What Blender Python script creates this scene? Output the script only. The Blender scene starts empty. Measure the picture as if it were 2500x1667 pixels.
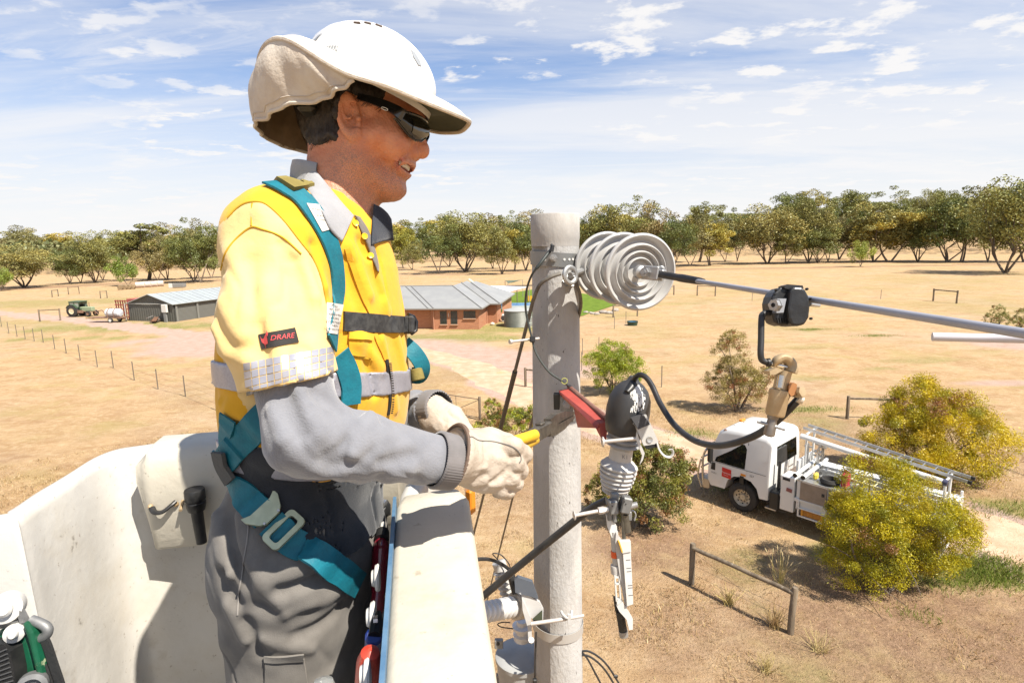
import bpy, math, random, time
_T0 = time.time()
import numpy as np
from mathutils import Vector, Matrix
R = math.radians
SC = bpy.context.scene
COL = SC.collection
# ------------------------------------------------------------------ camera
F = 1389.0; CX = 1250.0; CY = 833.5           # focal length and centre, in pixels of the 2500 px wide photograph
PITCH = R(9.74); ROLL = R(1.2); CAMH = 9.0
_fw = np.array([0, math.cos(PITCH), -math.sin(PITCH)])
_r0 = np.array([1.0, 0, 0]); _u0 = np.array([0, math.sin(PITCH), math.cos(PITCH)])
_rt = _r0*math.cos(ROLL) - _u0*math.sin(ROLL)
_up = _u0*math.cos(ROLL) + _r0*math.sin(ROLL)
CAM = np.array([0.0, 0.0, CAMH])
cam_d = bpy.data.cameras.new('camera'); cam = bpy.data.objects.new('camera', cam_d); COL.objects.link(cam)
cam_d.sensor_width = 36.0; cam_d.lens = 36.0*F/2500.0; cam_d.clip_start = 0.02; cam_d.clip_end = 6000
cam.matrix_world = Matrix(((_rt[0], _up[0], -_fw[0], CAM[0]), (_rt[1], _up[1], -_fw[1], CAM[1]),
                           (_rt[2], _up[2], -_fw[2], CAM[2]), (0, 0, 0, 1)))
SC.camera = cam
# ------------------------------------------------------------------ sky and sun
SUN_AZ = R(130.0)      # compass angle from +Y (away from the camera) towards +X (right)
SUN_EL = R(55.0)
sun_to = np.array([math.sin(SUN_AZ)*math.cos(SUN_EL), math.cos(SUN_AZ)*math.cos(SUN_EL), math.sin(SUN_EL)])
world = bpy.data.worlds.new('World'); SC.world = world; world.use_nodes = True
wt = world.node_tree; wt.nodes.clear()
def wn(t, **k):
    n = wt.nodes.new(t)
    for a, b in k.items(): setattr(n, a, b)
    return n
sky = wn('ShaderNodeTexSky', sky_type='NISHITA', sun_disc=False, sun_elevation=SUN_EL, sun_rotation=SUN_AZ)
sky.air_density = 1.0; sky.dust_density = 0.6; sky.ozone_density = 1.5
tc = wn('ShaderNodeTexCoord'); sep = wn('ShaderNodeSeparateXYZ'); wt.links.new(tc.outputs['Generated'], sep.inputs[0])
def wmath(op, a, b=None, c=None, clamp=False):
    n = wn('ShaderNodeMath', operation=op, use_clamp=clamp)
    for i, v in enumerate((a, b, c)):
        if v is None: continue
        if isinstance(v, (int, float)): n.inputs[i].default_value = v
        else: wt.links.new(v, n.inputs[i])
    return n.outputs[0]
zz = wmath('MAXIMUM', sep.outputs[2], 0.0)
den = wmath('ADD', zz, 0.09)
px = wmath('DIVIDE', sep.outputs[0], den); py = wmath('DIVIDE', sep.outputs[1], den)
cmb = wn('ShaderNodeCombineXYZ'); wt.links.new(px, cmb.inputs[0]); wt.links.new(py, cmb.inputs[1])
def wnoise(scale, detail, rough, loc, scl=(1, 1, 1), rot=0.0, dist=0.0):
    mp = wn('ShaderNodeMapping'); wt.links.new(cmb.outputs[0], mp.inputs[0])
    mp.inputs['Location'].default_value = loc; mp.inputs['Scale'].default_value = scl; mp.inputs['Rotation'].default_value = (0, 0, rot)
    n = wn('ShaderNodeTexNoise'); wt.links.new(mp.outputs[0], n.inputs['Vector'])
    n.inputs['Scale'].default_value = scale; n.inputs['Detail'].default_value = detail
    n.inputs['Roughness'].default_value = rough; n.inputs['Distortion'].default_value = dist
    return n.outputs['Fac']
def wramp(v, lo, hi):
    n = wn('ShaderNodeMapRange', interpolation_type='SMOOTHSTEP'); wt.links.new(v, n.inputs[0])
    n.inputs[1].default_value = lo; n.inputs[2].default_value = hi
    return n.outputs[0]
# thin veil of high cloud drawn out in bands, fields of small puffs, and a pale horizon
veil = wramp(wnoise(0.50, 9, 0.60, (3.1, 1.7, 0), (0.42, 1.35, 1), R(13), 0.7), 0.40, 0.63)
wisp = wramp(wnoise(1.25, 12, 0.66, (0.6, 7.2, 0), (0.40, 1.7, 1), R(17), 1.0), 0.44, 0.74)
field = wramp(wnoise(0.7, 3, 0.5, (8.3, 0.9, 0), (0.7, 1.0, 1), R(10), 0.3), 0.36, 0.58)
puff = wmath('MULTIPLY', wramp(wnoise(3.9, 14, 0.60, (2.3, 5.9, 0), (0.9, 1.1, 1), R(12), 0.1), 0.515, 0.62), field)
hz2 = wn('ShaderNodeMapRange', interpolation_type='SMOOTHSTEP'); wt.links.new(zz, hz2.inputs[0])
hz2.inputs[1].default_value = 0.0; hz2.inputs[2].default_value = 0.40; hz2.inputs[3].default_value = 0.97; hz2.inputs[4].default_value = 0.0
c1 = wmath('MAXIMUM', wmath('MULTIPLY', veil, 0.66), wmath('MULTIPLY', wisp, 0.60))
inv = wmath('MULTIPLY', wmath('SUBTRACT', 1.0, c1), wmath('SUBTRACT', 1.0, wmath('MULTIPLY', puff, 0.95)))
inv = wmath('MULTIPLY', inv, wmath('SUBTRACT', 1.0, hz2.outputs[0]))
cover = wmath('SUBTRACT', 1.0, inv, None, True)
SKY_S = 0.050
skyb = wn('ShaderNodeMix', data_type='RGBA'); wt.links.new(cover, skyb.inputs[0])
skm = wn('ShaderNodeMix', data_type='RGBA', blend_type='MULTIPLY'); skm.inputs[0].default_value = 1.0
wt.links.new(sky.outputs[0], skm.inputs[6]); skm.inputs[7].default_value = (0.50, 1.06, 1.60, 1)
wt.links.new(skm.outputs[2], skyb.inputs[6]); skyb.inputs[7].default_value = (9.7, 9.55, 9.5, 1)
bg = wn('ShaderNodeBackground'); wt.links.new(skyb.outputs[2], bg.inputs[0]); bg.inputs[1].default_value = SKY_S
wo = wn('ShaderNodeOutputWorld'); wt.links.new(bg.outputs[0], wo.inputs[0])
sun_d = bpy.data.lights.new('sun', 'SUN'); sun_d.energy = 5.0; sun_d.angle = R(0.53); sun_d.color = (1.0, 0.93, 0.82)
sun = bpy.data.objects.new('sun', sun_d); COL.objects.link(sun)
sun.rotation_euler = Vector(sun_to).to_track_quat('Z', 'Y').to_euler(); sun.location = (20, -10, 40)
SC.view_settings.view_transform = 'Standard'; SC.view_settings.look = 'None'
SC.view_settings.exposure = 1.0; SC.view_settings.gamma = 1.0
SC.render.engine = 'CYCLES'
SC.cycles.use_denoising = True
SC.cycles.max_bounces = 6; SC.cycles.diffuse_bounces = 3; SC.cycles.glossy_bounces = 3; SC.cycles.transmission_bounces = 4
SC.cycles.transparent_max_bounces = 8
SC.cycles.caustics_reflective = False; SC.cycles.caustics_refractive = False
# ------------------------------------------------------------------ points
def C(u, v, z):                     # photograph pixel + depth -> camera axes (x right, y up, z forward)
    return np.array([(u-CX)*z/F, -(v-CY)*z/F, z])
def W(p):                           # camera axes -> world
    p = np.asarray(p, float)
    return CAM + p[..., 0:1]*_rt + p[..., 1:2]*_up + p[..., 2:3]*_fw
def P(u, v, z): return W(C(u, v, z))
def ray(u, v):
    d = _fw + (u-CX)/F*_rt - (v-CY)/F*_up
    return d/np.linalg.norm(d)
def to_cam(p):
    q = np.asarray(p, float)-CAM
    return np.stack([q@_rt, q@_up, q@_fw], -1)
def pix(p):
    q = to_cam(p); return CX+F*q[..., 0]/q[..., 2], CY-F*q[..., 1]/q[..., 2]
def G(u, v, z=0.0):                 # where a pixel meets the ground plane z
    d = ray(u, v); t = (z-CAMH)/d[2]; return CAM+d*t
def vnoise(x, y, z=0.0, seed=0):
    x = np.asarray(x, float); y = np.asarray(y, float); z = np.broadcast_to(np.asarray(z, float), x.shape)
    xi = np.floor(x).astype(np.int64); yi = np.floor(y).astype(np.int64); zi = np.floor(z).astype(np.int64)
    fx = x-xi; fy = y-yi; fz = z-zi
    fx = fx*fx*(3-2*fx); fy = fy*fy*(3-2*fy); fz = fz*fz*(3-2*fz)
    def h(a, b, c):
        n = (a*374761393+b*668265263+c*2147483647+seed*974634777) & 0xFFFFFFFF
        n = ((n ^ (n >> 13))*1274126177) & 0xFFFFFFFF
        return ((n ^ (n >> 16)) & 0xFFFF)/65535.0
    r = 0
    for i in (0, 1):
        for j in (0, 1):
            for k in (0, 1):
                r = r+h(xi+i, yi+j, zi+k)*(fx if i else 1-fx)*(fy if j else 1-fy)*(fz if k else 1-fz)
    return r
def fbm(x, y, z=0.0, oct=4, seed=0):
    r = 0; a = 0.5; t = 0
    for i in range(oct):
        r = r+a*vnoise(np.asarray(x)*2**i, np.asarray(y)*2**i, np.asarray(z)*2**i, seed+i*7); t += a; a *= 0.5
    return r/t
def sstep(x, a, b):
    t = np.clip((np.asarray(x, float)-a)/(b-a), 0, 1); return t*t*(3-2*t)
def smooth_path(pts, n=8):          # Catmull-Rom
    pts = [np.asarray(p, float) for p in pts]
    if len(pts) < 3: return np.array(pts)
    q = [2*pts[0]-pts[1]]+pts+[2*pts[-1]-pts[-2]]; out = []
    for i in range(1, len(q)-2):
        a, b, c, d = q[i-1], q[i], q[i+1], q[i+2]
        for k in range(n):
            t = k/n
            out.append(0.5*((2*b)+(c-a)*t+(2*a-5*b+4*c-d)*t*t+(3*b-a-3*c+d)*t**3))
    out.append(pts[-1]); return np.array(out)
def unit(v): v = np.asarray(v, float); return v/(np.linalg.norm(v)+1e-12)
def frame(d, hint=(0, 0, 1)):
    d = unit(d); h = np.asarray(hint, float)
    if abs(d@unit(h)) > 0.98: h = np.array([1.0, 0, 0]) if abs(d[0]) < 0.9 else np.array([0, 1.0, 0])
    a = unit(np.cross(h, d)); b = np.cross(d, a); return a, b
# ------------------------------------------------------------------ materials
MATS = {}
def mat(name, col, rough=0.6, metal=0.0, col2=None, scale=8.0, detail=4.0, amt=1.0, bump=0.0, bscale=None, spec=None, trans=0.0,
        coat=0.0, lo=0.35, hi=0.65, stretch=(1, 1, 1), spots=None, coord='Object', rough2=None, emit=None, alpha=None, sheen=0.0, sss=0.0):
    if name in MATS: return MATS[name]
    m = bpy.data.materials.new(name); m.use_nodes = True; nt = m.node_tree; b = nt.nodes['Principled BSDF']
    def c4(c): return (c[0]*.80, c[1]*.80, c[2]*.80, 1)
    b.inputs['Base Color'].default_value = c4(col); b.inputs['Roughness'].default_value = rough; b.inputs['Metallic'].default_value = metal
    if spec is not None: b.inputs['Specular IOR Level'].default_value = spec
    if trans: b.inputs['Transmission Weight'].default_value = trans
    if coat: b.inputs['Coat Weight'].default_value = coat
    if sheen: b.inputs['Sheen Weight'].default_value = sheen
    if sss:
        b.inputs['Subsurface Weight'].default_value = sss; b.inputs['Subsurface Scale'].default_value = 0.01
        b.inputs['Subsurface Radius'].default_value = (1.0, 0.35, 0.2)
    if alpha is not None: b.inputs['Alpha'].default_value = alpha
    tcn = mp = None
    def coords():
        nonlocal tcn, mp
        if tcn is None:
            tcn = nt.nodes.new('ShaderNodeTexCoord'); mp = nt.nodes.new('ShaderNodeMapping')
            nt.links.new(tcn.outputs[coord], mp.inputs[0]); mp.inputs['Scale'].default_value = stretch
        return mp.outputs[0]
    def noise(s, d=4.0, r=0.6):
        n = nt.nodes.new('ShaderNodeTexNoise'); nt.links.new(coords(), n.inputs['Vector'])
        n.inputs['Scale'].default_value = s; n.inputs['Detail'].default_value = d; n.inputs['Roughness'].default_value = r
        return n.outputs['Fac']
    def mr(v, a, c, o0=0.0, o1=1.0):
        n = nt.nodes.new('ShaderNodeMapRange'); n.interpolation_type = 'SMOOTHSTEP'; nt.links.new(v, n.inputs[0])
        n.inputs[1].default_value = a; n.inputs[2].default_value = c; n.inputs[3].default_value = o0; n.inputs[4].default_value = o1
        return n.outputs[0]
    cur = None
    if col2 is not None:
        mx = nt.nodes.new('ShaderNodeMix'); mx.data_type = 'RGBA'
        nt.links.new(mr(noise(scale, detail), lo, hi, 0, amt), mx.inputs[0]); mx.inputs[6].default_value = c4(col); mx.inputs[7].default_value = c4(col2)
        cur = mx.outputs[2]
    for sp in (spots or []):        # (colour, scale, lo, hi, amount): marks, dust and stains
        mx = nt.nodes.new('ShaderNodeMix'); mx.data_type = 'RGBA'
        nt.links.new(mr(noise(sp[1], 5.0, 0.65), sp[2], sp[3], 0, sp[4]), mx.inputs[0])
        if cur is None: mx.inputs[6].default_value = c4(col)
        else: nt.links.new(cur, mx.inputs[6])
        mx.inputs[7].default_value = c4(sp[0]); cur = mx.outputs[2]
    if cur is not None: nt.links.new(cur, b.inputs['Base Color'])
    if rough2 is not None: nt.links.new(mr(noise(scale*1.7), 0.35, 0.65, rough, rough2), b.inputs['Roughness'])
    if bump:
        bp = nt.nodes.new('ShaderNodeBump'); bp.inputs['Strength'].default_value = 1.0; bp.inputs['Distance'].default_value = bump
        nt.links.new(noise(bscale or scale*4, 4.0), bp.inputs['Height']); nt.links.new(bp.outputs[0], b.inputs['Normal'])
    if emit: b.inputs['Emission Color'].default_value = c4(emit[0]); b.inputs['Emission Strength'].default_value = emit[1]
    MATS[name] = m; return m
# ------------------------------------------------------------------ meshes
ORG = {}                            # world origin of every object built without rotation
class MB:
    def __init__(s): s.v = []; s.f = []; s.n = 0
    def add(s, v, f):
        v = np.asarray(v, float).reshape(-1, 3); o = s.n; s.v.append(v); s.n += len(v)
        s.f.extend([tuple(int(i)+o for i in q) for q in f]); return s
    def quadgrid(s, g, cu=False, cv=False, flip=False):
        a, b = g.shape[:2]; f = []
        for i in range(a if cu else a-1):
            for j in range(b if cv else b-1):
                q = (i*b+j, ((i+1) % a)*b+j, ((i+1) % a)*b+(j+1) % b, i*b+(j+1) % b)
                f.append(q[::-1] if flip else q)
        return s.add(g.reshape(-1, 3), f)
    def box(s, c, size, ax=None, bev=0.0):
        c = np.asarray(c, float); hx, hy, hz = [x/2.0 for x in size]
        M = np.eye(3) if ax is None else np.array([unit(a) for a in ax])
        if bev <= 0:
            pts = np.array([[x, y, z] for x in (-hx, hx) for y in (-hy, hy) for z in (-hz, hz)])
            return s.add(c+pts@M, [(0, 1, 3, 2), (4, 6, 7, 5), (0, 4, 5, 1), (2, 3, 7, 6), (0, 2, 6, 4), (1, 5, 7, 3)])
        b = min(bev, hx*.9, hy*.9, hz*.9); pts = []; idx = {}
        for sx in (-1, 1):
            for sy in (-1, 1):
                for sz in (-1, 1):
                    for k, p in enumerate(((hx, hy-b, hz-b), (hx-b, hy, hz-b), (hx-b, hy-b, hz))):
                        idx[(sx, sy, sz, k)] = len(pts); pts.append([sx*p[0], sy*p[1], sz*p[2]])
        f = []
        for q in (-1, 1):
            f.append([idx[(q, a, c2, 0)] for a, c2 in ((-1, -1), (1, -1), (1, 1), (-1, 1))][::q])
            f.append([idx[(a, q, c2, 1)] for a, c2 in ((-1, -1), (1, -1), (1, 1), (-1, 1))][::-q])
            f.append([idx[(a, c2, q, 2)] for a, c2 in ((-1, -1), (1, -1), (1, 1), (-1, 1))][::q])
        for a in (-1, 1):
            for c2 in (-1, 1):
                f.append([idx[(a, c2, -1, 0)], idx[(a, c2, 1, 0)], idx[(a, c2, 1, 1)], idx[(a, c2, -1, 1)]][::a*c2])
                f.append([idx[(a, -1, c2, 0)], idx[(a, 1, c2, 0)], idx[(a, 1, c2, 2)], idx[(a, -1, c2, 2)]][::-a*c2])
                f.append([idx[(-1, a, c2, 1)], idx[(1, a, c2, 1)], idx[(1, a, c2, 2)], idx[(-1, a, c2, 2)]][::a*c2])
                for d in (-1, 1): f.append([idx[(a, c2, d, 0)], idx[(a, c2, d, 1)], idx[(a, c2, d, 2)]][::a*c2*d])
        return s.add(c+np.array(pts)@M, f)
    def tube(s, pts, r, n=10, cap=True, hint=None, flat=1.0):
        pts = np.asarray(pts, float); m = len(pts); r = np.broadcast_to(np.asarray(r, float), (m,))
        t = np.gradient(pts, axis=0); t /= np.linalg.norm(t, axis=1)[:, None]+1e-12
        a, b = frame(t[0], hint if hint is not None else (0, 0, 1)); rings = []
        for i in range(m):
            a = unit(a-t[i]*(a@t[i])); b = np.cross(t[i], a)
            th = np.arange(n)*2*math.pi/n
            rings.append(pts[i]+r[i]*(np.cos(th)[:, None]*a+flat*np.sin(th)[:, None]*b))
        o = s.n; s.quadgrid(np.array(rings), cv=True)
        if cap: s.f.append(tuple(o+k for k in range(n))[::-1]); s.f.append(tuple(o+(m-1)*n+k for k in range(n)))
        return s
    def cyl(s, p0, p1, r0, r1=None, n=12, cap=True): return s.tube([p0, p1], [r0, r0 if r1 is None else r1], n, cap)
    def lathe(s, base, axis, prof, n=24, hint=(0, 0, 1), cap=True, ang=(0, 2*math.pi)):
        base = np.asarray(base, float); d = unit(axis); a, b = frame(d, hint); full = abs(ang[1]-ang[0]-2*math.pi) < 1e-6
        th = ang[0]+np.arange(n if full else n+1)*(ang[1]-ang[0])/n
        g = np.array([[base+d*h+r*(math.cos(t)*a+math.sin(t)*b) for t in th] for h, r in prof])
        o = s.n; s.quadgrid(g, cv=full)
        if cap and full: s.f.append(tuple(o+k for k in range(n))[::-1]); s.f.append(tuple(o+(len(prof)-1)*n+k for k in range(n)))
        return s
    def prism(s, poly, o, ax, ay, az, depth):   # polygon in (ax, ay) pushed along az by depth
        o = np.asarray(o, float); p = np.array(poly, float); ax, ay, az = map(lambda q: np.asarray(q, float), (ax, ay, az))
        base = o+p[:, :1]*ax+p[:, 1:2]*ay; k = len(p)
        f = [tuple(range(k))[::-1], tuple(range(k, 2*k))]+[(i, (i+1) % k, k+(i+1) % k, k+i) for i in range(k)]
        return s.add(np.vstack([base, base+az*depth]), f)
    def ribbon(s, pts, nrm, width, thick, wid_dir=None):   # closed strap: rectangular section swept along pts
        pts = np.asarray(pts, float); nrm = np.asarray(nrm, float); m = len(pts); t = np.gradient(pts, axis=0); g = []
        width = np.broadcast_to(np.asarray(width, float), (m,))
        for i in range(m):
            n_ = unit(nrm[i]); w_ = unit(np.cross(n_, t[i])) if wid_dir is None else wid_dir[i]
            n_ = unit(np.cross(t[i], w_)) if wid_dir is None else n_
            hw = width[i]/2
            g.append([pts[i]-w_*hw, pts[i]-w_*hw*0.96+n_*thick, pts[i]+w_*hw*0.96+n_*thick, pts[i]+w_*hw])
        o = s.n; s.quadgrid(np.array(g), cv=True)
        s.f.append((o, o+1, o+2, o+3)); s.f.append((o+4*(m-1)+3, o+4*(m-1)+2, o+4*(m-1)+1, o+4*(m-1))); return s
    def data(s, name, mats, smooth=None, fm=None):
        me = bpy.data.meshes.new(name); v = np.vstack(s.v) if s.v else np.zeros((0, 3))
        me.from_pydata(v.tolist(), [], s.f)
        for m in (mats if isinstance(mats, (list, tuple)) else [mats]): me.materials.append(m)
        if fm is not None: me.polygons.foreach_set('material_index', np.asarray(fm, dtype=np.int32))
        finish(me, smooth); return me
    def build(s, name, mats, parent=None, smooth=35, local=False, fm=None, recalc=True):
        v = np.vstack(s.v); o = np.zeros(3)
        if not local and parent is not None: o = ORG.get(parent.name, np.zeros(3))
        s.v = [v-o]
        me = s.data(name, mats, smooth, fm)
        if recalc: fixn(me)
        ob = bpy.data.objects.new(name, me); COL.objects.link(ob)
        if parent is not None: ob.parent = parent
        ORG[ob.name] = o if not local else np.zeros(3)
        return ob
def finish(me, smooth):
    if smooth is None: return
    me.polygons.foreach_set('use_smooth', np.ones(len(me.polygons), dtype=bool))
    if smooth < 180:
        try: me.set_sharp_from_angle(angle=R(smooth))
        except Exception: pass
import bmesh
def fixn(me):
    bm = bmesh.new(); bm.from_mesh(me); bmesh.ops.recalc_face_normals(bm, faces=bm.faces); bm.to_mesh(me); bm.free()
def raw_mesh(name, v, quads, mats, smooth=None, fm=None, tris=False):   # fast path for big numpy meshes
    me = bpy.data.meshes.new(name); v = np.asarray(v, np.float32); q = np.asarray(quads, np.int32); k = q.shape[1]
    me.vertices.add(len(v)); me.vertices.foreach_set('co', v.ravel())
    me.loops.add(q.size); me.loops.foreach_set('vertex_index', q.ravel())
    me.polygons.add(len(q)); me.polygons.foreach_set('loop_start', np.arange(len(q), dtype=np.int32)*k)
    try: me.polygons.foreach_set('loop_total', np.full(len(q), k, np.int32))
    except Exception: pass
    for m in (mats if isinstance(mats, (list, tuple)) else [mats]): me.materials.append(m)
    if fm is not None: me.polygons.foreach_set('material_index', np.asarray(fm, np.int32))
    me.update(calc_edges=True); finish(me, smooth); return me
def link(name, me, parent=None, o=None):
    ob = bpy.data.objects.new(name, me); COL.objects.link(ob)
    if parent is not None: ob.parent = parent
    ORG[ob.name] = np.zeros(3) if o is None else np.asarray(o, float); return ob
def empty(name, loc, label, cat, group=None, rz=0.0):
    o = bpy.data.objects.new(name, None); COL.objects.link(o); o.location = [float(x) for x in loc]; o.rotation_euler = (0, 0, rz)
    o.empty_display_size = 0.1; ORG[o.name] = np.asarray(loc, float); tag(o, label, cat, group); return o
def tag(o, label=None, cat=None, group=None, kind=None):
    if label: o['label'] = label
    if cat: o['category'] = cat
    if group: o['group'] = group
    if kind: o['kind'] = kind
    return o
def copy_tree(o, parent=None):
    c = o.copy(); COL.objects.link(c); c.parent = parent
    for ch in list(o.children): copy_tree(ch, c)
    return c
def text_mesh(txt, size, extrude=0.0):
    cu = bpy.data.curves.new('t', 'FONT'); cu.body = txt; cu.size = size; cu.extrude = extrude; cu.align_x = 'CENTER'; cu.align_y = 'CENTER'
    cu.resolution_u = 2
    ob = bpy.data.objects.new('t', cu); COL.objects.link(ob)
    dg = bpy.context.evaluated_depsgraph_get(); me = bpy.data.meshes.new_from_object(ob.evaluated_get(dg))
    v = np.array([q.co[:] for q in me.vertices]).reshape(-1, 3); f = [tuple(p.vertices) for p in me.polygons]
    bpy.data.objects.remove(ob); bpy.data.curves.remove(cu); bpy.data.meshes.remove(me); return v, f
# ------------------------------------------------------------------ implicit surfaces for cloth, gloves and skin (camera axes)
def s_rc(p, a, b, ra, rb):                 # round cone
    a = np.asarray(a, np.float32); b = np.asarray(b, np.float32); ab = b-a; L2 = float(ab@ab)+1e-12
    t = np.clip(((p-a)@ab)/L2, 0, 1); q = p-a-t[:, None]*ab
    return np.sqrt(np.einsum('ij,ij->i', q, q))-(ra+(rb-ra)*t)
def s_ell(p, c, r, ax=None):
    q = p-np.asarray(c, np.float32)
    if ax is not None: q = q@np.asarray(ax, np.float32).T
    r = np.asarray(r, np.float32); k0 = np.linalg.norm(q/r, axis=1); k1 = np.linalg.norm(q/(r*r), axis=1)
    return k0*(k0-1)/np.maximum(k1, 1e-6)
def s_sph(p, c, r): return np.linalg.norm(p-np.asarray(c, np.float32), axis=1)-r
def smin(a, b, k):
    h = np.clip(.5+.5*(b-a)/k, 0, 1); return b*(1-h)+a*h-k*h*(1-h)
def smax(a, b, k): return -smin(-a, -b, k)
def s_seg(p, a, b):
    a = np.asarray(a, np.float32); b = np.asarray(b, np.float32); ab = b-a; t = np.clip(((p-a)@ab)/(float(ab@ab)+1e-12), 0, 1); q = p-a-t[:, None]*ab
    return np.sqrt(np.einsum('ij,ij->i', q, q))
def sn(p, k, seed=0):                      # cheap smooth wobble, about -1..1
    a = seed*1.7; x, y, z = p[:, 0]*k, p[:, 1]*k, p[:, 2]*k
    return (np.sin(x*1.3+a+1.1*np.sin(y*1.7+z*.9+a))+np.sin(y*1.1+2.1*a+1.3*np.sin(z*1.5-x*.8))+np.sin(z*1.4+.7*a+1.2*np.sin(x*1.6+y*1.2+a)))/3
def sn2(p, k, seed=0): return sn(p, k, seed)+.5*sn(p, k*2.1, seed+3)
def crease(p, k, seed, amp, w=.10, st=(1, 1, 1)): q = p*np.array(st, np.float32); return amp*np.exp(-(sn(q, k, seed)/w)**2)*sstep(sn(p, k*.45, seed+5), -.25, .35)
def nets(f, lo, hi, h, blk_n=8):          # surface nets on the blocks that the surface crosses
    lo = np.asarray(lo, float); hi = np.asarray(hi, float); nb = np.maximum(1, np.ceil((hi-lo)/(h*blk_n)).astype(int)); n = nb*blk_n+1
    bc = np.stack(np.meshgrid(*[np.arange(k) for k in nb], indexing='ij'), -1).reshape(-1, 3)
    cen = lo+(bc+.5)*blk_n*h; d = f(cen.astype(np.float32)); act = np.abs(d) < blk_n*h*.87*1.2+.002
    V = np.full(n, 1.0, np.float32)
    # sign outside the active blocks
    for b, dd in zip(bc[~act], d[~act]):
        if dd < 0: s = b*blk_n; V[s[0]:s[0]+blk_n+1, s[1]:s[1]+blk_n+1, s[2]:s[2]+blk_n+1] = -1.0
    loc = np.stack(np.meshgrid(*[np.arange(blk_n+1)]*3, indexing='ij'), -1).reshape(-1, 3); ab = bc[act]
    for i in range(0, len(ab), 400):
        g = (ab[i:i+400, None, :]*blk_n+loc[None]).reshape(-1, 3); V[g[:, 0], g[:, 1], g[:, 2]] = f((lo+g*h).astype(np.float32))
    S = V < 0; c = S[:-1, :-1, :-1].astype(np.int8)
    for dx, dy, dz in ((1, 0, 0), (0, 1, 0), (0, 0, 1), (1, 1, 0), (1, 0, 1), (0, 1, 1), (1, 1, 1)): c = c+S[dx:S.shape[0]-1+dx, dy:S.shape[1]-1+dy, dz:S.shape[2]-1+dz]
    cells = np.argwhere((c > 0) & (c < 8)); idx = np.full(tuple(n-1), -1, np.int64); idx[cells[:, 0], cells[:, 1], cells[:, 2]] = np.arange(len(cells))
    acc = np.zeros((len(cells), 3)); cnt = np.zeros(len(cells)); cor = [(0, 0, 0), (1, 0, 0), (0, 1, 0), (1, 1, 0), (0, 0, 1), (1, 0, 1), (0, 1, 1), (1, 1, 1)]
    for a, b in ((0, 1), (2, 3), (4, 5), (6, 7), (0, 2), (1, 3), (4, 6), (5, 7), (0, 4), (1, 5), (2, 6), (3, 7)):
        pa_ = cells+cor[a]; pb2 = cells+cor[b]; va = V[pa_[:, 0], pa_[:, 1], pa_[:, 2]]; vb = V[pb2[:, 0], pb2[:, 1], pb2[:, 2]]; m = (va < 0) != (vb < 0); t = va[m]/(va[m]-vb[m]); acc[m] += pa_[m]+(pb2[m]-pa_[m])*t[:, None]; cnt[m] += 1
    vert = lo+acc/np.maximum(cnt, 1)[:, None]*h; quads = []
    for ax in range(3):
        o = [0, 0, 0]; o[ax] = 1; A = S[:n[0]-o[0], :n[1]-o[1], :n[2]-o[2]]; B = S[o[0]:, o[1]:, o[2]:]; e = np.argwhere(A != B); u_, w_ = [k for k in range(3) if k != ax]; ok = (e[:, u_] > 0) & (e[:, w_] > 0) & (e[:, u_] < n[u_]-1) & (e[:, w_] < n[w_]-1); e = e[ok]
        def at(du, dw): q = e.copy(); q[:, u_] -= du; q[:, w_] -= dw; return idx[q[:, 0], q[:, 1], q[:, 2]]
        q = np.stack([at(0, 0), at(1, 0), at(1, 1), at(0, 1)], 1); fl = A[e[:, 0], e[:, 1], e[:, 2]]
        if ax == 1: fl = ~fl
        q[fl] = q[fl][:, ::-1]; quads.append(q)
    q = np.vstack(quads); q = q[(q >= 0).all(1)]
    return vert, q[:, ::-1]
def grad(f, p, e=.0015):
    p = np.atleast_2d(np.asarray(p, np.float32)); g = np.stack([f(p+np.array(d, np.float32)*e)-f(p-np.array(d, np.float32)*e) for d in ((1, 0, 0), (0, 1, 0), (0, 0, 1))], -1)
    return g/(np.linalg.norm(g, axis=1)[:, None]+1e-9)
from mathutils.bvhtree import BVHTree
def set_bvh(f, obs, off=0.0):               # let pixels be cast on the finished meshes instead of marching the field
    f.trees = []; f.off = off
    for ob in obs:
        me = ob.data; v = np.zeros(len(me.vertices)*3, np.float32); me.vertices.foreach_get('co', v); v = to_cam(v.reshape(-1, 3)+ORG[ob.name]); q = np.zeros(len(me.loops), np.int32); me.loops.foreach_get('vertex_index', q); f.trees.append(BVHTree.FromPolygons([tuple(x) for x in v], q.reshape(-1, 4).tolist()))
def trace(f, uv, z0=.5, z1=2.0, steps=90):   # first hit of each pixel's ray with the surface, in camera axes
    uv = np.atleast_2d(np.asarray(uv, float)); d = np.stack([(uv[:, 0]-CX)/F, -(uv[:, 1]-CY)/F, np.ones(len(uv))], -1); t = np.full(len(uv), z0)
    if getattr(f, 'trees', None):
        t[:] = z1; L = np.linalg.norm(d, axis=1)
        for i in range(len(d)):
            for tr in f.trees:
                hit = tr.ray_cast((0, 0, 0), tuple(d[i]/L[i]))
                if hit[0] is not None: t[i] = min(t[i], hit[3]/L[i]-f.off/L[i])
        return d*t[:, None], t < z1-1e-3
    for _ in range(steps): s = f((d*t[:, None]).astype(np.float32)); t = np.minimum(t+np.where(np.abs(s) > 1e-4, s*.6, 0), z1)
    return d*t[:, None], t < z1-1e-3
def fill_path(f, uv, n=6, off=.0):            # pixel path laid on a surface; gaps (misses) are bridged
    q = smooth_path([np.array(x, float) for x in uv], n); p, ok = trace(f, q)
    if not ok.all():
        i = np.arange(len(q))
        if not ok.any(): raise ValueError('path misses the surface: %s' % (uv,))
        for k in range(3): p[:, k] = np.interp(i, i[ok], p[ok, k])
    nn = grad(f, p); return p+nn*off, nn
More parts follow.
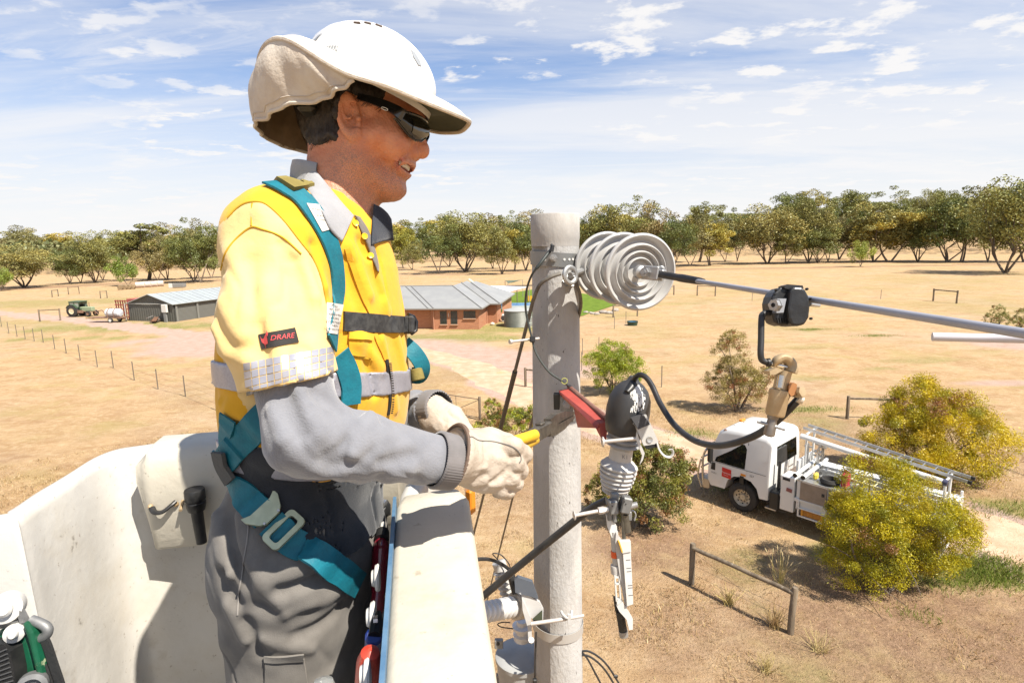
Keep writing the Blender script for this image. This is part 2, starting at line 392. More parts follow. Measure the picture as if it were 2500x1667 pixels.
def skin_build(name, f, lo, hi, h, m, parent, attr=None, smooth_it=0, relax=2):
    v, q = nets(f, lo, hi, h)
    for _ in range(relax):                    # take the stair-steps out, then pull back onto the surface
        e = np.vstack([q[:, [0, 1]], q[:, [1, 2]], q[:, [2, 3]], q[:, [3, 0]]]); s = np.zeros_like(v); c = np.zeros(len(v)); np.add.at(s, e[:, 0], v[e[:, 1]]); np.add.at(c, e[:, 0], 1); v = .5*v+.5*s/np.maximum(c, 1)[:, None]
        vv = v.astype(np.float32); v = v-grad(f, vv)*np.clip(f(vv), -h, h)[:, None]*.8
    o = ORG.get(parent.name, np.zeros(3)); me = raw_mesh(name, W(v)-o, q, m, 180)
    if attr:
        for nm, fn in attr.items(): at = me.attributes.new(nm, 'FLOAT', 'POINT'); at.data.foreach_set('value', fn(v).astype(np.float32))
    ob = link(name, me, parent, o); return ob
# ------------------------------------------------------------------ ground, tracks, lawn
def hgt(x, y):
    x = np.asarray(x, float); y = np.asarray(y, float)
    d = np.hypot(x, y)
    return sstep(d, 200, 700)*(3+9*sstep(x, -60, 260))+0.5*sstep(d, 90, 200)*(fbm(x/60, y/60, 0, 3, 5)-0.5)
def gpath(pp): return smooth_path([np.r_[G(u, v)[:2]] for u, v in pp], 10)
def dist_path(x, y, path):
    best = np.full(x.shape, 1e9)
    for a, b in zip(path[:-1], path[1:]):
        ab = b-a; t = np.clip(((x-a[0])*ab[0]+(y-a[1])*ab[1])/(ab@ab+1e-9), 0, 1)
        best = np.minimum(best, np.hypot(x-a[0]-t*ab[0], y-a[1]-t*ab[1]))
    return best
road = gpath([(2900, 1500), (2430, 1312), (2050, 1205), (1720, 1112), (1430, 1022), (1240, 940), (1120, 885), (900, 842), (560, 828), (420, 812), (250, 790), (60, 770), (-200, 752)])
yard = gpath([(1290, 900), (1180, 862), (1010, 850), (760, 842), (540, 850), (430, 830)])
creek = gpath([(960, 672), (1190, 668), (1300, 664), (1500, 662), (1680, 659), (1900, 655), (2150, 651), (2420, 646), (2700, 640)])
creek2 = gpath([(-100, 714), (60, 706), (230, 697), (420, 689), (560, 684)])
rr = np.concatenate([np.linspace(0.0, 4, 6)[1:], np.geomspace(4.4, 60, 170), np.geomspace(61, 3000, 130)])
aa = np.concatenate([np.linspace(-180, -58, 40)[:-1], np.linspace(-58, 58, 330), np.linspace(58, 180, 40)[1:-1]])*math.pi/180
RR, AA = np.meshgrid(rr, aa, indexing='ij'); gx = RR*np.sin(AA); gy = RR*np.cos(AA)
near = 0.05*(fbm(gx/1.1, gy/1.1, 0, 3, 21)-0.5)*sstep(RR, 45, 10)
gz = hgt(gx, gy)+near
droad = dist_path(gx, gy, road); dyard = dist_path(gx, gy, yard); dcr = np.minimum(dist_path(gx, gy, creek), dist_path(gx, gy, creek2))
n1 = fbm(gx/3.0, gy/3.0, 0, 4, 3); n2 = fbm(gx/14.0, gy/14.0, 0, 4, 9); n3 = fbm(gx/1.2, gy/1.2, 0, 3, 13)
w_dirt = sstep(droad+(n1-.5)*2.2, 2.3, 1.3)*(0.75+0.5*n3)
w_dirt = np.maximum(w_dirt, sstep(dyard+(n1-.5)*7, 7.0, 2.0)*0.85)
def blob(u, v, rx, ry, rot=0.0, z=0.0):
    c = G(u, v, z)[:2]; dx = gx-c[0]; dy = gy-c[1]; ca, sa = math.cos(rot), math.sin(rot)
    return np.sqrt(((dx*ca+dy*sa)/rx)**2+((-dx*sa+dy*ca)/ry)**2)
w_green = np.zeros_like(gx)
for u, v, rx, ry, a in ((1090, 826, 9, 4, .9), (1240, 800, 8, 4, .8), (380, 800, 16, 3.0, 1.0), (300, 795, 14, 3.5, .9), (520, 795, 12, 2.0, 1.0), (210, 826, 14, .8, .9), (90, 740, 40, 9, .55),
                     (60, 790, 26, 5, .35), (2370, 1372, 1.3, .6, .9), (2450, 1405, 1.3, .6, .9), (2300, 1400, 1.3, .8, .7), (2480, 1240, 1.8, .8, .7), (2420, 1060, 2.4, 1.2, .45),
                     (1960, 1000, 2.2, .6, .8), (1690, 1060, 1.2, .8, .6), (1980, 805, 1.6, .5, 1.), (2140, 820, 2.0, .6, .8), (1640, 742, 8, 2, .55), (2160, 900, 1.6, .5, .6), (1980, 925, 2, .6, .5),
                     (1960, 848, 4, 1.0, .45), (2240, 880, 4, 1.2, .5), (1770, 1190, .6, .3, .7), (1400, 760, 6, 2.0, .5), (2050, 1350, .7, .5, .6), (2180, 1360, .9, .4, .5)):
    b = blob(u, v, rx, ry); w_green = np.maximum(w_green, a*sstep(b+(n1-.5)*1.1+(n3-.5)*.7, 1.15, 0.45))
w_green = np.maximum(w_green, 0.30*sstep(n2, .56, .70)*sstep(RR, 22, 60)*sstep(RR, 260, 120))
w_green = np.maximum(w_green, 0.5*sstep(n1, .66, .78)*sstep(gx, 2, 8)*sstep(RR, 60, 20))
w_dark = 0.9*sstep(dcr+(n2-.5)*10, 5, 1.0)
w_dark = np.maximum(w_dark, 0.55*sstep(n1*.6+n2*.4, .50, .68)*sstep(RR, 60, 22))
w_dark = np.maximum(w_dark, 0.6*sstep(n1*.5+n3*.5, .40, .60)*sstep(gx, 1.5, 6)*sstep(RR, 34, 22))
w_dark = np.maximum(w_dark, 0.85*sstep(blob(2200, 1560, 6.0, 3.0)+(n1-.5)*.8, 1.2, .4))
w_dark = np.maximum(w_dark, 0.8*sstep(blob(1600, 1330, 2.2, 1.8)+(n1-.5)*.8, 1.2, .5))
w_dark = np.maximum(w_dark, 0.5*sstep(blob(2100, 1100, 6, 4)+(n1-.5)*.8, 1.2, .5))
w_dirt = np.maximum(w_dirt, 0.8*sstep(blob(2480, 840, 5, 3.5)+(n1-.5), 1.2, .3))
w_dirt = np.maximum(w_dirt, 0.7*sstep(blob(2450, 935, 4, 1.0)+(n1-.5), 1.2, .3))
na, nr = len(rr), len(aa)
gv = np.stack([gx, gy, gz], -1).reshape(-1, 3)
I, J = np.meshgrid(np.arange(na-1), np.arange(nr), indexing='ij'); J2 = (J+1) % nr
gq = np.stack([I*nr+J, I*nr+J2, (I+1)*nr+J2, (I+1)*nr+J], -1).reshape(-1, 4)
def ground_material():
    m = bpy.data.materials.new('dry_paddock'); m.use_nodes = True; nt = m.node_tree; b = nt.nodes['Principled BSDF']
    b.inputs['Roughness'].default_value = 0.95; b.inputs['Specular IOR Level'].default_value = 0.15
    at = nt.nodes.new('ShaderNodeAttribute'); at.attribute_name = 'mask'; sp = nt.nodes.new('ShaderNodeSeparateColor'); nt.links.new(at.outputs['Color'], sp.inputs[0])
    g = nt.nodes.new('ShaderNodeNewGeometry')
    def noise(s, d=6, r=.62, st=(1, 1, 1), dist=0.0):
        mp = nt.nodes.new('ShaderNodeMapping'); mp.inputs['Scale'].default_value = st; nt.links.new(g.outputs['Position'], mp.inputs[0])
        n = nt.nodes.new('ShaderNodeTexNoise'); nt.links.new(mp.outputs[0], n.inputs['Vector']); n.inputs['Scale'].default_value = s
        n.inputs['Detail'].default_value = d; n.inputs['Roughness'].default_value = r; n.inputs['Distortion'].default_value = dist; return n.outputs['Fac']
    def mr(v, a, c, o0=0., o1=1.):
        n = nt.nodes.new('ShaderNodeMapRange'); n.interpolation_type = 'SMOOTHSTEP'; nt.links.new(v, n.inputs[0])
        for i, x in enumerate((a, c, o0, o1)): n.inputs[i+1].default_value = x
        return n.outputs[0]
    def mix(f, a, c):
        n = nt.nodes.new('ShaderNodeMix'); n.data_type = 'RGBA'
        if isinstance(f, float): n.inputs[0].default_value = f
        else: nt.links.new(f, n.inputs[0])
        for i, x in ((6, a), (7, c)):
            if isinstance(x, tuple): n.inputs[i].default_value = (x[0]*.70, x[1]*.70, x[2]*.77, 1)
            else: nt.links.new(x, n.inputs[i])
        return n.outputs[2]
    def mul(a, c):
        n = nt.nodes.new('ShaderNodeMath'); n.operation = 'MULTIPLY'; nt.links.new(a, n.inputs[0])
        if isinstance(c, float): n.inputs[1].default_value = c
        else: nt.links.new(c, n.inputs[1])
        return n.outputs[0]
    straw = mix(mr(noise(.35, 5), .35, .65), (.60, .41, .20), (.50, .325, .15))
    straw = mix(mr(noise(3.5, 6), .42, .70), straw, (.66, .47, .25))
    straw = mix(mr(noise(14.0, 5, .7, (1, 1, 1), 1.5), .50, .74, 0, .6), straw, (.36, .215, .10))
    straw = mix(mr(noise(.09, 4), .45, .68, 0, .55), straw, (.58, .43, .27))
    straw = mix(mr(noise(.55, 7, .68, (1, 1.6, 1), .6), .44, .66, 0, .65), straw, (.42, .25, .11))
    straw = mix(mr(noise(1.6, 8, .72, (1, 1.5, 1), 1.2), .50, .70, 0, .7), straw, (.72, .53, .29))
    straw = mix(mr(noise(.21, 6, .6, (1, 1.4, 1), .5), .50, .68, 0, .40), straw, (.44, .37, .12))
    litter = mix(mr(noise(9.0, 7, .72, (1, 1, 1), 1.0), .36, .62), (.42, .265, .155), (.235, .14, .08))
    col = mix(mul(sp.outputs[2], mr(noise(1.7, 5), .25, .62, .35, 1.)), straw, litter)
    green = mix(mr(noise(6.0, 6), .35, .65), (.34, .33, .09), (.16, .20, .035))
    col = mix(mul(sp.outputs[1], mr(noise(4.0, 6, .7), .30, .60, .25, 1.)), col, green)
    dirt = mix(mr(noise(1.2, 6), .35, .7), (.60, .435, .32), (.52, .355, .245))
    dirt = mix(mr(noise(16, 4), .52, .75, 0, .6), dirt, (.36, .22, .13))
    col = mix(mr(sp.outputs[0], .15, .8), col, dirt)
    nt.links.new(col, b.inputs['Base Color'])
    bp = nt.nodes.new('ShaderNodeBump'); bp.inputs['Distance'].default_value = .09; bp.inputs['Strength'].default_value = .9
    nt.links.new(noise(11, 7, .75), bp.inputs['Height']); nt.links.new(bp.outputs[0], b.inputs['Normal'])
    return m
gm = ground_material()
gme = raw_mesh('ground', gv, gq, gm, 180)
ca = gme.color_attributes.new('mask', 'FLOAT_COLOR', 'POINT')
ca.data.foreach_set('color', np.stack([w_dirt, w_green, w_dark, np.ones_like(gx)], -1).astype(np.float32).ravel())
ground = link('ground', gme); tag(ground, kind='structure')
# dirt road ribbon that the ground mask feathers into
def ribbon_road(name, path, w, z, m, seed):
    L = np.r_[0, np.cumsum(np.linalg.norm(np.diff(path, axis=0), axis=1))]; n = int(L[-1]/0.8)+2; t = np.linspace(0, L[-1], n)
    q = np.stack([np.interp(t, L, path[:, 0]), np.interp(t, L, path[:, 1])], -1); tg = np.gradient(q, axis=0); tg /= np.linalg.norm(tg, axis=1)[:, None]
    nn = np.stack([-tg[:, 1], tg[:, 0]], -1); g = []
    for k, s in enumerate((-1, -.55, 0, .55, 1)):
        j = (fbm(t/1.3, t*0+k*9.1, 0, 3, seed)-.5)*1.1*abs(s)
        o = q+nn*(s*w+j*np.sign(s))[:, None]; h = (.018 if abs(s) < 1 else -.03)-(.02 if abs(s) == .55 else 0)
        g.append(np.c_[o, np.full(n, z+h)+hgt(o[:, 0], o[:, 1])])
    mb = MB(); mb.quadgrid(np.array(g)); ob = mb.build(name, m, None, 180); tag(ob, kind='structure'); return ob
road_m = mat('pale_dirt', (.62, .44, .31), .95, col2=(.52, .345, .225), scale=1.3, spots=[((.36, .22, .13), 14, .56, .76, .6), ((.46, .36, .17), .8, .56, .7, .7)], bump=.03, bscale=14, spec=.1, coord='Object')
ribbon_road('dirt_road', road[:70], 1.55, .03, road_m, 4)
# lawn, beside the pool
lawn_m = mat('mown_lawn', (.11, .17, .02), .9, col2=(.16, .23, .03), scale=1.2, bump=.03, bscale=20, spec=.1)
lp = [G(u, v, .05) for u, v in ((1240, 716), (1330, 705), (1460, 722), (1500, 729), (1520, 737), (1440, 764), (1400, 772), (1240, 772), (1225, 740))]
lv = smooth_path(lp+[lp[0]], 6)[:-1]; mb = MB(); mb.add(np.vstack([lv.mean(0)[None], lv]), [(0, i+1, (i+1) % len(lv)+1) for i in range(len(lv))])
tag(mb.build('lawn', lawn_m), kind='structure')
# ------------------------------------------------------------------ foliage
def leaf_material(name, trans=.25):
    m = bpy.data.materials.new(name); m.use_nodes = True; nt = m.node_tree; nt.nodes.clear()
    at = nt.nodes.new('ShaderNodeAttribute'); at.attribute_name = 'tint'
    oi = nt.nodes.new('ShaderNodeObjectInfo'); hs = nt.nodes.new('ShaderNodeHueSaturation'); nt.links.new(at.outputs['Color'], hs.inputs['Color'])
    mr = nt.nodes.new('ShaderNodeMapRange'); nt.links.new(oi.outputs['Random'], mr.inputs[0]); mr.inputs[3].default_value = .485; mr.inputs[4].default_value = .515
    mv = nt.nodes.new('ShaderNodeMapRange'); nt.links.new(oi.outputs['Random'], mv.inputs[0]); mv.inputs[3].default_value = 1.2; mv.inputs[4].default_value = .85
    nt.links.new(mr.outputs[0], hs.inputs['Hue']); nt.links.new(mv.outputs[0], hs.inputs['Value'])
    d = nt.nodes.new('ShaderNodeBsdfDiffuse'); t = nt.nodes.new('ShaderNodeBsdfTranslucent'); gl = nt.nodes.new('ShaderNodeBsdfGlossy'); gl.inputs['Roughness'].default_value = .45
    nt.links.new(hs.outputs[0], d.inputs[0]); nt.links.new(hs.outputs[0], t.inputs[0]); gl.inputs[0].default_value = (.8, .85, .7, 1)
    mx = nt.nodes.new('ShaderNodeMixShader'); mx.inputs[0].default_value = trans; nt.links.new(d.outputs[0], mx.inputs[1]); nt.links.new(t.outputs[0], mx.inputs[2])
    m2 = nt.nodes.new('ShaderNodeMixShader'); m2.inputs[0].default_value = .04; nt.links.new(mx.outputs[0], m2.inputs[1]); nt.links.new(gl.outputs[0], m2.inputs[2])
    o = nt.nodes.new('ShaderNodeOutputMaterial'); nt.links.new(m2.outputs[0], o.inputs[0]); return m
LEAF = leaf_material('leaf', .12); GRASSM = leaf_material('dry_blade', .35)
bark_m = mat('gum_bark', (.30, .245, .19), .9, col2=(.15, .115, .085), scale=1.5, stretch=(1, 1, .25), bump=.03, bscale=6)
bark_d = mat('dark_bark', (.13, .10, .075), .95, col2=(.22, .175, .13), scale=2, stretch=(1, 1, .25), bump=.03, bscale=6)
def leaves_mesh(name, cen, size, tint, rng, flat=.35, aspect=.4, droop=0.0, m=None):
    n = len(cen); d = rng.normal(size=(n, 3)); d[:, 2] -= droop; d /= np.linalg.norm(d, axis=1)[:, None]
    e = rng.normal(size=(n, 3)); e[:, 2] += .0; e = np.cross(d, e); e /= np.linalg.norm(e, axis=1)[:, None]+1e-9
    L = (size*rng.uniform(.6, 1.3, n))[:, None]; a = d*L*.5; b = e*L*.5*aspect
    v = np.stack([cen-a, cen+b*1.0, cen+a, cen-b], 1).reshape(-1, 3); q = np.arange(4*n).reshape(-1, 4)
    me = raw_mesh(name, v, q, m or LEAF); at = me.color_attributes.new('tint', 'FLOAT_COLOR', 'POINT')
    c = np.repeat(np.c_[tint*.86, np.ones(n)], 4, axis=0); at.data.foreach_set('color', c.astype(np.float32).ravel()); return me
def bend(p0, p1, rng, k=.12, n=5):
    p0 = np.asarray(p0, float); p1 = np.asarray(p1, float); L = np.linalg.norm(p1-p0); m = (p0+p1)/2+rng.normal(size=3)*L*k
    t = np.linspace(0, 1, n)[:, None]; return (1-t)**2*p0+2*t*(1-t)*m+t*t*p1
def gum(seed, h, w, stems, crown0, tone, nleaf=5200, leaf=.42, flatc=.72, nclump=34, thin=1.0):
    rng = np.random.default_rng(seed); tr = MB(); tips = []
    for s in range(stems):
        a = 2*math.pi*(s+rng.uniform(-.3, .3))/stems; lean = w*rng.uniform(.12, .34)*(1 if stems > 1 else .25)
        fork = np.array([math.cos(a)*lean, math.sin(a)*lean, h*crown0*rng.uniform(.85, 1.2)])
        r0 = .0145*h*(1.25 if stems == 1 else .8)
        st = bend([rng.normal()*.12, rng.normal()*.12, -.15], fork, rng, .07, 6); tr.tube(st, np.linspace(r0, r0*.62, 6), 7, False)
        for b in range(rng.integers(3, 6)):
            a2 = a+rng.uniform(-1.5, 1.5)if stems > 1 else rng.uniform(0, 6.28); e = w*rng.uniform(.35, .98)
            top = h*rng.uniform(.45, .95)*(1-.22*(e/w)**2); tip = np.array([math.cos(a2)*e, math.sin(a2)*e, top]); br = bend(fork, tip, rng, .13, 6)
            tr.tube(br, np.linspace(r0*.55, r0*.13, 6), 5, False); tips.append(tip); tips.append(br[3]+rng.normal(size=3)*.1*w)
            for c in range(2):
                t2 = br[3]+np.array([rng.normal()*.28*w, rng.normal()*.28*w, h*rng.uniform(.04, .16)]); tr.tube(bend(br[3], t2, rng, .15, 4), np.linspace(r0*.25, r0*.08, 4), 4, False); tips.append(t2)
    tips = np.array(tips); ncl = max(nclump, len(tips)); extra = []
    while len(tips)+len(extra) < ncl:
        a = rng.uniform(0, 6.283); e = w*math.sqrt(rng.uniform(0, .9)); lo = h*(crown0*.55+.04); hi = h*(1-.30*(e/w)**2)
        extra.append([math.cos(a)*e, math.sin(a)*e, lo+(hi-lo)*rng.uniform(.05, 1)**.8])
    cl = np.vstack([tips]+([np.array(extra)] if extra else [])); cr = rng.uniform(.17, .34, len(cl))*w*thin
    wgt = cr**2; idx = rng.choice(len(cl), nleaf, p=wgt/wgt.sum())
    d = rng.normal(size=(nleaf, 3)); d /= np.linalg.norm(d, axis=1)[:, None]; rad = rng.uniform(.25, 1, nleaf)**.5
    off = d*(rad*cr[idx])[:, None]; off[:, 2] *= flatc; cen = cl[idx]+off
    ct = rng.uniform(.75, 1.25, len(cl)); yl = rng.uniform(0, 1, len(cl))
    base = np.array(tone); t = base[None]*(ct[idx]*rng.uniform(.7, 1.3, nleaf))[:, None]
    t = t*(1+np.outer(yl[idx]*.35, [1.0, .55, -.1])); me = leaves_mesh('crown', cen, np.full(nleaf, leaf), t, rng, droop=.4, aspect=.55)
    tm = tr.data('trunk', bark_m if seed % 3 else bark_d, 60); return tm, me
OLIVE = (.205, .205, .066); DARKG = (.145, .168, .052); YELG = (.30, .28, .06); BRN = (.235, .205, .090); BRIGHT = (.23, .29, .055)
protos = [gum(1, 16, 6.0, 3, .24, OLIVE, 11000, nclump=62), gum(2, 16, 7.0, 4, .18, DARKG, 13000, nclump=76), gum(3, 18, 5.0, 1, .36, OLIVE, 6000, nclump=30, thin=.85), gum(4, 14, 6.4, 2, .20, BRN, 10000, nclump=60),
          gum(5, 16, 5.5, 2, .26, YELG, 9000, nclump=50), gum(6, 17, 7.5, 5, .22, OLIVE, 14000, nclump=78), gum(7, 9, 4.2, 3, .14, BRIGHT, 7000, .34, .9, nclump=46), gum(8, 18, 6.5, 2, .30, DARKG, 8500, nclump=46, thin=.9)]
PH = [16, 16, 18, 14, 16, 17, 9, 18]; PW = [6., 7., 5., 6.4, 5.5, 7.5, 4.2, 6.5]
ORD = ['first', 'second', 'third', 'fourth', 'fifth', 'sixth', 'seventh', 'eighth', 'ninth', 'tenth', 'eleventh', 'twelfth', 'thirteenth', 'fourteenth', 'fifteenth', 'sixteenth', 'seventeenth', 'eighteenth', 'nineteenth', 'twentieth']
def ordw(i):
    n = i+1; t, u = divmod(n, 10)
    if n <= 20: return ORD[i]
    return ['twenti', 'thirti', 'forti', 'fifti', 'sixti'][t-2]+'eth' if u == 0 else ['twenty', 'thirty', 'forty', 'fifty', 'sixty'][t-2]+'-'+ORD[u-1]
KIND = {0: 'olive gum tree with forked trunk', 1: 'dense dark green gum tree with many stems', 2: 'tall thin gum tree on a single trunk', 3: 'rounded brownish gum tree', 4: 'yellow-green gum tree', 5: 'broad multi-stemmed olive gum tree', 6: 'small bushy bright green tree', 7: 'tall dark gum tree with open crown'}
def plant_tree(u, v, top, hw, k, label, group, rot):
    g = G(u, v); g[2] = hgt(g[0], g[1]); d = to_cam(g)[2]; h = (v-top)/F*d*(1.10 if k in (2, 7) else 1.03); w = hw/F*d
    o = empty('gum_tree', g, label, 'tree', group, rot); sx = w/PW[k]*1.05; o.scale = (sx, sx, h/PH[k])
    tm, me = protos[k]
    for nm, q in (('trunk', tm), ('crown', me)):
        c = bpy.data.objects.new(nm, q); COL.objects.link(c); c.parent = o
    return o
FRONT = [(2, 712, 655, 24, 6), (58, 704, 599, 82, 5), (172, 695, 606, 34, 1), (198, 692, 618, 30, 0), (232, 692, 570, 50, 5), (252, 686, 606, 30, 1), (313, 699, 625, 31, 6), (362, 685, 531, 66, 2), (386, 687, 585, 40, 3), (407, 685, 573, 44, 0),
         (475, 689, 566, 56, 1), (490, 691, 541, 52, 7), (516, 680, 545, 44, 3), (985, 655, 545, 42, 4), (1006, 659, 592, 28, 0), (1072, 669, 538, 50, 7), (1098, 652, 556, 44, 1), (1138, 664, 520, 88, 5), (1202, 656, 545, 44, 3), (1226, 670, 549, 44, 0),
         (1256, 661, 548, 38, 4), (1284, 661, 538, 50, 1), (1440, 655, 520, 52, 1), (1480, 655, 505, 58, 0), (1532, 652, 488, 64, 7), (1600, 652, 500, 60, 3), (1645, 655, 530, 46, 1), (1686, 650, 531, 52, 3), (1733, 648, 531, 58, 4), (1706, 641, 492, 48, 2),
         (1873, 645, 503, 78, 5), (1920, 645, 556, 36, 0), (1972, 643, 481, 58, 0), (1997, 643, 550, 52, 1), (2048, 636, 497, 64, 7), (2100, 652, 587, 27, 6), (2134, 641, 497, 68, 0), (2172, 641, 506, 82, 4), (2310, 641, 492, 80, 1), (2346, 641, 470, 66, 7),
         (2409, 641, 468, 66, 3), (2455, 668, 440, 112, 5), (2497, 641, 448, 76, 1), (1800, 640, 515, 40, 7), (1770, 640, 540, 36, 3), (2240, 640, 512, 56, 5), (2020, 640, 520, 46, 3)]
SP = {1: 'broad spreading gum tree standing alone at the far left edge of the paddock', 0: 'small bright green tree cut off by the left edge of the picture', 6: 'small yellow-green tree standing in front of the hay bales behind the shed', 7: 'tall open-crowned gum tree rising highest above the shed',
      17: 'large pale-trunked gum tree behind the brick house, biggest of that group', 35: 'small round bright green tree standing alone in front of the right tree line', 41: 'biggest gum tree at the right edge, thick trunk with a long shadow'}
_rng = random.Random(5)
order = sorted(range(len(FRONT)), key=lambda i: FRONT[i][0])
for rank, i in enumerate(order):
    u, v, tp, hw, k = FRONT[i]
    lb = SP.get(i) or f'{KIND[k]}, {ordw(rank)} from the left in the front row'
    plant_tree(u, v, tp, hw, k, lb, 'gum trees of the front tree line', _rng.uniform(0, 6.28))
_bk = 0
for i in range(62):
    u = -60+i*43+_rng.uniform(-16, 16)
    if 560 < u < 860: continue
    _bk += 1; slope = 616-(u/2500)*52; v = slope+_rng.uniform(20, 42); tp = 560-22*(u/2500)-_rng.uniform(-12, 26)-(34 if u > 1900 else 0)
    if u < 560: tp += 26; v += 6
    plant_tree(u, v, tp, _rng.uniform(34, 62), _rng.choice([0, 1, 3, 5, 7, 4, 1, 0]), f'gum tree of the far back row, {ordw(_bk-1)} from the left, seen between front trees', 'gum trees of the back row', _rng.uniform(0, 6.28))
rng = np.random.default_rng(77); n = 60000
a_ = rng.uniform(-56, 56, n)*math.pi/180; r_ = rng.uniform(300, 640, n); xx = r_*np.sin(a_); yy = r_*np.cos(a_); cl_ = fbm(xx/13, yy/13, 0, 2, 8)
hh = hgt(xx, yy)+2+(6+9*cl_)*rng.uniform(.15, 1, n)**.6*(1+.25*sstep(xx, 100, 300)); tt_ = np.array([(.15, .155, .06), (.12, .135, .05), (.19, .18, .075)])[rng.integers(0, 3, n)]*rng.uniform(.7, 1.3, n)[:, None]
wd = link('far_woodland', leaves_mesh('far_woodland', np.c_[xx, yy, hh], np.full(n, 2.6), tt_, rng, aspect=.7)); tag(wd, 'olive-green belt of distant woodland along the horizon', 'woodland', kind='stuff')
# ------------------------------------------------------------------ shrubs near the truck
SHRUBL = leaf_material('shrub_leaf', .30)
def shrub(name, base, lobes, tones, n, label, seed, leaf=.085, stemh=.5, group='shrubs in the paddock', aspect=.3, brown=.15, stems=5, shell=.62, sc=(1, 1, 1)):
    lobes = [tuple(np.array(l[:6])*np.array([sc[0], sc[1], sc[2]]*2)) for l in lobes]
    rng = np.random.default_rng(seed); o = empty(name, base, label, 'shrub', group); tr = MB(); L = np.array([l[:6] for l in lobes], float); cen = []; tn = []
    for s in range(stems):
        l = lobes[s % len(lobes)]; tip = np.array(l[:3])+rng.normal(size=3)*np.array(l[3:6])*.3
        b = bend([rng.normal()*.08, rng.normal()*.08, -.1], tip, rng, .12, 6); tr.tube(b, np.linspace(.055, .012, 6)*max(1, stemh*1.6), 6, False)
        for q in range(4):
            t2 = b[3]+rng.normal(size=3)*np.array(l[3:6])*.6; tr.tube(bend(b[3], t2, rng, .1, 4), np.linspace(.02, .006, 4), 4, False)
    vol = L[:, 3]*L[:, 4]*L[:, 5]; wl = vol**.75; idx = rng.choice(len(L), n, p=wl/wl.sum())
    # tufts on and inside each lobe so the outline breaks up
    nt_ = 60; tu = []
    for l in L:
        d = rng.normal(size=(nt_, 3)); d /= np.linalg.norm(d, axis=1)[:, None]; d[:, 2] = np.abs(d[:, 2])*np.where(rng.random(nt_) < .25, -1, 1)
        tu.append(l[:3]+d*l[3:6]*rng.uniform(shell, 1.0, nt_)[:, None]**.6)
    tu = np.array(tu); k = rng.integers(0, nt_, n); tr_ = rng.uniform(.10, .24, (len(L), nt_))*L[:, 3:4]
    off = rng.normal(size=(n, 3)); off /= np.linalg.norm(off, axis=1)[:, None]; off *= (rng.uniform(0, 1, n)**.45*tr_[idx, k])[:, None]*1.25; off[:, 2] *= .85
    c = tu[idx, k]+off; c[:, 2] = np.maximum(c[:, 2], .03)
    tt = rng.integers(0, len(tones), (len(L), nt_)); hgt_ = (c[:, 2]-c[:, 2].min())/(np.ptp(c[:, 2])+1e-6)
    t = np.array(tones)[tt[idx, k]]*rng.uniform(.85, 1.15, n)[:, None]; br = rng.random((len(L), nt_))[idx, k] < brown
    t[br] = np.array((.26, .12, .045))*rng.uniform(.7, 1.4, br.sum())[:, None]
    me = leaves_mesh('crown', c, np.full(n, leaf), t, rng, aspect=aspect, droop=.1, m=SHRUBL)
    for nm, q in (('trunk', tr.data('trunk', bark_d, 60)), ('crown', me)):
        ob = bpy.data.objects.new(nm, q); COL.objects.link(ob); ob.parent = o
    return o
YEL = [(.52, .42, .012), (.40, .34, .014), (.62, .48, .012), (.28, .26, .018), (.46, .33, .014)]
YLG = [(.36, .40, .03), (.44, .46, .035), (.27, .32, .03)]
OLV = [(.20, .20, .045), (.15, .16, .04), (.28, .26, .05)]
DRY = [(.32, .27, .085), (.26, .22, .07), (.38, .32, .09)]
b3 = G(2262, 1172)
shrub('wattle_shrub', b3, [(-.75, 0, 1.0, 1.05, 1.1, 1.0), (.1, .1, 1.45, 1.25, 1.2, 1.15), (.95, 0, 1.0, 1.1, 1.1, .95), (.2, -.3, .75, 1.5, 1.0, .8), (-.2, .2, 1.9, .8, .8, .75)], YEL, 95000, 'large rounded yellow-green wattle shrub beyond the truck, right of the fence stub', 11, .080, brown=.05, sc=(1.38, 1.3, 1.45))
b4 = G(2150, 1436)
shrub('wattle_shrub', b4, [(-.15, .1, 1.75, .80, .8, .75), (.35, 0, 1.25, 1.0, .9, .85), (-.45, -.1, 1.15, .75, .8, .75), (.95, .1, .95, .72, .7, .6), (.15, .25, .60, 1.0, .75, .55), (1.25, .2, .75, .45, .5, .4), (-.35, .0, .45, .75, .6, .42)], YEL, 120000, 'tall yellow-green wattle shrub growing in front of the truck tray, hiding its rear wheels', 12, .055, brown=.04, sc=(1.45, 1.35, 1.42))
b5 = G(1560, 1283)
shrub('bottlebrush_shrub', b5, [(-.5, 0, .9, .85, .8, .8), (.35, 0, 1.15, .9, .8, .85), (.95, .2, 1.3, .6, .6, .6), (0, .1, 1.75, .55, .55, .5), (.3, -.2, .6, 1.0, .7, .55), (-1.15, .1, .75, .4, .5, .4)], OLV+[(.22, .21, .03)], 40000, 'dark olive shrub with reddish tips behind the hanging fuse', 13, .09, brown=.22, sc=(1.15, 1.1, 1.35))
b1 = G(1498, 962)
shrub('wattle_shrub', b1, [(-.55, 0, 1.5, 1.15, 1.1, 1.1), (.45, 0, 1.35, 1.25, 1.1, 1.05), (-.1, 0, 2.1, 1.05, 1.0, .9), (.1, 0, .9, 1.3, 1.0, .8)], YLG, 30000, 'round bright green wattle shrub just right of the pole, above the red bracket', 14, .10, brown=.04, sc=(1.12, 1.1, 1.1))
b2 = G(1800, 1005)
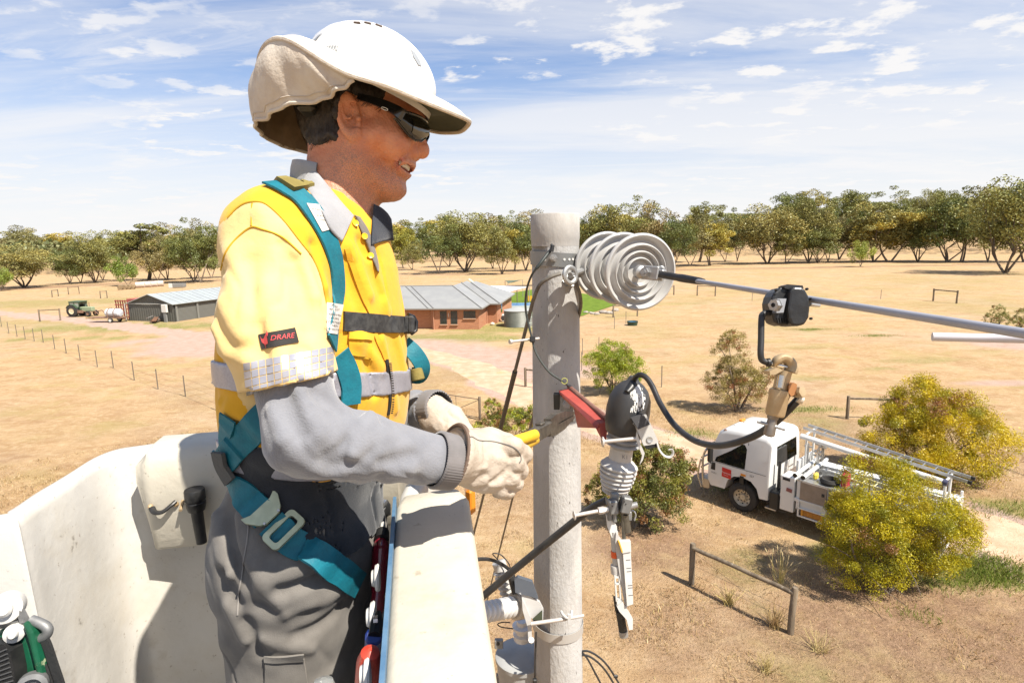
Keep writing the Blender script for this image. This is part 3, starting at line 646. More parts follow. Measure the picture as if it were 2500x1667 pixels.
shrub('dry_shrub', b2, [(-.65, 0, 1.5, 1.05, .9, .9), (.35, 0, 1.45, 1.0, .9, .85), (1.25, .1, 1.5, .8, .7, .8), (-.2, 0, 2.25, .9, .8, .7), (.0, 0, 1.0, 1.2, .9, .6), (-.45, 0, 3.1, .85, .75, .75), (-.35, 0, 3.75, .62, .6, .5), (1.7, 0, 2.1, .4, .4, .4)], DRY+[(.20, .19, .03)], 34000, 'sparse two-tiered brownish shrub behind the brass clamp, left of the black connector', 15, .085, brown=.12, stems=8, sc=(1.12, 1.1, 1.04))
b6 = G(1240, 1085)
shrub('bottlebrush_shrub', b6, [(-.75, 0, .75, .8, .8, .7), (.35, 0, .95, .9, .8, .8), (-.65, 0, 1.75, .42, .4, .42), (1.1, 0, 1.1, .6, .6, .7), (-.1, 0, 1.2, .7, .6, .5)], OLV+YLG, 24000, 'scruffy green shrub left of the pole, above the gloved hand', 16, .085, brown=.22)
for i, (u, v, h) in enumerate(((2432, 800, 2.5), (2492, 806, 2.3))):
    g = G(u, v); shrub('thistle_shrub', g, [(0, 0, h*.5, .7, .6, h*.45), (.5, 0, h*.3, .8, .6, h*.3), (-.6, 0, h*.3, .7, .6, h*.28)], [(.30, .27, .07), (.42, .34, .12), (.22, .23, .05)], 3500, ['tall sparse weed clump on pale soil above the conductor, left one of two', 'tall sparse weed clump at the right edge above the conductor'][i], 30+i, .13, brown=.1)
# ------------------------------------------------------------------ grass
def blades(name, x, y, hh, tint, seed, width=.010, label=None, z0=0.0, lean=.45):
    rng = np.random.default_rng(seed); n = len(x); a = rng.uniform(0, 6.283, n); ln = rng.normal(size=(n, 2))*lean*hh[:, None]
    base = np.c_[x, y, np.full(n, z0)]; top = base+np.c_[ln, hh]; wd = np.c_[np.cos(a), np.sin(a), np.zeros(n)]*width*.5*rng.uniform(.6, 1.5, n)[:, None]
    midp = base+(top-base)*.55+np.c_[-ln*.18, hh*.08]
    v = np.stack([base-wd, base+wd, midp+wd*.8, top, midp-wd*.8], 1).reshape(-1, 3); q = np.arange(5*n).reshape(-1, 5)
    me = raw_mesh(name, v, q, GRASSM); at = me.color_attributes.new('tint', 'FLOAT_COLOR', 'POINT'); at.data.foreach_set('color', np.repeat(np.c_[tint*.78, np.ones(n)], 5, 0).astype(np.float32).ravel())
    ob = link(name, me); tag(ob, label, 'grass', kind='stuff'); return ob
def scatter(n, dmin, dmax, seed):
    rng = np.random.default_rng(seed); out = []; got = 0
    a = rng.uniform(-52, 52, n*2)*math.pi/180; r = np.sqrt(rng.uniform(0, 1, n*2)*(dmax**2-dmin**2)+dmin**2)
    return r*np.sin(a), r*np.cos(a), rng
x, y, rng = scatter(200000, 5, 32, 40)
tuft = fbm(x/.55, y/.55, 0, 2, 51)*.6+fbm(x/3.2, y/3.2, 0, 3, 52)*.5
bare = np.minimum(1, sstep(dist_path(x, y, road[:60]), 1.2, 2.4)); dn = (.35+.65*sstep(tuft, .40, .66))*bare*(0.45+.55*sstep(-x, -9, 2)+.3*sstep(np.hypot(x, y), 16, 10))
keep = rng.random(len(x)) < dn; x, y, tuft = x[keep], y[keep], tuft[keep]; n = len(x)
pal = np.array([(.66, .48, .25), (.72, .56, .33), (.58, .41, .20), (.48, .32, .15), (.56, .48, .19)]); tint = pal[rng.choice(5, n, p=[.3, .28, .2, .12, .10])]*rng.uniform(.75, 1.2, n)[:, None]
blades('dry_grass', x, y, rng.uniform(.03, .10, n)*(0.5+1.0*sstep(tuft, .5, .8)), tint, 41, .011, 'dry straw-coloured grass covering the paddock')
gx_, gy_, gt = [], [], []
rng = np.random.default_rng(60)
for u, v, rx, ry, m in ((2370, 1376, 1.3, .55, 2300), (2450, 1408, 1.3, .55, 2300), (2310, 1415, 1.2, .6, 900), (1960, 1000, 2.2, .6, 900), (2480, 1245, 1.8, .7, 900), (1980, 805, 1.8, .5, 700), (2140, 820, 2.0, .6, 600), (1690, 1060, 1.2, .8, 500), (1770, 1190, .6, .3, 200), (2180, 1360, .9, .4, 260), (2230, 1500, .6, .35, 150)):
    g = G(u, v); d = rng.normal(size=(m, 2))*.55; gx_.append(g[0]+d[:, 0]*rx); gy_.append(g[1]+d[:, 1]*ry)
gx_ = np.concatenate(gx_); gy_ = np.concatenate(gy_); n = len(gx_)
blades('green_grass', gx_, gy_, rng.uniform(.05, .17, n), np.array([(.16, .24, .03), (.24, .30, .05), (.33, .34, .09)])[rng.integers(0, 3, n)]*rng.uniform(.8, 1.2, n)[:, None], 42, .012, 'patches of fresh green grass beside the track')
# seeding stalks and straw tufts by the rail fence
def stalk_clump(u, v, n, h, spread, label, seed, heads=True, tone=(.42, .36, .10)):
    g = G(u, v); rng = np.random.default_rng(seed); o = empty('tall_grass_tuft', g, label, 'grass tuft', 'tall grass tufts'); mb = MB(); hd = MB()
    for i in range(n):
        b = np.array([rng.normal()*spread*.3, rng.normal()*spread*.3, 0]); t = b+np.array([rng.normal()*spread, rng.normal()*spread, h*rng.uniform(.6, 1.1)])
        p = bend(b, t, rng, .06, 5); mb.tube(p, np.linspace(.006, .003, 5), 4, False)
        if heads and rng.random() < .6: d = unit(p[-1]-p[-2]); hd.tube([p[-1], p[-1]+d*.05, p[-1]+d*.13], [.006, .014, .005], 6)
    mb.build('stalks', mat('stalk%d' % seed, tone, .9, col2=(.55, .42, .18), scale=3), o, 60, local=True)
    if heads and hd.n: tag(hd.build('seed_heads', mat('seed_head', (.62, .50, .27), .95, bump=.004, bscale=60), o, 60, local=True), kind='stuff')
stalk_clump(1905, 1425, 26, .75, .26, 'tall green grass clump with pale seed heads just behind the fence rail', 71)
stalk_clump(1780, 1475, 60, .40, .16, 'yellowish grass tuft below the middle of the fence rail', 72, False, (.55, .44, .14))
stalk_clump(1890, 1530, 70, .55, .18, 'brown dead grass tuft against the right fence post', 73, False, (.44, .28, .12))
stalk_clump(1870, 1640, 46, .38, .15, 'pale grass tuft near the bottom edge below the fence', 74, False, (.58, .46, .18))
stalk_clump(2000, 1590, 46, .40, .22, 'loose straw tuft right of the fence post', 75, False, (.58, .46, .2))
stalk_clump(1975, 1200, 10, .6, .08, 'thin seeding stalks in front of the truck side lockers', 76, True, (.36, .36, .12))
# ------------------------------------------------------------------ brick house
def brick_material():
    m = bpy.data.materials.new('red_brick'); m.use_nodes = True; nt = m.node_tree; b = nt.nodes['Principled BSDF']; b.inputs['Roughness'].default_value = .9
    tcn = nt.nodes.new('ShaderNodeTexCoord'); mp = nt.nodes.new('ShaderNodeMapping'); nt.links.new(tcn.outputs['UV'], mp.inputs[0])
    br = nt.nodes.new('ShaderNodeTexBrick'); nt.links.new(mp.outputs[0], br.inputs['Vector']); br.inputs['Scale'].default_value = 1.0
    br.inputs['Color1'].default_value = (.33, .10, .04, 1); br.inputs['Color2'].default_value = (.43, .155, .06, 1); br.inputs['Mortar'].default_value = (.40, .27, .18, 1)
    br.inputs['Brick Width'].default_value = .24; br.inputs['Row Height'].default_value = .086; br.inputs['Mortar Size'].default_value = .012; br.inputs['Bias'].default_value = -.1
    nt.links.new(br.outputs[0], b.inputs['Base Color']); return m
BRICK = brick_material()
def planar_uv(ob):
    me = ob.data; uv = me.uv_layers.new(name='uv'); 
    for p in me.polygons:
        n = p.normal; a = Vector((0, 0, 1)).cross(n); a = a.normalized() if a.length > .1 else Vector((1, 0, 0)); b = n.cross(a)
        for li in p.loop_indices: co = me.vertices[me.loops[li].vertex_index].co; uv.data[li].uv = (co.dot(a), co.dot(b))
steel_roof = mat('steel_roof', (.42, .42, .40), .45, .3, col2=(.37, .37, .36), scale=.6)
trim_m = mat('grey_trim', (.30, .29, .27), .6); dark_glass = mat('dark_glass', (.012, .014, .013), .06, spec=.6, col2=(.03, .04, .04), scale=2)
cream = mat('cream_paint', (.62, .50, .40), .8)
HA = np.array([-3.5, 60.55, 0]); hx = np.array([math.cos(R(-8)), math.sin(R(-8)), 0]); hy = np.array([-hx[1], hx[0], 0]); hz_ = np.array([0, 0, 1.0])
def HL(x, y, z): return HA+hx*x+hy*y+hz_*z
house = empty('brick_house', HA, 'red brick house with grey hipped metal roof, left of the pole', 'house')
zE, zR = 2.32, 4.3
def wall(name, x0, y0, x1, y1, th=.24, h=2.3):
    a = HL(x0, y0, -.05); b = HL(x1, y1, -.05); d = unit(b-a); n = np.cross(d, hz_); mb = MB()
    mb.box((a+b)/2+hz_*(h/2)-n*th/2, (np.linalg.norm(b-a), th, h), (d, n, hz_)); ob = mb.build(name, BRICK, house, None); planar_uv(ob); return ob
front = wall('wall', -4.9, 0, -.243, 0); side = wall('wall', 0, 0, 0, 4.7); wall('wall', .003, 4.7, .955, 4.7); side2 = wall('wall', 1.2, 4.7, 1.2, 17); wall('wall', -16, .6, -4.65, .6); wall('wall', -4.9, .003, -4.9, .35)
mb = MB(); zu = .16
r0 = [HL(-16, -.35, zE), HL(.4, -.35, zE), HL(-4.2, 5.8, zR), HL(-16, 5.8, zR)]
def plate(pts, name, m, parent, th=.06):
    pts = np.array(pts); n = unit(np.cross(pts[1]-pts[0], pts[2]-pts[0])); n = n if n[2] > 0 else -n
    k = len(pts); mb = MB(); mb.add(np.vstack([pts, pts-n*th]), [tuple(range(k)), tuple(range(2*k-1, k-1, -1))]+[(i, k+i, k+(i+1) % k, (i+1) % k) for i in range(k)])
    return mb.build(name, m, parent, None)
roof = plate(r0, 'roof', steel_roof, house)
plate([HL(.403, -.35, zE), HL(.403, 16, zE), HL(-4.2, 14, zR), HL(-4.2, 5.803, zR)], 'roof_slope', steel_roof, roof)
plate([HL(.35, 4.3, zE+.02), HL(1.6, 4.3, zE+.02), HL(-2.95, 10.5, zR+.02), HL(-4.2, 10.5, zR+.02)], 'roof_slope', steel_roof, roof)
plate([HL(1.603, 4.3, zE+.02), HL(1.603, 17.4, zE+.02), HL(-2.95, 13.4, zR+.02), HL(-2.95, 10.503, zR+.02)], 'roof_slope', steel_roof, roof)
cap = mat('ridge_cap', (.27, .265, .25), .5)
for a, b in (((.4, -.35, zE), (-4.2, 5.8, zR)), ((-4.85, -.35, zE), (-9.2, 5.8, zR)), ((-5.45, -.35, zE), (-9.9, 5.8, zR)), ((.35, 4.3, zE+.03), (-4.2, 10.5, zR+.03)), ((1.6, 4.3, zE+.03), (-2.95, 10.5, zR+.03)), ((-16, 5.8, zR), (-4.2, 5.8, zR))):
    MB().cyl(HL(*a)+hz_*.02, HL(*b)+hz_*.02, .07, n=6).build('ridge_capping', cap, roof)
for a, b in (((-16, -.38, zE-.05), (.40, -.38, zE-.05)), ((.44, -.38, zE-.05), (.44, 4.3, zE-.05)), ((.44, 4.26, zE-.05), (1.6, 4.26, zE-.05)), ((1.64, 4.26, zE-.05), (1.64, 17.4, zE-.05))):
    p, q = HL(*a), HL(*b); d = unit(q-p); mb = MB(); mb.box((p+q)/2, (np.linalg.norm(q-p), .07, .14), (d, np.cross(d, hz_), hz_)); mb.build('gutter', trim_m, house, None)
frame_m = mat('window_frame', (.06, .06, .055), .5); sill_m = mat('brick_sill', (.58, .36, .23), .9)
def hwin(x0, x1, z0, z1, split=1):
    mb = MB(); f = .05
    for c, s in (((x0+f/2, (z0+z1)/2), (f, z1-z0)), ((x1-f/2, (z0+z1)/2), (f, z1-z0)), (((x0+x1)/2, z1-f/2), (x1-x0-2*f-.004, f)), (((x0+x1)/2, z0+f/2), (x1-x0-2*f-.004, f))):
        mb.box(HL(c[0], -.006, c[1]), (s[0], .07, s[1]), (hx, hy, hz_))
    for k in range(1, split): mb.box(HL(x0+(x1-x0)*k/split, -.006, (z0+z1)/2), (.05, .06, z1-z0-2*f-.004), (hx, hy, hz_))
    w = mb.build('window', frame_m, house, None)
    for k in range(split):
        a = x0+(x1-x0)*k/split; b = x0+(x1-x0)*(k+1)/split; mb = MB(); mb.box(HL((a+b)/2, -.004, (z0+z1)/2), (b-a-.06, .03, z1-z0-.08), (hx, hy, hz_)); mb.build('pane', dark_glass, w, None)
    mb = MB(); mb.box(HL((x0+x1)/2, -.06, z0-.05), (x1-x0+.12, .14, .09), (hx, hy, hz_)); mb.build('sill', sill_m, w, None)
hwin(-4.25, -3.52, .56, 2.0); hwin(-3.08, -2.36, .56, 2.0); hwin(-1.66, -.36, 1.2, 2.0, 2)
for x, y in ((-4.98, -.06), (-5.25, .3), (.06, 4.55)): MB().cyl(HL(x, y, 0), HL(x, y, 2.25), .05, n=8).build('downpipe', mat('downpipe', (.55, .28, .17), .7), house)
MB().box(HL(-3.3, -.04, 1.55), (.07, .06, .4), (hx, hy, hz_)).build('wall_lamp', cream, house, None)
mb = MB(); mb.box(HL(1.22, 8.0, 1.4), (.05, .9, 1.0), (hx, hy, hz_)); mb.build('window', dark_glass, house, None)
# water tank, small things round the house
tk = HL(3.9, 2.6, 0); wt_ = empty('water_tank', tk, 'round corrugated grey-green water tank at the corner of the brick house', 'water tank')
tank_m = mat('tank_steel', (.22, .235, .21), .55, .2, col2=(.28, .29, .26), scale=1)
MB().lathe(tk, (0, 0, 1), [(k*.05, 1.55+(.022 if k % 2 else -.012)) for k in range(0, 36)], 36, cap=False).build('tank_wall', tank_m, wt_, 40)
MB().lathe(tk+hz_*1.75, (0, 0, 1), [(0, 1.6), (.04, 1.6), (.32, .25), (.36, .05)], 36).build('tank_lid', mat('tank_lid', (.50, .50, .47), .5, .3), wt_, 40)
gt = tk+np.array([1.0, -2.2, 0]); gate = empty('small_gate', gt, 'small pale green tubular gate standing by the water tank', 'gate')
gm_ = mat('pale_green_tube', (.42, .50, .42), .5)
for a, b in (((0, 0, .1), (0, 0, 1.25)), ((1.3, .2, .1), (1.3, .2, 1.25)), ((0, 0, 1.25), (1.3, .2, 1.25)), ((0, 0, .12), (1.3, .2, .12)), ((0, 0, .6), (1.3, .2, .6)), ((.65, .1, .12), (.65, .1, 1.25))):
    MB().cyl(gt+np.array(a), gt+np.array(b), .028, n=6).build('tube', gm_, gate)
ac = HL(1.75, 6.2, 0); acu = empty('air_conditioner', ac, 'white air conditioner unit against the side wall of the brick house', 'air conditioner')
MB().box(ac+hz_*.45, (.4, .9, .8), (hx, hy, hz_), .03).build('casing', mat('off_white', (.72, .70, .66), .5), acu, 30); MB().lathe(ac+hx*-.0+hz_*.47-hy*.452, -hy, [(0, .28), (.02, .28), (.03, .05)], 16).build('fan_grille', mat('dark_grille', (.05, .05, .05), .6), acu)
bd = HL(.9, 3.2, 0); b_ = MB()
b_.lathe(bd, (0, 0, 1), [(0, .22), (.16, .28), (.28, .2), (.34, .02)], 10); tag(b_.build('boulder', mat('pale_stone', (.66, .58, .48), .95, bump=.03, bscale=5)), 'pale boulder on the grass by the house side wall', 'boulder')
# pool and its surroundings
pb = G(1268, 752); mb = MB(); mb.box(pb+np.array([.8, 0, .28]), (9, 4.0, .5), None); pool = empty('swimming_pool', pb, 'blue above-ground swimming pool behind the brick house', 'pool')
mb.build('pool_wall', mat('pool_wall', (.62, .66, .70), .5), pool, None)
mb = MB(); mb.box(pb+np.array([.8, 0, .55]), (8.7, 3.7, .02)); mb.build('pool_water', mat('pool_water', (.06, .24, .55), .08, col2=(.10, .34, .66), scale=1.5, bump=.03, bscale=3), pool, None)
def sail(corners, label, m, post=True):
    c = [np.array(q) for q in corners]; o = empty('shade_sail', c[0]*[1, 1, 0], label, 'shade sail', 'shade sails in the yard'); n = 9; g = []
    a, b, d = c; rows = []
    mb = MB(); pts = {}; vs = []
    for i in range(n+1):
        for j in range(n+1-i):
            s, t = i/n, j/n; w = 1-s-t; p = w*a+s*b+t*d; cen = (a+b+d)/3; sag = 27*s*t*w; edge = 4*(s*t+s*w+t*w)/1.34
            p = p+(cen-p)*.10*edge*(1-sag)-np.array([0, 0, .18*sag]); pts[(i, j)] = len(vs); vs.append(p)
    f = []
    for i in range(n):
        for j in range(n-i):
            f.append((pts[(i, j)], pts[(i+1, j)], pts[(i, j+1)]))
            if j < n-i-1: f.append((pts[(i+1, j)], pts[(i+1, j+1)], pts[(i, j+1)]))
    vs = np.array(vs); k = len(vs); mb.add(np.vstack([vs, vs-np.array([0, 0, .012])]), f+[tuple(x+k for x in q[::-1]) for q in f]); mb.build('cloth', m, o, 180, recalc=False)
    for q in c: MB().cyl(q*[1, 1, 0], q+np.array([0, 0, .05]), .05, n=6).build('post', trim_m, o)
def AT(u, v, dist):     # a point in the air at a given distance along the pixel's ray
    return CAM+ray(u, v)*dist
white_cloth = mat('white_sailcloth', (.74, .70, .80), .8); green_cloth = mat('green_sailcloth', (.10, .12, .08), .8)
sail([AT(1166, 696, 82), AT(1240, 714, 78), AT(1292, 700, 84)], 'white triangular shade sail stretched beside the house roof', white_cloth)
sail([AT(1233, 685, 95), AT(1276, 683, 97), AT(1240, 692, 92)], 'dark green shade sail at the back of the yard', green_cloth)
ph = G(1146, 725); phz = empty('cubby_house', ph, 'small green-roofed cubby house showing above the brick house roof', 'cubby house')
cd = to_cam(ph)[2]; mcub = mat('dark_green_boards', (.06, .075, .045), .8)
e = .9
MB().box(ph+np.array([0, 0, 1.0]), (2.6, 2.4, 2.0)).build('walls', mcub, phz, None)
for s in (-1, 1):
    plate([ph+np.array([s*1.75, -1.5, 1.9]), ph+np.array([s*1.75, 1.5, 1.9]), ph+np.array([0, 1.5, 3.15]), ph+np.array([0, -1.5, 3.15])], 'roof_slope', mat('pale_green_roof', (.46, .50, .42), .5), phz)
pg = G(1288, 738); pgf = empty('play_frame', pg, 'timber play frame with yellow panels on the lawn beside the pole', 'play equipment')
wood_m = mat('grey_timber', (.20, .155, .11), .9, col2=(.13, .10, .075), scale=3, stretch=(1, 1, .3), bump=.01, bscale=12)
for dx in (-3.2, -1.6, 0, .9):
    for dy in (0, 1.4): MB().cyl(pg+np.array([dx, dy, 0]), pg+np.array([dx, dy, 2.6]), .07, n=6).build('post', wood_m, pgf)
for dy in (0, 1.4): MB().cyl(pg+np.array([-3.3, dy, 2.55]), pg+np.array([1., dy, 2.55]), .06, n=6).build('beam', wood_m, pgf)
MB().box(pg+np.array([.45, -.05, .6]), (.8, .06, .8)).build('panel', mat('yellow_plastic', (.75, .42, .03), .5), pgf, None)
# ------------------------------------------------------------------ farm shed
SA = np.array([-50.46, 74.87, 0]); sx = unit(np.array([7.31, -2.33, 0])); sy = np.array([-sx[1], sx[0], 0]); SWD = 7.67; SLN = 30.0
def SL(x, y, z): return SA+sx*x+sy*y+hz_*z
shed = empty('farm_shed', SA, 'long dark grey steel farm shed with roller doors, left of the lineworker', 'shed')
clad = mat('dark_cladding', (.105, .105, .092), .6, .1, col2=(.12, .12, .105), scale=1); clad2 = mat('roller_steel', (.155, .155, .138), .55, .1)
def ribbed(x0, y0, x1, y1, h0, h1f=None, step=.38, name='wall', m=clad, amp=.035):
    a, b = SL(x0, y0, 0), SL(x1, y1, 0); L = np.linalg.norm(b-a); d = unit(b-a); n = np.cross(d, hz_); k = max(2, int(L/step)*4); t = np.linspace(0, L, k)
    off = amp*(np.arange(k) % 4 < 2); g = []
    for z in (0, 1): g.append([a+d*t[i]+n*off[i]+hz_*(h0 if z else -.05)+(hz_*(h1f(t[i]) if (z and h1f) else 0)) for i in range(k)])
    back = [[p-n*.10 for p in r] for r in g]; mb = MB(); gg = np.array([g[0], g[1], back[1], back[0]]); mb.quadgrid(gg, cu=True); ob = mb.build(name, m, shed, None); return ob
ribbed(0, 0, SWD, 0, 2.3, lambda t: 1.2*(1-abs(t-SWD/2)/(SWD/2)))
ribbed(0, SLN, 0, .11, 2.3)
for k in range(9):      # bays: post, roller door of horizontal slats, header
    y0 = .25+k*3.3
    MB().box(SL(SWD-.06, y0+.14, 1.14), (.22, .28, 2.36), (sx, sy, hz_)).build('door_post', mat('shed_post', (.20, .20, .18), .6), shed, None)
    n = 26; g = []
    for j in range(n+1):
        z = j*2.0/n; o = .02*(j % 2); g.append([SL(SWD-.12+o, y0+.285, z), SL(SWD-.12+o, y0+3.29, z)])
    mb = MB(); mb.quadgrid(np.array(g)); mb.build('roller_door', clad2, shed, None)
    MB().box(SL(SWD-.07, y0+1.79, 2.16), (.12, 3.0, .30), (sx, sy, hz_)).build('door_header', clad, shed, None)
sroof = mat('shed_roof_steel', (.52, .56, .55), .4, .3, col2=(.47, .50, .50), scale=.7)
rl = plate([SL(-.25, -.3, 2.28), SL(-.25, SLN, 2.28), SL(SWD/2, SLN, 3.56), SL(SWD/2, -.3, 3.56)], 'roof', sroof, shed); rr_ = plate([SL(SWD+.25, -.3, 2.28), SL(SWD+.25, SLN, 2.28), SL(SWD/2+.003, SLN, 3.56), SL(SWD/2+.003, -.3, 3.56)], 'roof', sroof, shed)
for k in range(1, 30): MB().box((SL(SWD+.2, k, 2.32)+SL(SWD/2, k, 3.59))/2, (4.2, .05, .03), (unit(SL(SWD/2, 0, 3.56)-SL(SWD+.25, 0, 2.28)), sy, np.cross(unit(SL(SWD/2, 0, 3.56)-SL(SWD+.25, 0, 2.28)), sy))).build('roof_rib', sroof, rr_, None)
MB().box(SL(SWD/2, -.12, 2.3), (SWD+.3, .06, .10), (sx, sy, hz_)).build('barge_trim', mat('pale_trim', (.45, .45, .42), .6), shed, None)
MB().cyl(SL(-.25, -.32, 0), SL(-.25, -.32, 2.25), .06, n=8).build('downpipe', mat('pale_trim', (.5, .5, .5)), shed)
mbx = SL(6.55, -.35, 0); mbo = empty('meter_box', mbx, 'white meter box on a grey post at the shed gable end', 'meter box')
MB().box(mbx+hz_*1.75, (.8, .3, 1.0), (sx, sy, hz_), .03).build('box', mat('off_white', (.72, .7, .66)), mbo, 30); MB().box(mbx+hz_*.62, (.42, .2, 1.24), (sx, sy, hz_)).build('post', mat('mid_grey', (.24, .24, .23), .6), mbo, None)
jk = SL(5.1, -.9, 0); jko = empty('scrap_heap', jk, 'heap of grey and rusty scrap metal against the shed gable wall', 'scrap')
_r = random.Random(9)
for k in range(9):
    c = jk+sx*_r.uniform(-.8, .8)+sy*_r.uniform(-.4, .3)+hz_*_r.uniform(.15, .75); q = unit(np.array([_r.uniform(-1, 1), _r.uniform(-1, 1), _r.uniform(-.4, .4)])); a_, b_2 = frame(q)
    MB().box(c, (_r.uniform(.5, 1.4), _r.uniform(.08, .5), _r.uniform(.05, .25)), (q, a_, b_2)).build('scrap_piece', mat('scrap%d' % (k % 3), [(.16, .15, .14), (.22, .10, .05), (.28, .27, .26)][k % 3], .8, col2=(.12, .07, .04), scale=3), jko, None)
# red shipping crate and steel rack behind the shed
cr = SL(-.8, 3.5, 0); cro = empty('red_container', cr, 'faded red shipping container partly behind the shed gable', 'container')
MB().box(cr+hz_*1.35-sx*1.4+sy*2, (2.4, 6, 2.6), (sx, sy, hz_), .03).build('shell', mat('faded_red', (.52, .16, .12), .7, col2=(.42, .12, .09), scale=1), cro, 30)
rk = SL(-2.9, 1.2, 0); rko = empty('red_steel_rack', rk, 'tall red steel rack frame standing left of the shed', 'rack'); rm = mat('red_paint', (.34, .06, .05), .6)
for i in range(6): MB().box(rk+sx*(i*.42-.8)+hz_*1.3, (.10, .10, 2.6), (sx, sy, hz_)).build('upright', rm, rko, None)
for j in range(5): MB().box(rk+sx*.25-sy*.09+hz_*(.3+j*.55), (2.3, .06, .10), (sx, sy, hz_)).build('rail', rm, rko, None)
# ------------------------------------------------------------------ tractor, sprayer trailer, bales
TR = G(205, 772); tr_o = empty('tractor', TR, 'old green tractor with cab parked left of the shed', 'tractor'); tx = unit(np.array([1, -.12, 0])); ty = np.array([-tx[1], tx[0], 0])
def TL(x, y, z): return TR+tx*x+ty*y+hz_*z
tg = mat('tractor_green', (.045, .085, .04), .5, col2=(.07, .11, .06), scale=2); tyre_m = mat('tyre_rubber', (.022, .021, .02), .85, col2=(.045, .04, .035), scale=6); hubc = mat('cream_hub', (.72, .62, .40), .6); rust = mat('rusty_steel', (.20, .10, .06), .85, col2=(.30, .19, .13), scale=5)
def wheel(o, c, ax, r, w, rim_r, rm_, name='wheel', lugs=0):
    mb = MB(); mb.lathe(np.asarray(c)-unit(ax)*w/2, ax, [(0, rim_r), (.0, r*.90), (w*.12, r*.985), (w*.3, r), (w*.7, r), (w*.88, r*.985), (w, r*.90), (w, rim_r)], 28, cap=False)
    t = mb.build(name, tyre_m, o, 40); mb = MB()
    mb.lathe(np.asarray(c)-unit(ax)*w*.42, ax, [(0, 0.01), (0, rim_r*.3), (w*.04, rim_r*.55), (w*.02, rim_r*.85), (-.02, rim_r*.93), (-.02, rim_r+.004), (w*.84, rim_r+.004), (w*.84, .01)], 24, cap=False); mb.build('rim', rm_, t, 40)
    return t
for s in (-1, 1): wheel(tr_o, TL(-.9, s*.8, .85), ty*(1 if s > 0 else -1)*-1 if False else ty, .85, .45, .42, hubc); wheel(tr_o, TL(1.35, s*.65, .42), ty, .42, .25, .2, rust)
MB().box(TL(.75, 0, 1.05), (1.9, .62, .65), (tx, ty, hz_), .08).build('bonnet', mat('pale_green', (.30, .36, .22), .6), tr_o, 30)
MB().box(TL(-.7, 0, .95), (1.6, .9, .6), (tx, ty, hz_), .06).build('chassis', tg, tr_o, 30)
MB().box(TL(-.65, 0, 2.12), (1.7, 1.5, .14), (tx, ty, hz_), .04).build('cab_roof', tg, tr_o, 30)
for x in (-1.4, -.65, .1):
    for s in (-1, 1): MB().box(TL(x, s*.68, 1.65), (.07, .07, .84), (tx, ty, hz_)).build('cab_post', tg, tr_o, None)
for s in (-1, 1):
    MB().box(TL(-1.02, s*.66, 1.72), (.64, .02, .62), (tx, ty, hz_)).build('cab_window', mat('pale_glass', (.35, .38, .33), .1), tr_o, None); MB().box(TL(-.28, s*.66, 1.72), (.62, .02, .62), (tx, ty, hz_)).build('cab_window', mat('pale_glass', (.3, .3, .3)), tr_o, None)
    mb = MB(); mb.lathe(TL(-.9, s*.8-.24, .85), ty, [(0, .92), (.48, .92)], 14, cap=False, ang=(math.pi*.15, math.pi*.85)); mb.build('mudguard', tg, tr_o)
MB().cyl(TL(.9, .2, 1.3), TL(.9, .2, 1.95), .04, n=6).build('exhaust', rust, tr_o)
for s in (-1, 1): MB().tube([TL(.2, s*.6, .9), TL(1.4, s*.6, .6), TL(2.4, s*.6, .8), TL(2.9, s*.6, .35)], .06, 6).build('loader_arm', rust, tr_o)
MB().box(TL(0.25, -.85, .75), (1.1, .12, .4), (tx, ty, hz_), .03).build('side_tank', rust, tr_o, 30)
SPR = G(282, 786); sp_o = empty('sprayer_trailer', SPR, 'farm trailer carrying a white spray tank beside the tractor', 'trailer')
def PL(x, y, z): return SPR+tx*x+ty*y+hz_*z
for s in (-1, 1): wheel(sp_o, PL(0, s*.75, .33), ty, .33, .2, .19, mat('white_hub', (.75, .72, .65), .5))
MB().box(PL(-.9, 0, .62), (4.6, 1.3, .12), (tx, ty, hz_)).build('deck', rust, sp_o, None); MB().box(PL(-3.6, 0, .5), (1.2, .1, .1), (tx, ty, hz_)).build('drawbar', rust, sp_o, None)
MB().lathe(PL(-1.1, 0, 1.22), tx, [(0, .1), (.06, .45), (.18, .54), (1.9, .54), (2.02, .45), (2.08, .1)], 20).build('spray_tank', mat('white_poly', (.70, .72, .74), .4, col2=(.60, .62, .66), scale=2), sp_o)
for x in (-.5, .35): MB().tube([PL(x, -.6, .66), PL(x, -.6, 1.45), PL(x, -.2, 1.82), PL(x, .2, 1.82), PL(x, .6, 1.45), PL(x, .6, .66)], .045, 6).build('tank_hoop', rust, sp_o)
MB().tube([PL(.9, 0, .6), PL(1.4, 0, .45), PL(1.7, .1, .9)], .05, 6).build('boom', rust, sp_o)
bale_w = mat('wrapped_bale', (.64, .54, .46), .7, col2=(.56, .44, .36), scale=2); bale_d = mat('old_bale', (.34, .24, .13), .95, col2=(.2, .14, .08), scale=3, bump=.05, bscale=6)
for i in range(4):
    c = G(343+i*15.5, 703-i*1.2); d = unit(np.array([1, .45, 0])); L = 2.0; r = .75
    b = MB(); b.lathe(c+hz_*r-d*L/2, d, [(0, .02), (0, r*.86), (.1, r), (L*.5, r*1.02), (L-.1, r), (L, r*.86), (L, .02)], 18, cap=False)
    tag(b.build('hay_bale', bale_w), ['leftmost', 'second', 'third', 'rightmost'][i]+' pink-white wrapped round hay bale in the row behind the shed', 'hay bale', 'wrapped hay bales behind the shed')
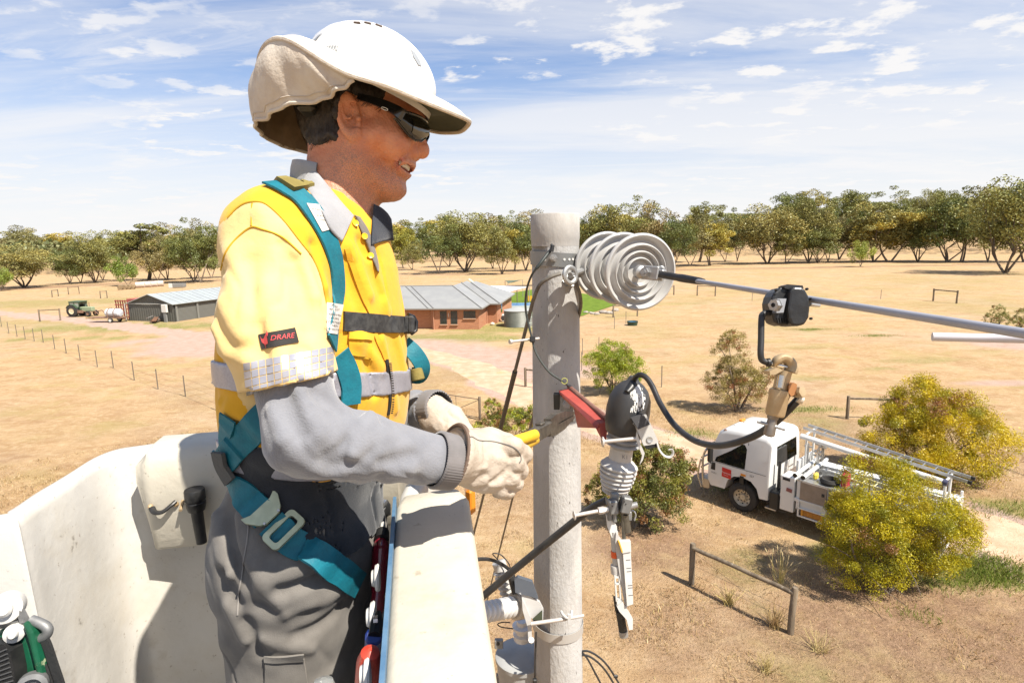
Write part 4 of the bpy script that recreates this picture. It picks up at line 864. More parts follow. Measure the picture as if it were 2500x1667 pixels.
for i in range(4):
    c = G(296+i*9.5, 708-i*.6); b = MB(); d = unit(np.array([.35, -1, 0])); r = .62
    b.lathe(c+hz_*r-d*.6, d, [(0, .02), (0, r*.9), (.08, r), (1.1, r), (1.2, r*.9), (1.2, .02)], 14, cap=False)
    tag(b.build('hay_bale', bale_d), ['leftmost', 'second', 'third', 'rightmost'][i]+' dark weathered hay bale left of the wrapped bales', 'hay bale', 'old hay bales')
mt = G(434, 703); mo = empty('feed_trough', mt, 'low grey steel feed bin beyond the hay bales', 'feed bin'); MB().box(mt+np.array([0, 0, .65]), (3.6, 1.4, .9), None, .05).build('bin', mat('mid_grey', (.24, .24, .23)), mo, 30)
MB().box(mt+np.array([-1.3, -.72, .65]), (.9, .04, 1.1)).build('end_panel', mat('off_white', (.72, .7, .66)), mo, None)
# ------------------------------------------------------------------ rail fences, wire fences, trough
post_m = mat('weathered_post', (.24, .185, .125), .95, col2=(.12, .09, .06), scale=5, stretch=(1, 1, .2), spots=[((.40, .36, .30), 9, .58, .72, .7)], bump=.012, bscale=18)
def rail_fence(pa, pb, h, r, label, lean=(0, 0), ext=.12):
    a, b = np.asarray(pa, float), np.asarray(pb, float); o = empty('rail_fence', a, label, 'fence', 'post-and-rail fence panels'); rng = np.random.default_rng(int(abs(a[0]*37+a[1]*11)))
    for p in (a, b):
        mb = MB(); q = p+np.array([rng.normal()*.02, rng.normal()*.02, 0]); mb.tube([p-hz_*.2, p+hz_*h*.4, q+hz_*(h-.02), q+hz_*(h+.03)], [r*1.05, r, r*1.02, r*.82], 9); mb.build('post', post_m, o, 50)
    d = unit(b-a); mb = MB(); t = np.linspace(0, 1, 9)[:, None]; pts = (a+hz_*(h-r*1.2))*(1-t)+(b+hz_*(h-r*1.2))*t; pts[:, 2] += (fbm(np.arange(9)*.7, np.zeros(9), 0, 2, 3)-.5)*.05
    mb.tube(pts+np.cross(d, hz_)*0, r*.72, 9); mb.build('rail', post_m, o, 50); return o
fl, fr = G(1688, 1425), G(1930, 1545)
rf = rail_fence(fl, fr, 1.12, .075, 'weathered timber post-and-rail panel in the foreground below the truck')
wire_m = mat('fence_wire', (.12, .10, .085), .6, .6)
for z0, z1 in ((.95, .1), (.55, .55), (.3, .3)): MB().cyl(fl+hz_*z0, fr+hz_*z1, .004, n=4).build('wire', wire_m, rf)
g1 = G(2068, 1022); rail_fence(g1, g1+np.array([2.4, -.5, 0]), 1.15, .08, 'short dark post-and-rail stub running into the big wattle shrub')
rail_fence(G(2278, 735), G(2335, 741), 1.7, .11, 'small post-and-rail frame standing alone in the right paddock')
rail_fence(G(1702, 722), G(1746, 723), 1.7, .1, 'small post-and-rail frame in the paddock below the insulator', )
rail_fence(G(1620, 728), G(1645, 720), 1.6, .1, 'short rail frame hidden partly by the insulator discs')
rail_fence(G(1497, 775), G(1556, 772), 1.5, .09, 'rail frame at the edge of the lawn right of the pole')
rail_fence(G(1283, 945), G(1330, 952), 1.25, .08, 'pale post with braced rail just left of the pole above the shrub')
rail_fence(G(98, 785), G(148, 782), 1.6, .09, 'low rail frame in the left paddock near the tractor')
rail_fence(G(246, 729), G(262, 728), 1.5, .09, 'tiny rail frame in front of the hay bales'); rail_fence(G(168, 720), G(194, 718), 1.7, .09, 'distant rail frame left of the hay bales'); rail_fence(G(128, 726), G(143, 724), 1.5, .09, 'distant tiny rail frame at the far left paddock')
star_m = mat('star_picket', (.20, .165, .125), .8)
LP = [(4, 797), (22, 814), (42, 822), (62, 828), (84, 833), (106, 836), (134, 852), (162, 862), (196, 880), (238, 896), (277, 898), (328, 928), (386, 950), (453, 968), (533, 1003)]
ends = []
for i, (u, v) in enumerate(LP):
    g = G(u, v); ends.append(g); o = empty('fence_post', g, f'thin steel fence post in the left paddock, {ORD[i]} counting from the left edge', 'fence post', 'steel posts of the left wire fence'); mb = MB()
    for k in range(3):
        a = k*2.094; mb.box(g+np.array([math.cos(a)*.02, math.sin(a)*.02, .65]), (.034, .010, 1.35), ((math.cos(a), math.sin(a), 0), (-math.sin(a), math.cos(a), 0), (0, 0, 1)))
    mb.build('picket', star_m, o, None); MB().box(g+np.array([0, 0, 1.34]), (.05, .05, .05)).build('cap', star_m, o, None)
fw_ = empty('wire_fence', ends[0], 'thin fence wires strung between the steel posts of the left paddock', 'fence wire')
for z in (.4, .8, 1.2): MB().tube(np.array(ends)+hz_*z, .004, 4).build('wire', wire_m, fw_)
RP = [(1615, 945), (1500, 803), (1462, 863), (1422, 866), (1528, 790), (1836, 735), (2150, 730), (1420, 905)]
for i, (u, v) in enumerate(RP):
    g = G(u, v); o = empty('fence_post', g, ['lone thin post right of the black fuse cap', 'thin post near the green trough', 'thin post above the round green shrub', 'thin post beside the pole edge, upper one', 'thin post between trough and lawn rail', 'thin distant post left of the black connector', 'thin distant post right of the black connector', 'thin post beside the pole edge, lower one'][i], 'fence post', 'thin posts right of the pole')
    MB().box(g+np.array([0, 0, .65]), (.05, .05, 1.35)).build('picket', star_m, o, None); MB().box(g+np.array([0, 0, 1.34]), (.06, .06, .04)).build('cap', star_m, o, None)
tq = G(1544, 794); to = empty('water_trough', tq, 'small round dark green water trough in the paddock right of the pole', 'trough'); tgm = mat('trough_green', (.035, .075, .05), .5)
MB().lathe(tq, (0, 0, 1), [(0, .5), (.42, .6), (.45, .62), (.45, .56), (.1, .5), (.1, .02)], 20, cap=False).build('tub', tgm, to); MB().lathe(tq+hz_*.36, (0, 0, 1), [(0, .55), (.005, .01)], 20, cap=False).build('water', mat('pool_water', (.1, .2, .3)), to)
# wire gate left of the pole, garden edging beyond it
ga, gb = G(1172, 1025), G(1060, 1005); go = empty('farm_gate', ga, 'thin wire farm gate above the far glove', 'gate', 'farm gates')
MB().cyl(ga-hz_*.1, ga+hz_*1.25, .07, n=8).build('post', post_m, go); MB().cyl(gb-hz_*.1, gb+hz_*1.2, .05, n=8).build('post', post_m, go)
for z in (1.1, .12): MB().cyl(ga+hz_*z, gb+hz_*z, .018, n=6).build('rail', wire_m, go)
MB().cyl(ga+hz_*1.1, gb+(ga-gb)*.35+hz_*.12, .015, n=6).build('brace', wire_m, go); MB().cyl((ga+gb)/2+hz_*.12, (ga+gb)/2+hz_*1.1, .012, n=6).build('stay', wire_m, go)
_r = random.Random(3)
for i in range(9):
    g = G(1432+i*9+_r.uniform(-3, 3), 762+_r.uniform(-3, 6)); mb = MB(); s = _r.uniform(.25, .5)
    mb.lathe(g-hz_*.05, (0, 0, 1), [(0, s), (s*.5, s*1.05), (s*.85, s*.6), (s*.95, .03)], 7); tag(mb.build('garden_rock', mat('garden_rock', (.46, .40, .34), .95, col2=(.3, .26, .22), scale=3, bump=.05, bscale=5)), ORD[i]+' pale rock from the left in the row edging the lawn', 'rock', 'rocks edging the lawn')
# ------------------------------------------------------------------ line truck parked on the track
TD = unit(np.array([.66, -.75, 0])); TN = np.array([-TD[1], TD[0], 0]); TO = np.array([8.33, 16.86, 0])   # along to the rear, across to the far side
def K(s, n, z): return TO+TD*s+TN*n+hz_*z
truck = empty('utility_truck', TO, 'white line truck with ladders and side lockers parked on the dirt track', 'truck')
tw = mat('truck_white', (.78, .78, .76), .28, coat=.4, spots=[((.62, .54, .44), 2.2, .58, .75, .35)]); blk = mat('black_plastic', (.018, .018, .018), .5); tgl = mat('truck_glass', (.010, .012, .013), .04, spec=.7)
chrome = mat('bright_steel', (.60, .59, .57), .25, .9); alu = mat('aluminium', (.62, .62, .61), .38, .75, col2=(.52, .52, .52), scale=6); chq = mat('checker_plate', (.36, .30, .25), .45, .35, col2=(.30, .25, .21), scale=5, bump=.006, bscale=60)
WB = 2.32; gap = mat('dark_gap', (.01, .01, .01), .9)
# cab shell: side outline swept across the width, rounded towards the roof and the corners
side_o = [(-2.36, .62), (-2.46, .80), (-2.47, 1.25), (-2.44, 1.52), (-2.36, 1.95), (-2.24, 2.38), (-2.14, 2.60), (-1.96, 2.70), (-1.50, 2.74), (-.95, 2.75), (-.52, 2.73), (-.39, 2.66), (-.34, 2.50), (-.33, 1.6), (-.33, .98), (-.345, .70), (-.62, .68), (-.72, .98), (-.92, 1.17), (-1.22, 1.24), (-1.52, 1.17), (-1.72, .98), (-1.82, .64)]
secs = []
for n_, ins, dz in ((0.0, .05, .17), (.015, .018, .075), (.06, .006, .022), (.25, 0, 0), (WB-.25, 0, 0), (WB-.06, .006, .022), (WB-.015, .018, .075), (WB, .05, .17)):
    row = []
    for s_, z_ in side_o:
        k = sstep(z_, 1.3, 2.7); tuck = .11*k*(1 if n_ < WB/2 else -1); cs = s_+(ins*(1 if s_ < -1.4 else -1) if z_ > 1.3 or s_ < -2.3 or s_ > -.36 else 0)
        row.append(K(cs, n_+tuck, z_-dz*sstep(z_, 2.0, 2.74)))
    secs.append(row)
mb = MB(); mb.quadgrid(np.array(secs), cv=True); o0 = mb.n; L_ = len(side_o)
mb.f.append(tuple(range(L_))); mb.f.append(tuple(range(7*L_, 8*L_))[::-1]); cab = mb.build('cab', tw, truck, 40)
def side_patch(name, poly, m, parent, off=.012, th=.02, bev=None):      # a plate lying on the near side of the cab, following its tumblehome
    pts = [K(s, -off+.11*sstep(z, 1.3, 2.7)+.012, z) for s, z in poly]; mb = MB(); k = len(pts); pts = np.array(pts)
    mb.add(np.vstack([pts, pts+TN*th]), [tuple(range(k)), tuple(range(2*k-1, k-1, -1))]+[(i, k+i, k+(i+1) % k, (i+1) % k) for i in range(k)]); return mb.build(name, m, parent, None)
side_patch('door_window', [(-2.22, 1.52), (-1.16, 1.52), (-1.14, 2.20), (-1.22, 2.32), (-1.85, 2.36), (-1.98, 2.30)], tgl, cab)
door = side_patch('door', [(-2.30, .82), (-2.33, 1.42), (-2.26, 1.49), (-1.12, 1.49), (-1.10, 1.42), (-1.10, 1.22), (-1.30, 1.275), (-1.55, 1.26), (-1.80, 1.12), (-1.93, .90), (-1.99, .82)], tw, cab, .020, .008)
for poly in ([(-1.095, .72), (-1.075, .72), (-1.095, 2.42), (-1.115, 2.42)], [(-2.36, 1.48), (-2.36, 1.50), (-.45, 1.505), (-.45, 1.495)]): side_patch('panel_gap', poly, gap, cab, .0135, .004)
side_patch('door_handle', [(-1.30, 1.0), (-1.16, 1.0), (-1.16, 1.27), (-1.30, 1.27)], blk, door, .026, .006)
side_patch('indicator', [(-1.27, 1.285), (-1.10, 1.285), (-1.10, 1.35), (-1.27, 1.36)], mat('amber_lens', (.70, .25, .02), .3), cab, .03, .012)
sign = side_patch('company_sign', [(-1.93, 1.06), (-1.60, 1.04), (-1.60, 1.37), (-1.93, 1.39)], mat('sign_red', (.62, .03, .025), .5), cab, .030, .004)
def truck_text(txt, s, z, size, m, off, parent, name):
    v, f = text_mesh(txt, size); pts = np.array([K(s+p[0], -off, z+p[1]-.06*p[0]) for p in v]); mb = MB(); mb.add(pts, f); return mb.build(name, m, parent, None)
wht = mat('white_print', (.85, .85, .84), .6); blkp = mat('black_print', (.02, .02, .02), .6)
truck_text('Powercor', -1.765, 1.22, .082, wht, .028, sign, 'lettering'); truck_text('AUSTRALIA', -1.78, 1.14, .034, wht, .028, sign, 'lettering'); truck_text('257', -.90, 1.36, .10, blkp, .012, cab, 'fleet_number'); truck_text('ISUZU', -2.22, 1.10, .07, blkp, .022, cab, 'lettering')
# windscreen, rear window, roof marker bar
def quadplate(name, p, m, parent, n, th=.015):
    p = np.array(p)+np.asarray(n)*th; k = len(p); mb = MB(); mb.add(np.vstack([p, p-np.asarray(n)*th*1.5]), [tuple(range(k)), tuple(range(2*k-1, k-1, -1))]+[(i, k+i, k+(i+1) % k, (i+1) % k) for i in range(k)]); return mb.build(name, m, parent, None)
quadplate('windscreen', [K(-2.44, .14, 1.50), K(-2.44, WB-.14, 1.50), K(-2.15, WB-.22, 2.38), K(-2.15, .22, 2.38)], tgl, cab, unit(-TD+hz_*.3), .012)
quadplate('rear_window', [K(-.33, .5, 1.75), K(-.33, WB-.35, 1.75), K(-.36, WB-.4, 2.42), K(-.36, .45, 2.42)], tgl, cab, TD, .02)
MB().box(K(-1.85, .85, 2.73), (.12, .45, .05), (TD, TN, hz_), .02).build('beacon_base', tw, cab, 30); MB().box(K(-1.87, 1.15, 2.79), (.14, .26, .10), (TD, TN, hz_), .03).build('beacon', mat('amber_lens', (.7, .25, .02)), cab, 30)
MB().box(K(-1.95, .28, 2.62), (.14, .30, .12), (TD, TN, hz_), .03).build('beacon', mat('brown_lens', (.26, .16, .12), .4), cab, 30)
MB().box(K(-2.30, -.16, 1.82), (.14, .20, .62), (TD, TN, hz_), .04).build('mirror', blk, cab, 30); MB().tube([K(-2.25, .03, 2.2), K(-2.3, -.12, 2.18), K(-2.3, -.12, 1.45), K(-2.25, .03, 1.4)], .018, 6).build('mirror_arm', blk, cab)
side_patch('front_vent', [(-2.34, 1.20), (-2.18, 1.20), (-2.18, 1.46), (-2.32, 1.46)], blk, cab, .024, .006)
# bumper, bull bar and front end
MB().box(K(-2.55, WB/2, .62), (.30, WB, .42), (TD, TN, hz_), .05).build('bumper', mat('bumper_alu', (.56, .50, .42), .4, .6), truck, 30)
bb = MB(); bb.tube(smooth_path([K(-2.62, .02, .55), K(-2.66, .02, 1.1), K(-2.66, .06, 1.62), K(-2.52, .30, 1.92), K(-2.52, WB-.3, 1.92), K(-2.66, WB-.06, 1.62), K(-2.74, WB-.02, 1.1), K(-2.62, WB-.02, .55)], 6), .042, 8); bull = bb.build('bull_bar', chrome, truck)
for z in (1.15, 1.5): MB().cyl(K(-2.72, .03, z), K(-2.72, WB-.03, z), .032, n=8).build('cross_tube', chrome, bull)
MB().tube(smooth_path([K(-2.66, -.02, .45), K(-2.80, -.03, .9), K(-2.72, -.02, 1.45)], 6), .035, 8).build('cross_tube', chrome, bull)
MB().box(K(-1.2, WB/2, .62), (2.3, 1.2, .34), (TD, TN, hz_)).build('chassis_front', blk, truck, None); MB().box(K(2.0, WB/2, .66), (4.2, .9, .26), (TD, TN, hz_)).build('chassis_rail', blk, truck, None)
rim_m = mat('cream_rim', (.62, .55, .42), .45, .2, col2=(.45, .38, .28), scale=8)
def truck_wheel(s, n):
    c = K(s, n, .5); sg = -1 if n < WB/2 else 1; w = .28; ax = TN*sg; mb = MB()
    mb.lathe(c-ax*w/2, ax, [(0, .29), (0, .44), (.04, .49), (.09, .5), (.19, .5), (.25, .485), (.28, .44), (.285, .33), (.27, .29)], 36, cap=False); t = mb.build('wheel', tyre_m, truck, 40)
    MB().lathe(c-ax*w/2, ax, [(.26, .295), (.275, .285), (.20, .255), (.17, .20), (.16, .115), (.20, .11), (.22, .09), (.22, .01)], 30, cap=False).build('rim', rim_m, t, 40)
    for k in range(8):
        a = k*math.pi/4; p = c+ax*.048+(TD*math.cos(a)+hz_*math.sin(a))*.228; MB().lathe(p, ax, [(0, .030), (.004, .029)], 10).build('rim_hole', gap, t)
        p = c+ax*.02+(TD*math.cos(a+.39)+hz_*math.sin(a+.39))*.15; MB().cyl(p, p+ax*.035, .018, n=6).build('wheel_nut', mat('dark_nut', (.08, .075, .07), .6), t)
for n_ in (.17, WB-.17): truck_wheel(-1.22, n_); truck_wheel(2.75, n_)
# step and guard behind the front wheel
MB().box(K(-.16, .25, .75), (.30, .5, .6), (TD, TN, hz_), .03).build('battery_box', blk, truck, 30); MB().box(K(-.25, .10, .46), (.35, .22, .04), (TD, TN, hz_)).build('step', alu, truck, None)
MB().cyl(K(-.18, .35, .9), K(-.18, .35, 2.0), .05, n=8).build('air_intake', blk, truck)
# tray body with side lockers
body = MB(); body.box(K(2.1, WB/2, 1.02), (4.18, WB-.08, .10), (TD, TN, hz_)); tray = body.build('tray', tw, truck, None)
def locker(s0, s1, z0, z1, m, name='locker_door', nn=.0, th=.04): mb = MB(); mb.box(K((s0+s1)/2, nn+th/2, (z0+z1)/2), (s1-s0, th, z1-z0), (TD, TN, hz_), .006); return mb.build(name, m, tray, 30)
MB().box(K(.235, .30, 1.12), (.42, .56, 1.12), (TD, TN, hz_), .012).build('front_locker', tw, tray, 30)
side_patch('locker_mark', [(.20, 1.22), (.38, 1.20), (.38, 1.32), (.22, 1.34)], mat('red_mark', (.30, .10, .09), .6), tray, .016, .004); side_patch('locker_vent', [(.08, 1.56), (.30, 1.55), (.30, 1.63), (.08, 1.64)], blk, tray, .016, .004)
MB().box(K(2.35, .34, 1.18), (3.72, .52, .92), (TD, TN, hz_)).build('locker_box', tw, tray, None)
locker(.60, 1.36, 1.06, 1.64, chq, nn=.035); locker(1.40, 2.05, .62, 1.64, chq, nn=.035); locker(2.9+.45, 4.1, .72, 1.64, chq, nn=.035); locker(2.10, 3.3, 1.16, 1.64, chq, nn=.035)
for s_, z_ in ((1.26, 1.40), (1.95, 1.3), (3.2, 1.4), (3.5, 1.3)): MB().box(K(s_, .025, z_), (.07, .03, .10), (TD, TN, hz_), .006).build('latch', blk, tray, 30)
MB().box(K(1.0, .36, .80), (.72, .5, .40), (TD, TN, hz_)).build('open_bay', gap, tray, None)
for s0, s1, z0, z1 in ((.56, 1.40, 1.01, 1.06), (.56, 1.40, .76, .80), (.56, 1.40, .50, .545), (.56, .61, .545, 1.01), (1.345, 1.395, .545, 1.01)): locker(s0, s1, z0, z1, tw, 'bay_frame', .02, .06)
cy = mat('orange_mesh', (.55, .24, .03), .6, col2=(.40, .16, .02), scale=20); locker(.66, 1.31, .56, .745, cy, 'orange_crate', .05, .05)
for s_ in (.70, 1.27): locker(s_-.03, s_+.03, .555, .75, mat('orange_plastic', (.72, .33, .03), .5), 'crate_end', .03, .02)
MB().box(K(2.35, WB-.3, 1.18), (3.7, .52, .92), (TD, TN, hz_)).build('locker_box', tw, tray, None)
MB().box(K(2.35, .34, 1.655), (3.76, .56, .03), (TD, TN, hz_)).build('locker_top', alu, tray, None)
# headboard, rack and load
def bar(p, q, r=.035, m=tw, name='rack_tube', par=None): MB().cyl(K(*p), K(*q), r, n=8).build(name, m, par or rack)
rack = MB().box(K(.14, WB/2+.4, 1.5), (.06, 1.3, .9), (TD, TN, hz_)).build('headboard', tw, tray, None)
bar((.2, WB-.35, 1.1), (.2, WB-.35, 2.78)); bar((.2, WB-.95, 1.1), (.2, WB-.95, 2.75)); bar((.2, WB-1.0, 2.74), (.2, WB-.3, 2.76)); bar((3.9, WB-.35, 1.1), (3.9, WB-.35, 2.3)); bar((3.9, WB-.95, 1.1), (3.9, WB-.95, 2.28)); bar((3.9, WB-1, 2.28), (3.9, WB-.3, 2.28)); bar((3.9, .45, 1.6), (3.9, .45, 2.02)); bar((.3, .9, 1.6), (.3, .9, 2.1)); bar((4.15, .1, .6), (4.15, .1, 1.7)); bar((4.15, WB-.1, .55), (4.15, WB-.1, 1.8)); bar((4.15, .1, .62), (4.15, WB-.1, .62))
def ladder(a, b, w, wd, name, label, rung=.30, col=None, tip=True):
    a, b = K(*a), K(*b); d = unit(b-a); L = np.linalg.norm(b-a); up_ = unit(np.cross(d, np.cross(hz_, d))); o = empty(name, a, label, 'ladder', 'ladders on the truck rack'); m = col or alu
    for s in (0, 1): mb = MB(); mb.box((a+b)/2+wd*w*s, (L, .035, .085), (d, wd, np.cross(d, wd))); mb.build('stile', m, o, None); mb = MB(); mb.box(b+wd*w*s+d*.04, (.10, .05, .10), (d, wd, np.cross(d, wd)), .01); mb.build('foot', blk, o, 30)
    for k in range(1, int(L/rung)): p = a+d*k*rung; MB().cyl(p+wd*.018, p+wd*(w-.018), .016, n=6).build('rung', m, o)
    return o
ladder((.0, 1.55, 2.86), (4.35, 1.55, 2.34), .40, TN, 'extension_ladder', 'long aluminium ladder on the high rack at the far side of the truck')
ladder((1.5, .55, 1.93), (4.45, .55, 1.74), .38, TN, 'extension_ladder', 'lower yellowish ladder sticking out behind the truck tray', col=mat('fibreglass_yellow', (.62, .57, .33), .5))
ladder((.6, 1.05, 1.76), (2.6, 1.05, 1.80), .36, TN, 'extension_ladder', 'short grey ladder lying flat inside the truck tray')
cn = empty('storage_tube', K(.1, 1.25, 2.60), 'long white storage pipe with a dark end cap beside the high ladder', 'pipe'); MB().cyl(K(.05, 1.28, 2.66), K(3.85, 1.28, 2.27), .085, n=14).build('pipe', tw, cn); MB().cyl(K(3.85, 1.28, 2.27), K(3.96, 1.28, 2.257), .092, n=14).build('end_cap', mat('dark_cap', (.05, .05, .10), .5), cn)
for i in range(2):
    p, q = K(.42+i*.24, .05, 1.78), K(.42+i*.24, 1.9, 1.86); c = empty('conduit', p, ['white conduit lying across the tray front, nearer the cab', 'white conduit lying across the tray front, second from the cab'][i], 'conduit', 'conduits across the tray'); MB().cyl(p, q, .062, n=14).build('pipe', tw, c); MB().cyl(p-TN*.02, p+TN*.01, .066, n=14).build('end_cap', blk, c)
ty_o = MB(); ty_o.lathe(K(1.30, .42, 1.68), hz_, [(0, .20), (.0, .25), (.08, .29), (.16, .25), (.16, .19), (.02, .17)], 24, cap=False); tag(ty_o.build('hose_coil', tyre_m), 'black rubber coil standing on the truck locker', 'hose')
jr = empty('fuel_can', K(1.72, .40, 1.67), 'red jerry can standing on the truck locker behind the coil', 'fuel can'); MB().box(K(1.72, .40, 1.92), (.20, .26, .46), (TD, TN, hz_), .05).build('can', mat('jerry_red', (.50, .03, .06), .4), jr, 30); MB().tube([K(1.66, .40, 2.14), K(1.66, .40, 2.21), K(1.78, .40, 2.21), K(1.78, .40, 2.14)], .02, 6).build('handle', mat('jerry_red', (.5, .03, .06)), jr)
yb = empty('yellow_bag', K(.86, .5, 1.68), 'small yellow bag on the tray beside the conduits', 'bag'); MB().box(K(.88, .45, 1.78), (.12, .22, .22), (TD, TN, hz_), .05).build('bag', mat('bag_yellow', (.75, .62, .08), .7), yb, 30)
wc = empty('cable_coil', K(2.1, .5, 1.68), 'grey coil of cable on the truck tray', 'cable coil')
mb = MB(); t = np.linspace(0, 10*math.pi, 160); mb.tube(np.array([K(2.1, .5, 1.72)+TD*math.cos(q)*(.15+.006*q/6)+TN*math.sin(q)*(.15+.006*q/6)+hz_*.004*q for q in t]), .014, 5); mb.build('coil', alu, wc)
_r = random.Random(12)
for i in range(16):
    s_, n_ = _r.uniform(.5, 3.4), _r.uniform(.85, 1.9); d = unit(TD*_r.uniform(.5, 1)+TN*_r.uniform(-.7, .7)+hz_*_r.uniform(-.05, .12)); a_, b_2 = frame(d); L = _r.uniform(.4, 1.2); w_ = _r.uniform(.04, .14)
    o = MB(); o.box(K(s_, n_, 1.12+w_+_r.uniform(0, .5)), (L, w_, w_*_r.uniform(.5, 1)), (d, a_, b_2), .01)
    tag(o.build('line_hardware', [alu, chrome, tw, mat('mid_grey', (.24, .24, .23))][i % 4], None, 30), 'grey and silver line hardware piled in the truck tray', 'hardware', 'loose hardware in the truck tray')
for i in range(7):
    c = K(.35+_r.uniform(-.1, .35), 1.3+i*.09, 1.1); h_ = _r.uniform(.9, 1.5); o = empty('cross_bracket', c, 'upright steel bracket standing behind the truck headboard', 'bracket', 'brackets behind the headboard'); MB().box(c+hz_*h_/2, (.05, .04, h_), (TD, TN, hz_)).build('stem', alu if i % 2 else chrome, o, None); MB().box(c+hz_*(h_-.1), (.24, .035, .05), (TD, TN, hz_)).build('arm', alu, o, None)
# ------------------------------------------------------------------ pole and line hardware
RT, UP, FW = _rt, _up, _fw
def PP(pts, n=8): return smooth_path([P(*q) for q in pts], n)
def plate_px(mb, poly, z, depth):       # outline given by pixels at depth z, with real thickness going away
    pts = np.array([P(u, v, z) for u, v in poly]); k = len(pts)
    mb.add(np.vstack([pts, pts+FW*depth]), [tuple(range(k)), tuple(range(2*k-1, k-1, -1))]+[(i, k+i, k+(i+1) % k, (i+1) % k) for i in range(k)]); return mb
conc = mat('pole_concrete', (.50, .49, .475), .9, col2=(.40, .39, .375), scale=9, detail=6, stretch=(1, 1, .5), bump=.0030, bscale=120, spots=[((.09, .08, .07), 80, .66, .69, .95), ((.62, .59, .55), 5, .52, .68, .5), ((.30, .28, .25), 22, .60, .74, .55)])
galv = mat('galvanised_steel', (.50, .50, .49), .45, .65, col2=(.40, .40, .40), scale=30, bump=.0004, bscale=200)
galv_d = mat('dull_zinc', (.30, .30, .295), .55, .55, col2=(.22, .22, .215), scale=40)
porc = mat('grey_porcelain', (.52, .515, .50), .22, coat=.3, col2=(.47, .465, .455), scale=12, spots=[((.34, .33, .31), 40, .62, .78, .35)])
rubber = mat('black_rubber', (.016, .016, .016), .42, col2=(.028, .027, .026), scale=40); cable_m = mat('cable_sheath', (.020, .020, .022), .38, col2=(.035, .035, .035), scale=30)
T0 = P(1355, 529, 1.66); B0 = P(1363, 1667, 1.905); pdir = unit(B0-T0); Lp = (0-T0[2])/pdir[2]; 
pole = empty('power_pole', T0+pdir*Lp, 'grey round concrete power pole standing in front of the lineworker', 'pole')
def pole_c(t): return T0+pdir*t
def pole_r(t): return .0690+.0078*t
pa, pb_ = frame(pdir, -FW); pa = unit(RT-pdir*(RT@pdir)); pf = unit(np.cross(pa, pdir)); pf = pf if pf@FW < 0 else -pf     # right, towards camera
def pole_pt(t, ang, k=1.0):             # angle 0 = right, 90 = towards the camera, 180 = left
    return pole_c(t)+pole_r(t)*k*(math.cos(ang)*pa+math.sin(ang)*pf)
ts = np.concatenate([[0.0, .004], np.linspace(.012, 1.7, 60), np.linspace(1.8, Lp+.3, 40)])
a0, a1 = R(112), R(188); g = []
for t in ts:
    row = []
    for k in range(64):
        a = k*2*math.pi/64; rk = 1.0
        if a0 <= a <= a1: rk = math.cos((a1-a0)/2)/math.cos(a-(a0+a1)/2)   # the mould leaves a flat on the left
        rk *= 1+.004*(vnoise(np.array(t*9.), np.array(math.cos(a)*2), np.array(math.sin(a)*2), 4)-.5)
        row.append(pole_pt(t, a, rk*(.96 if t == 0 else 1)))
    g.append(row)
mb = MB(); mb.quadgrid(np.array(g), cv=True); mb.f.append(tuple(range(64))); shaft = mb.build('shaft', conc, pole, 25)
g = []
for t, k in ((-.006, .9), (-.007, 1.0), (-.004, 1.035), (.062, 1.03), (.070, 1.01), (.085, 1.004)): g.append([pole_pt(t, q*2*math.pi/48, k*(1 if not (a0 <= q*2*math.pi/48 <= a1) else 1)) for q in range(48)])
mb = MB(); mb.quadgrid(np.array(g), cv=True); mb.f.append(tuple(range(48))); mb.build('cap_sleeve', mat('cap_cement', (.50, .475, .44), .8, col2=(.40, .375, .345), scale=14, stretch=(1, 1, .4), bump=.002, bscale=60), pole, 40)
def pole_band(t, h, k, tilt=0.0, m=galv, name='band'):
    g = []
    for dt, kk in ((-h/2, k-.02), (-h/2, k), (h/2, k), (h/2, k-.02)): g.append([pole_pt(t+dt+tilt*math.cos(q*2*math.pi/48), q*2*math.pi/48, kk) for q in range(48)])
    mb = MB(); mb.quadgrid(np.array(g), cv=True); return mb.build(name, m, pole, 40)
bnd = pole_band(.123, .040, 1.055, .006, mat('grey_strap', (.30, .30, .29), .45, .5, col2=(.24, .24, .235), scale=20))
for a in (118, 96, 74, 62, 52): p = pole_pt(.123, R(a), 1.058); n_ = unit(math.cos(R(a))*pa+math.sin(R(a))*pf); MB().lathe(p, n_, [(0, .0038), (.0012, .0036)], 10).build('strap_hole', mat('bright_hole', (.72, .70, .66), .5), bnd)
bp = pole_pt(.118, R(98), 1.05); bn = unit(math.cos(R(98))*pa+math.sin(R(98))*pf); bolt = MB().lathe(bp, bn, [(0, .012), (.004, .012), (.004, .009), (.016, .009), (.016, .005), (.03, .005)], 6, cap=True).build('bolt', galv, bnd, 30)
pole_band(1.305, .030, 1.045, .004, mat('pale_band', (.56, .545, .52), .5, .4), 'band')
# eyebolt that the insulator string hangs from
eye = empty('eye_bolt', P(1385, 672, 1.6), 'galvanised eye bolt through the pole beside the insulator discs', 'bolt')
mb = MB(); e0 = pole_pt(.185, R(62), .95); e1 = P(1400, 668, 1.585); mb.cyl(e0, e1, .009, n=10); mb.build('shank', galv, eye); mb = MB(); ec = P(1392, 672, 1.578); t = np.linspace(0, 2*math.pi, 25); mb.tube(np.array([ec+.022*(math.cos(q)*RT*.75+math.sin(q)*UP+math.cos(q)*FW*.5) for q in t]), .007, 8, False); mb.build('ring', galv, eye); MB().lathe(pole_pt(.185, R(62), 1.0), unit(e1-e0), [(0, .02), (.006, .02), (.006, .014), (.018, .014)], 6).build('nut', galv, eye, 30)
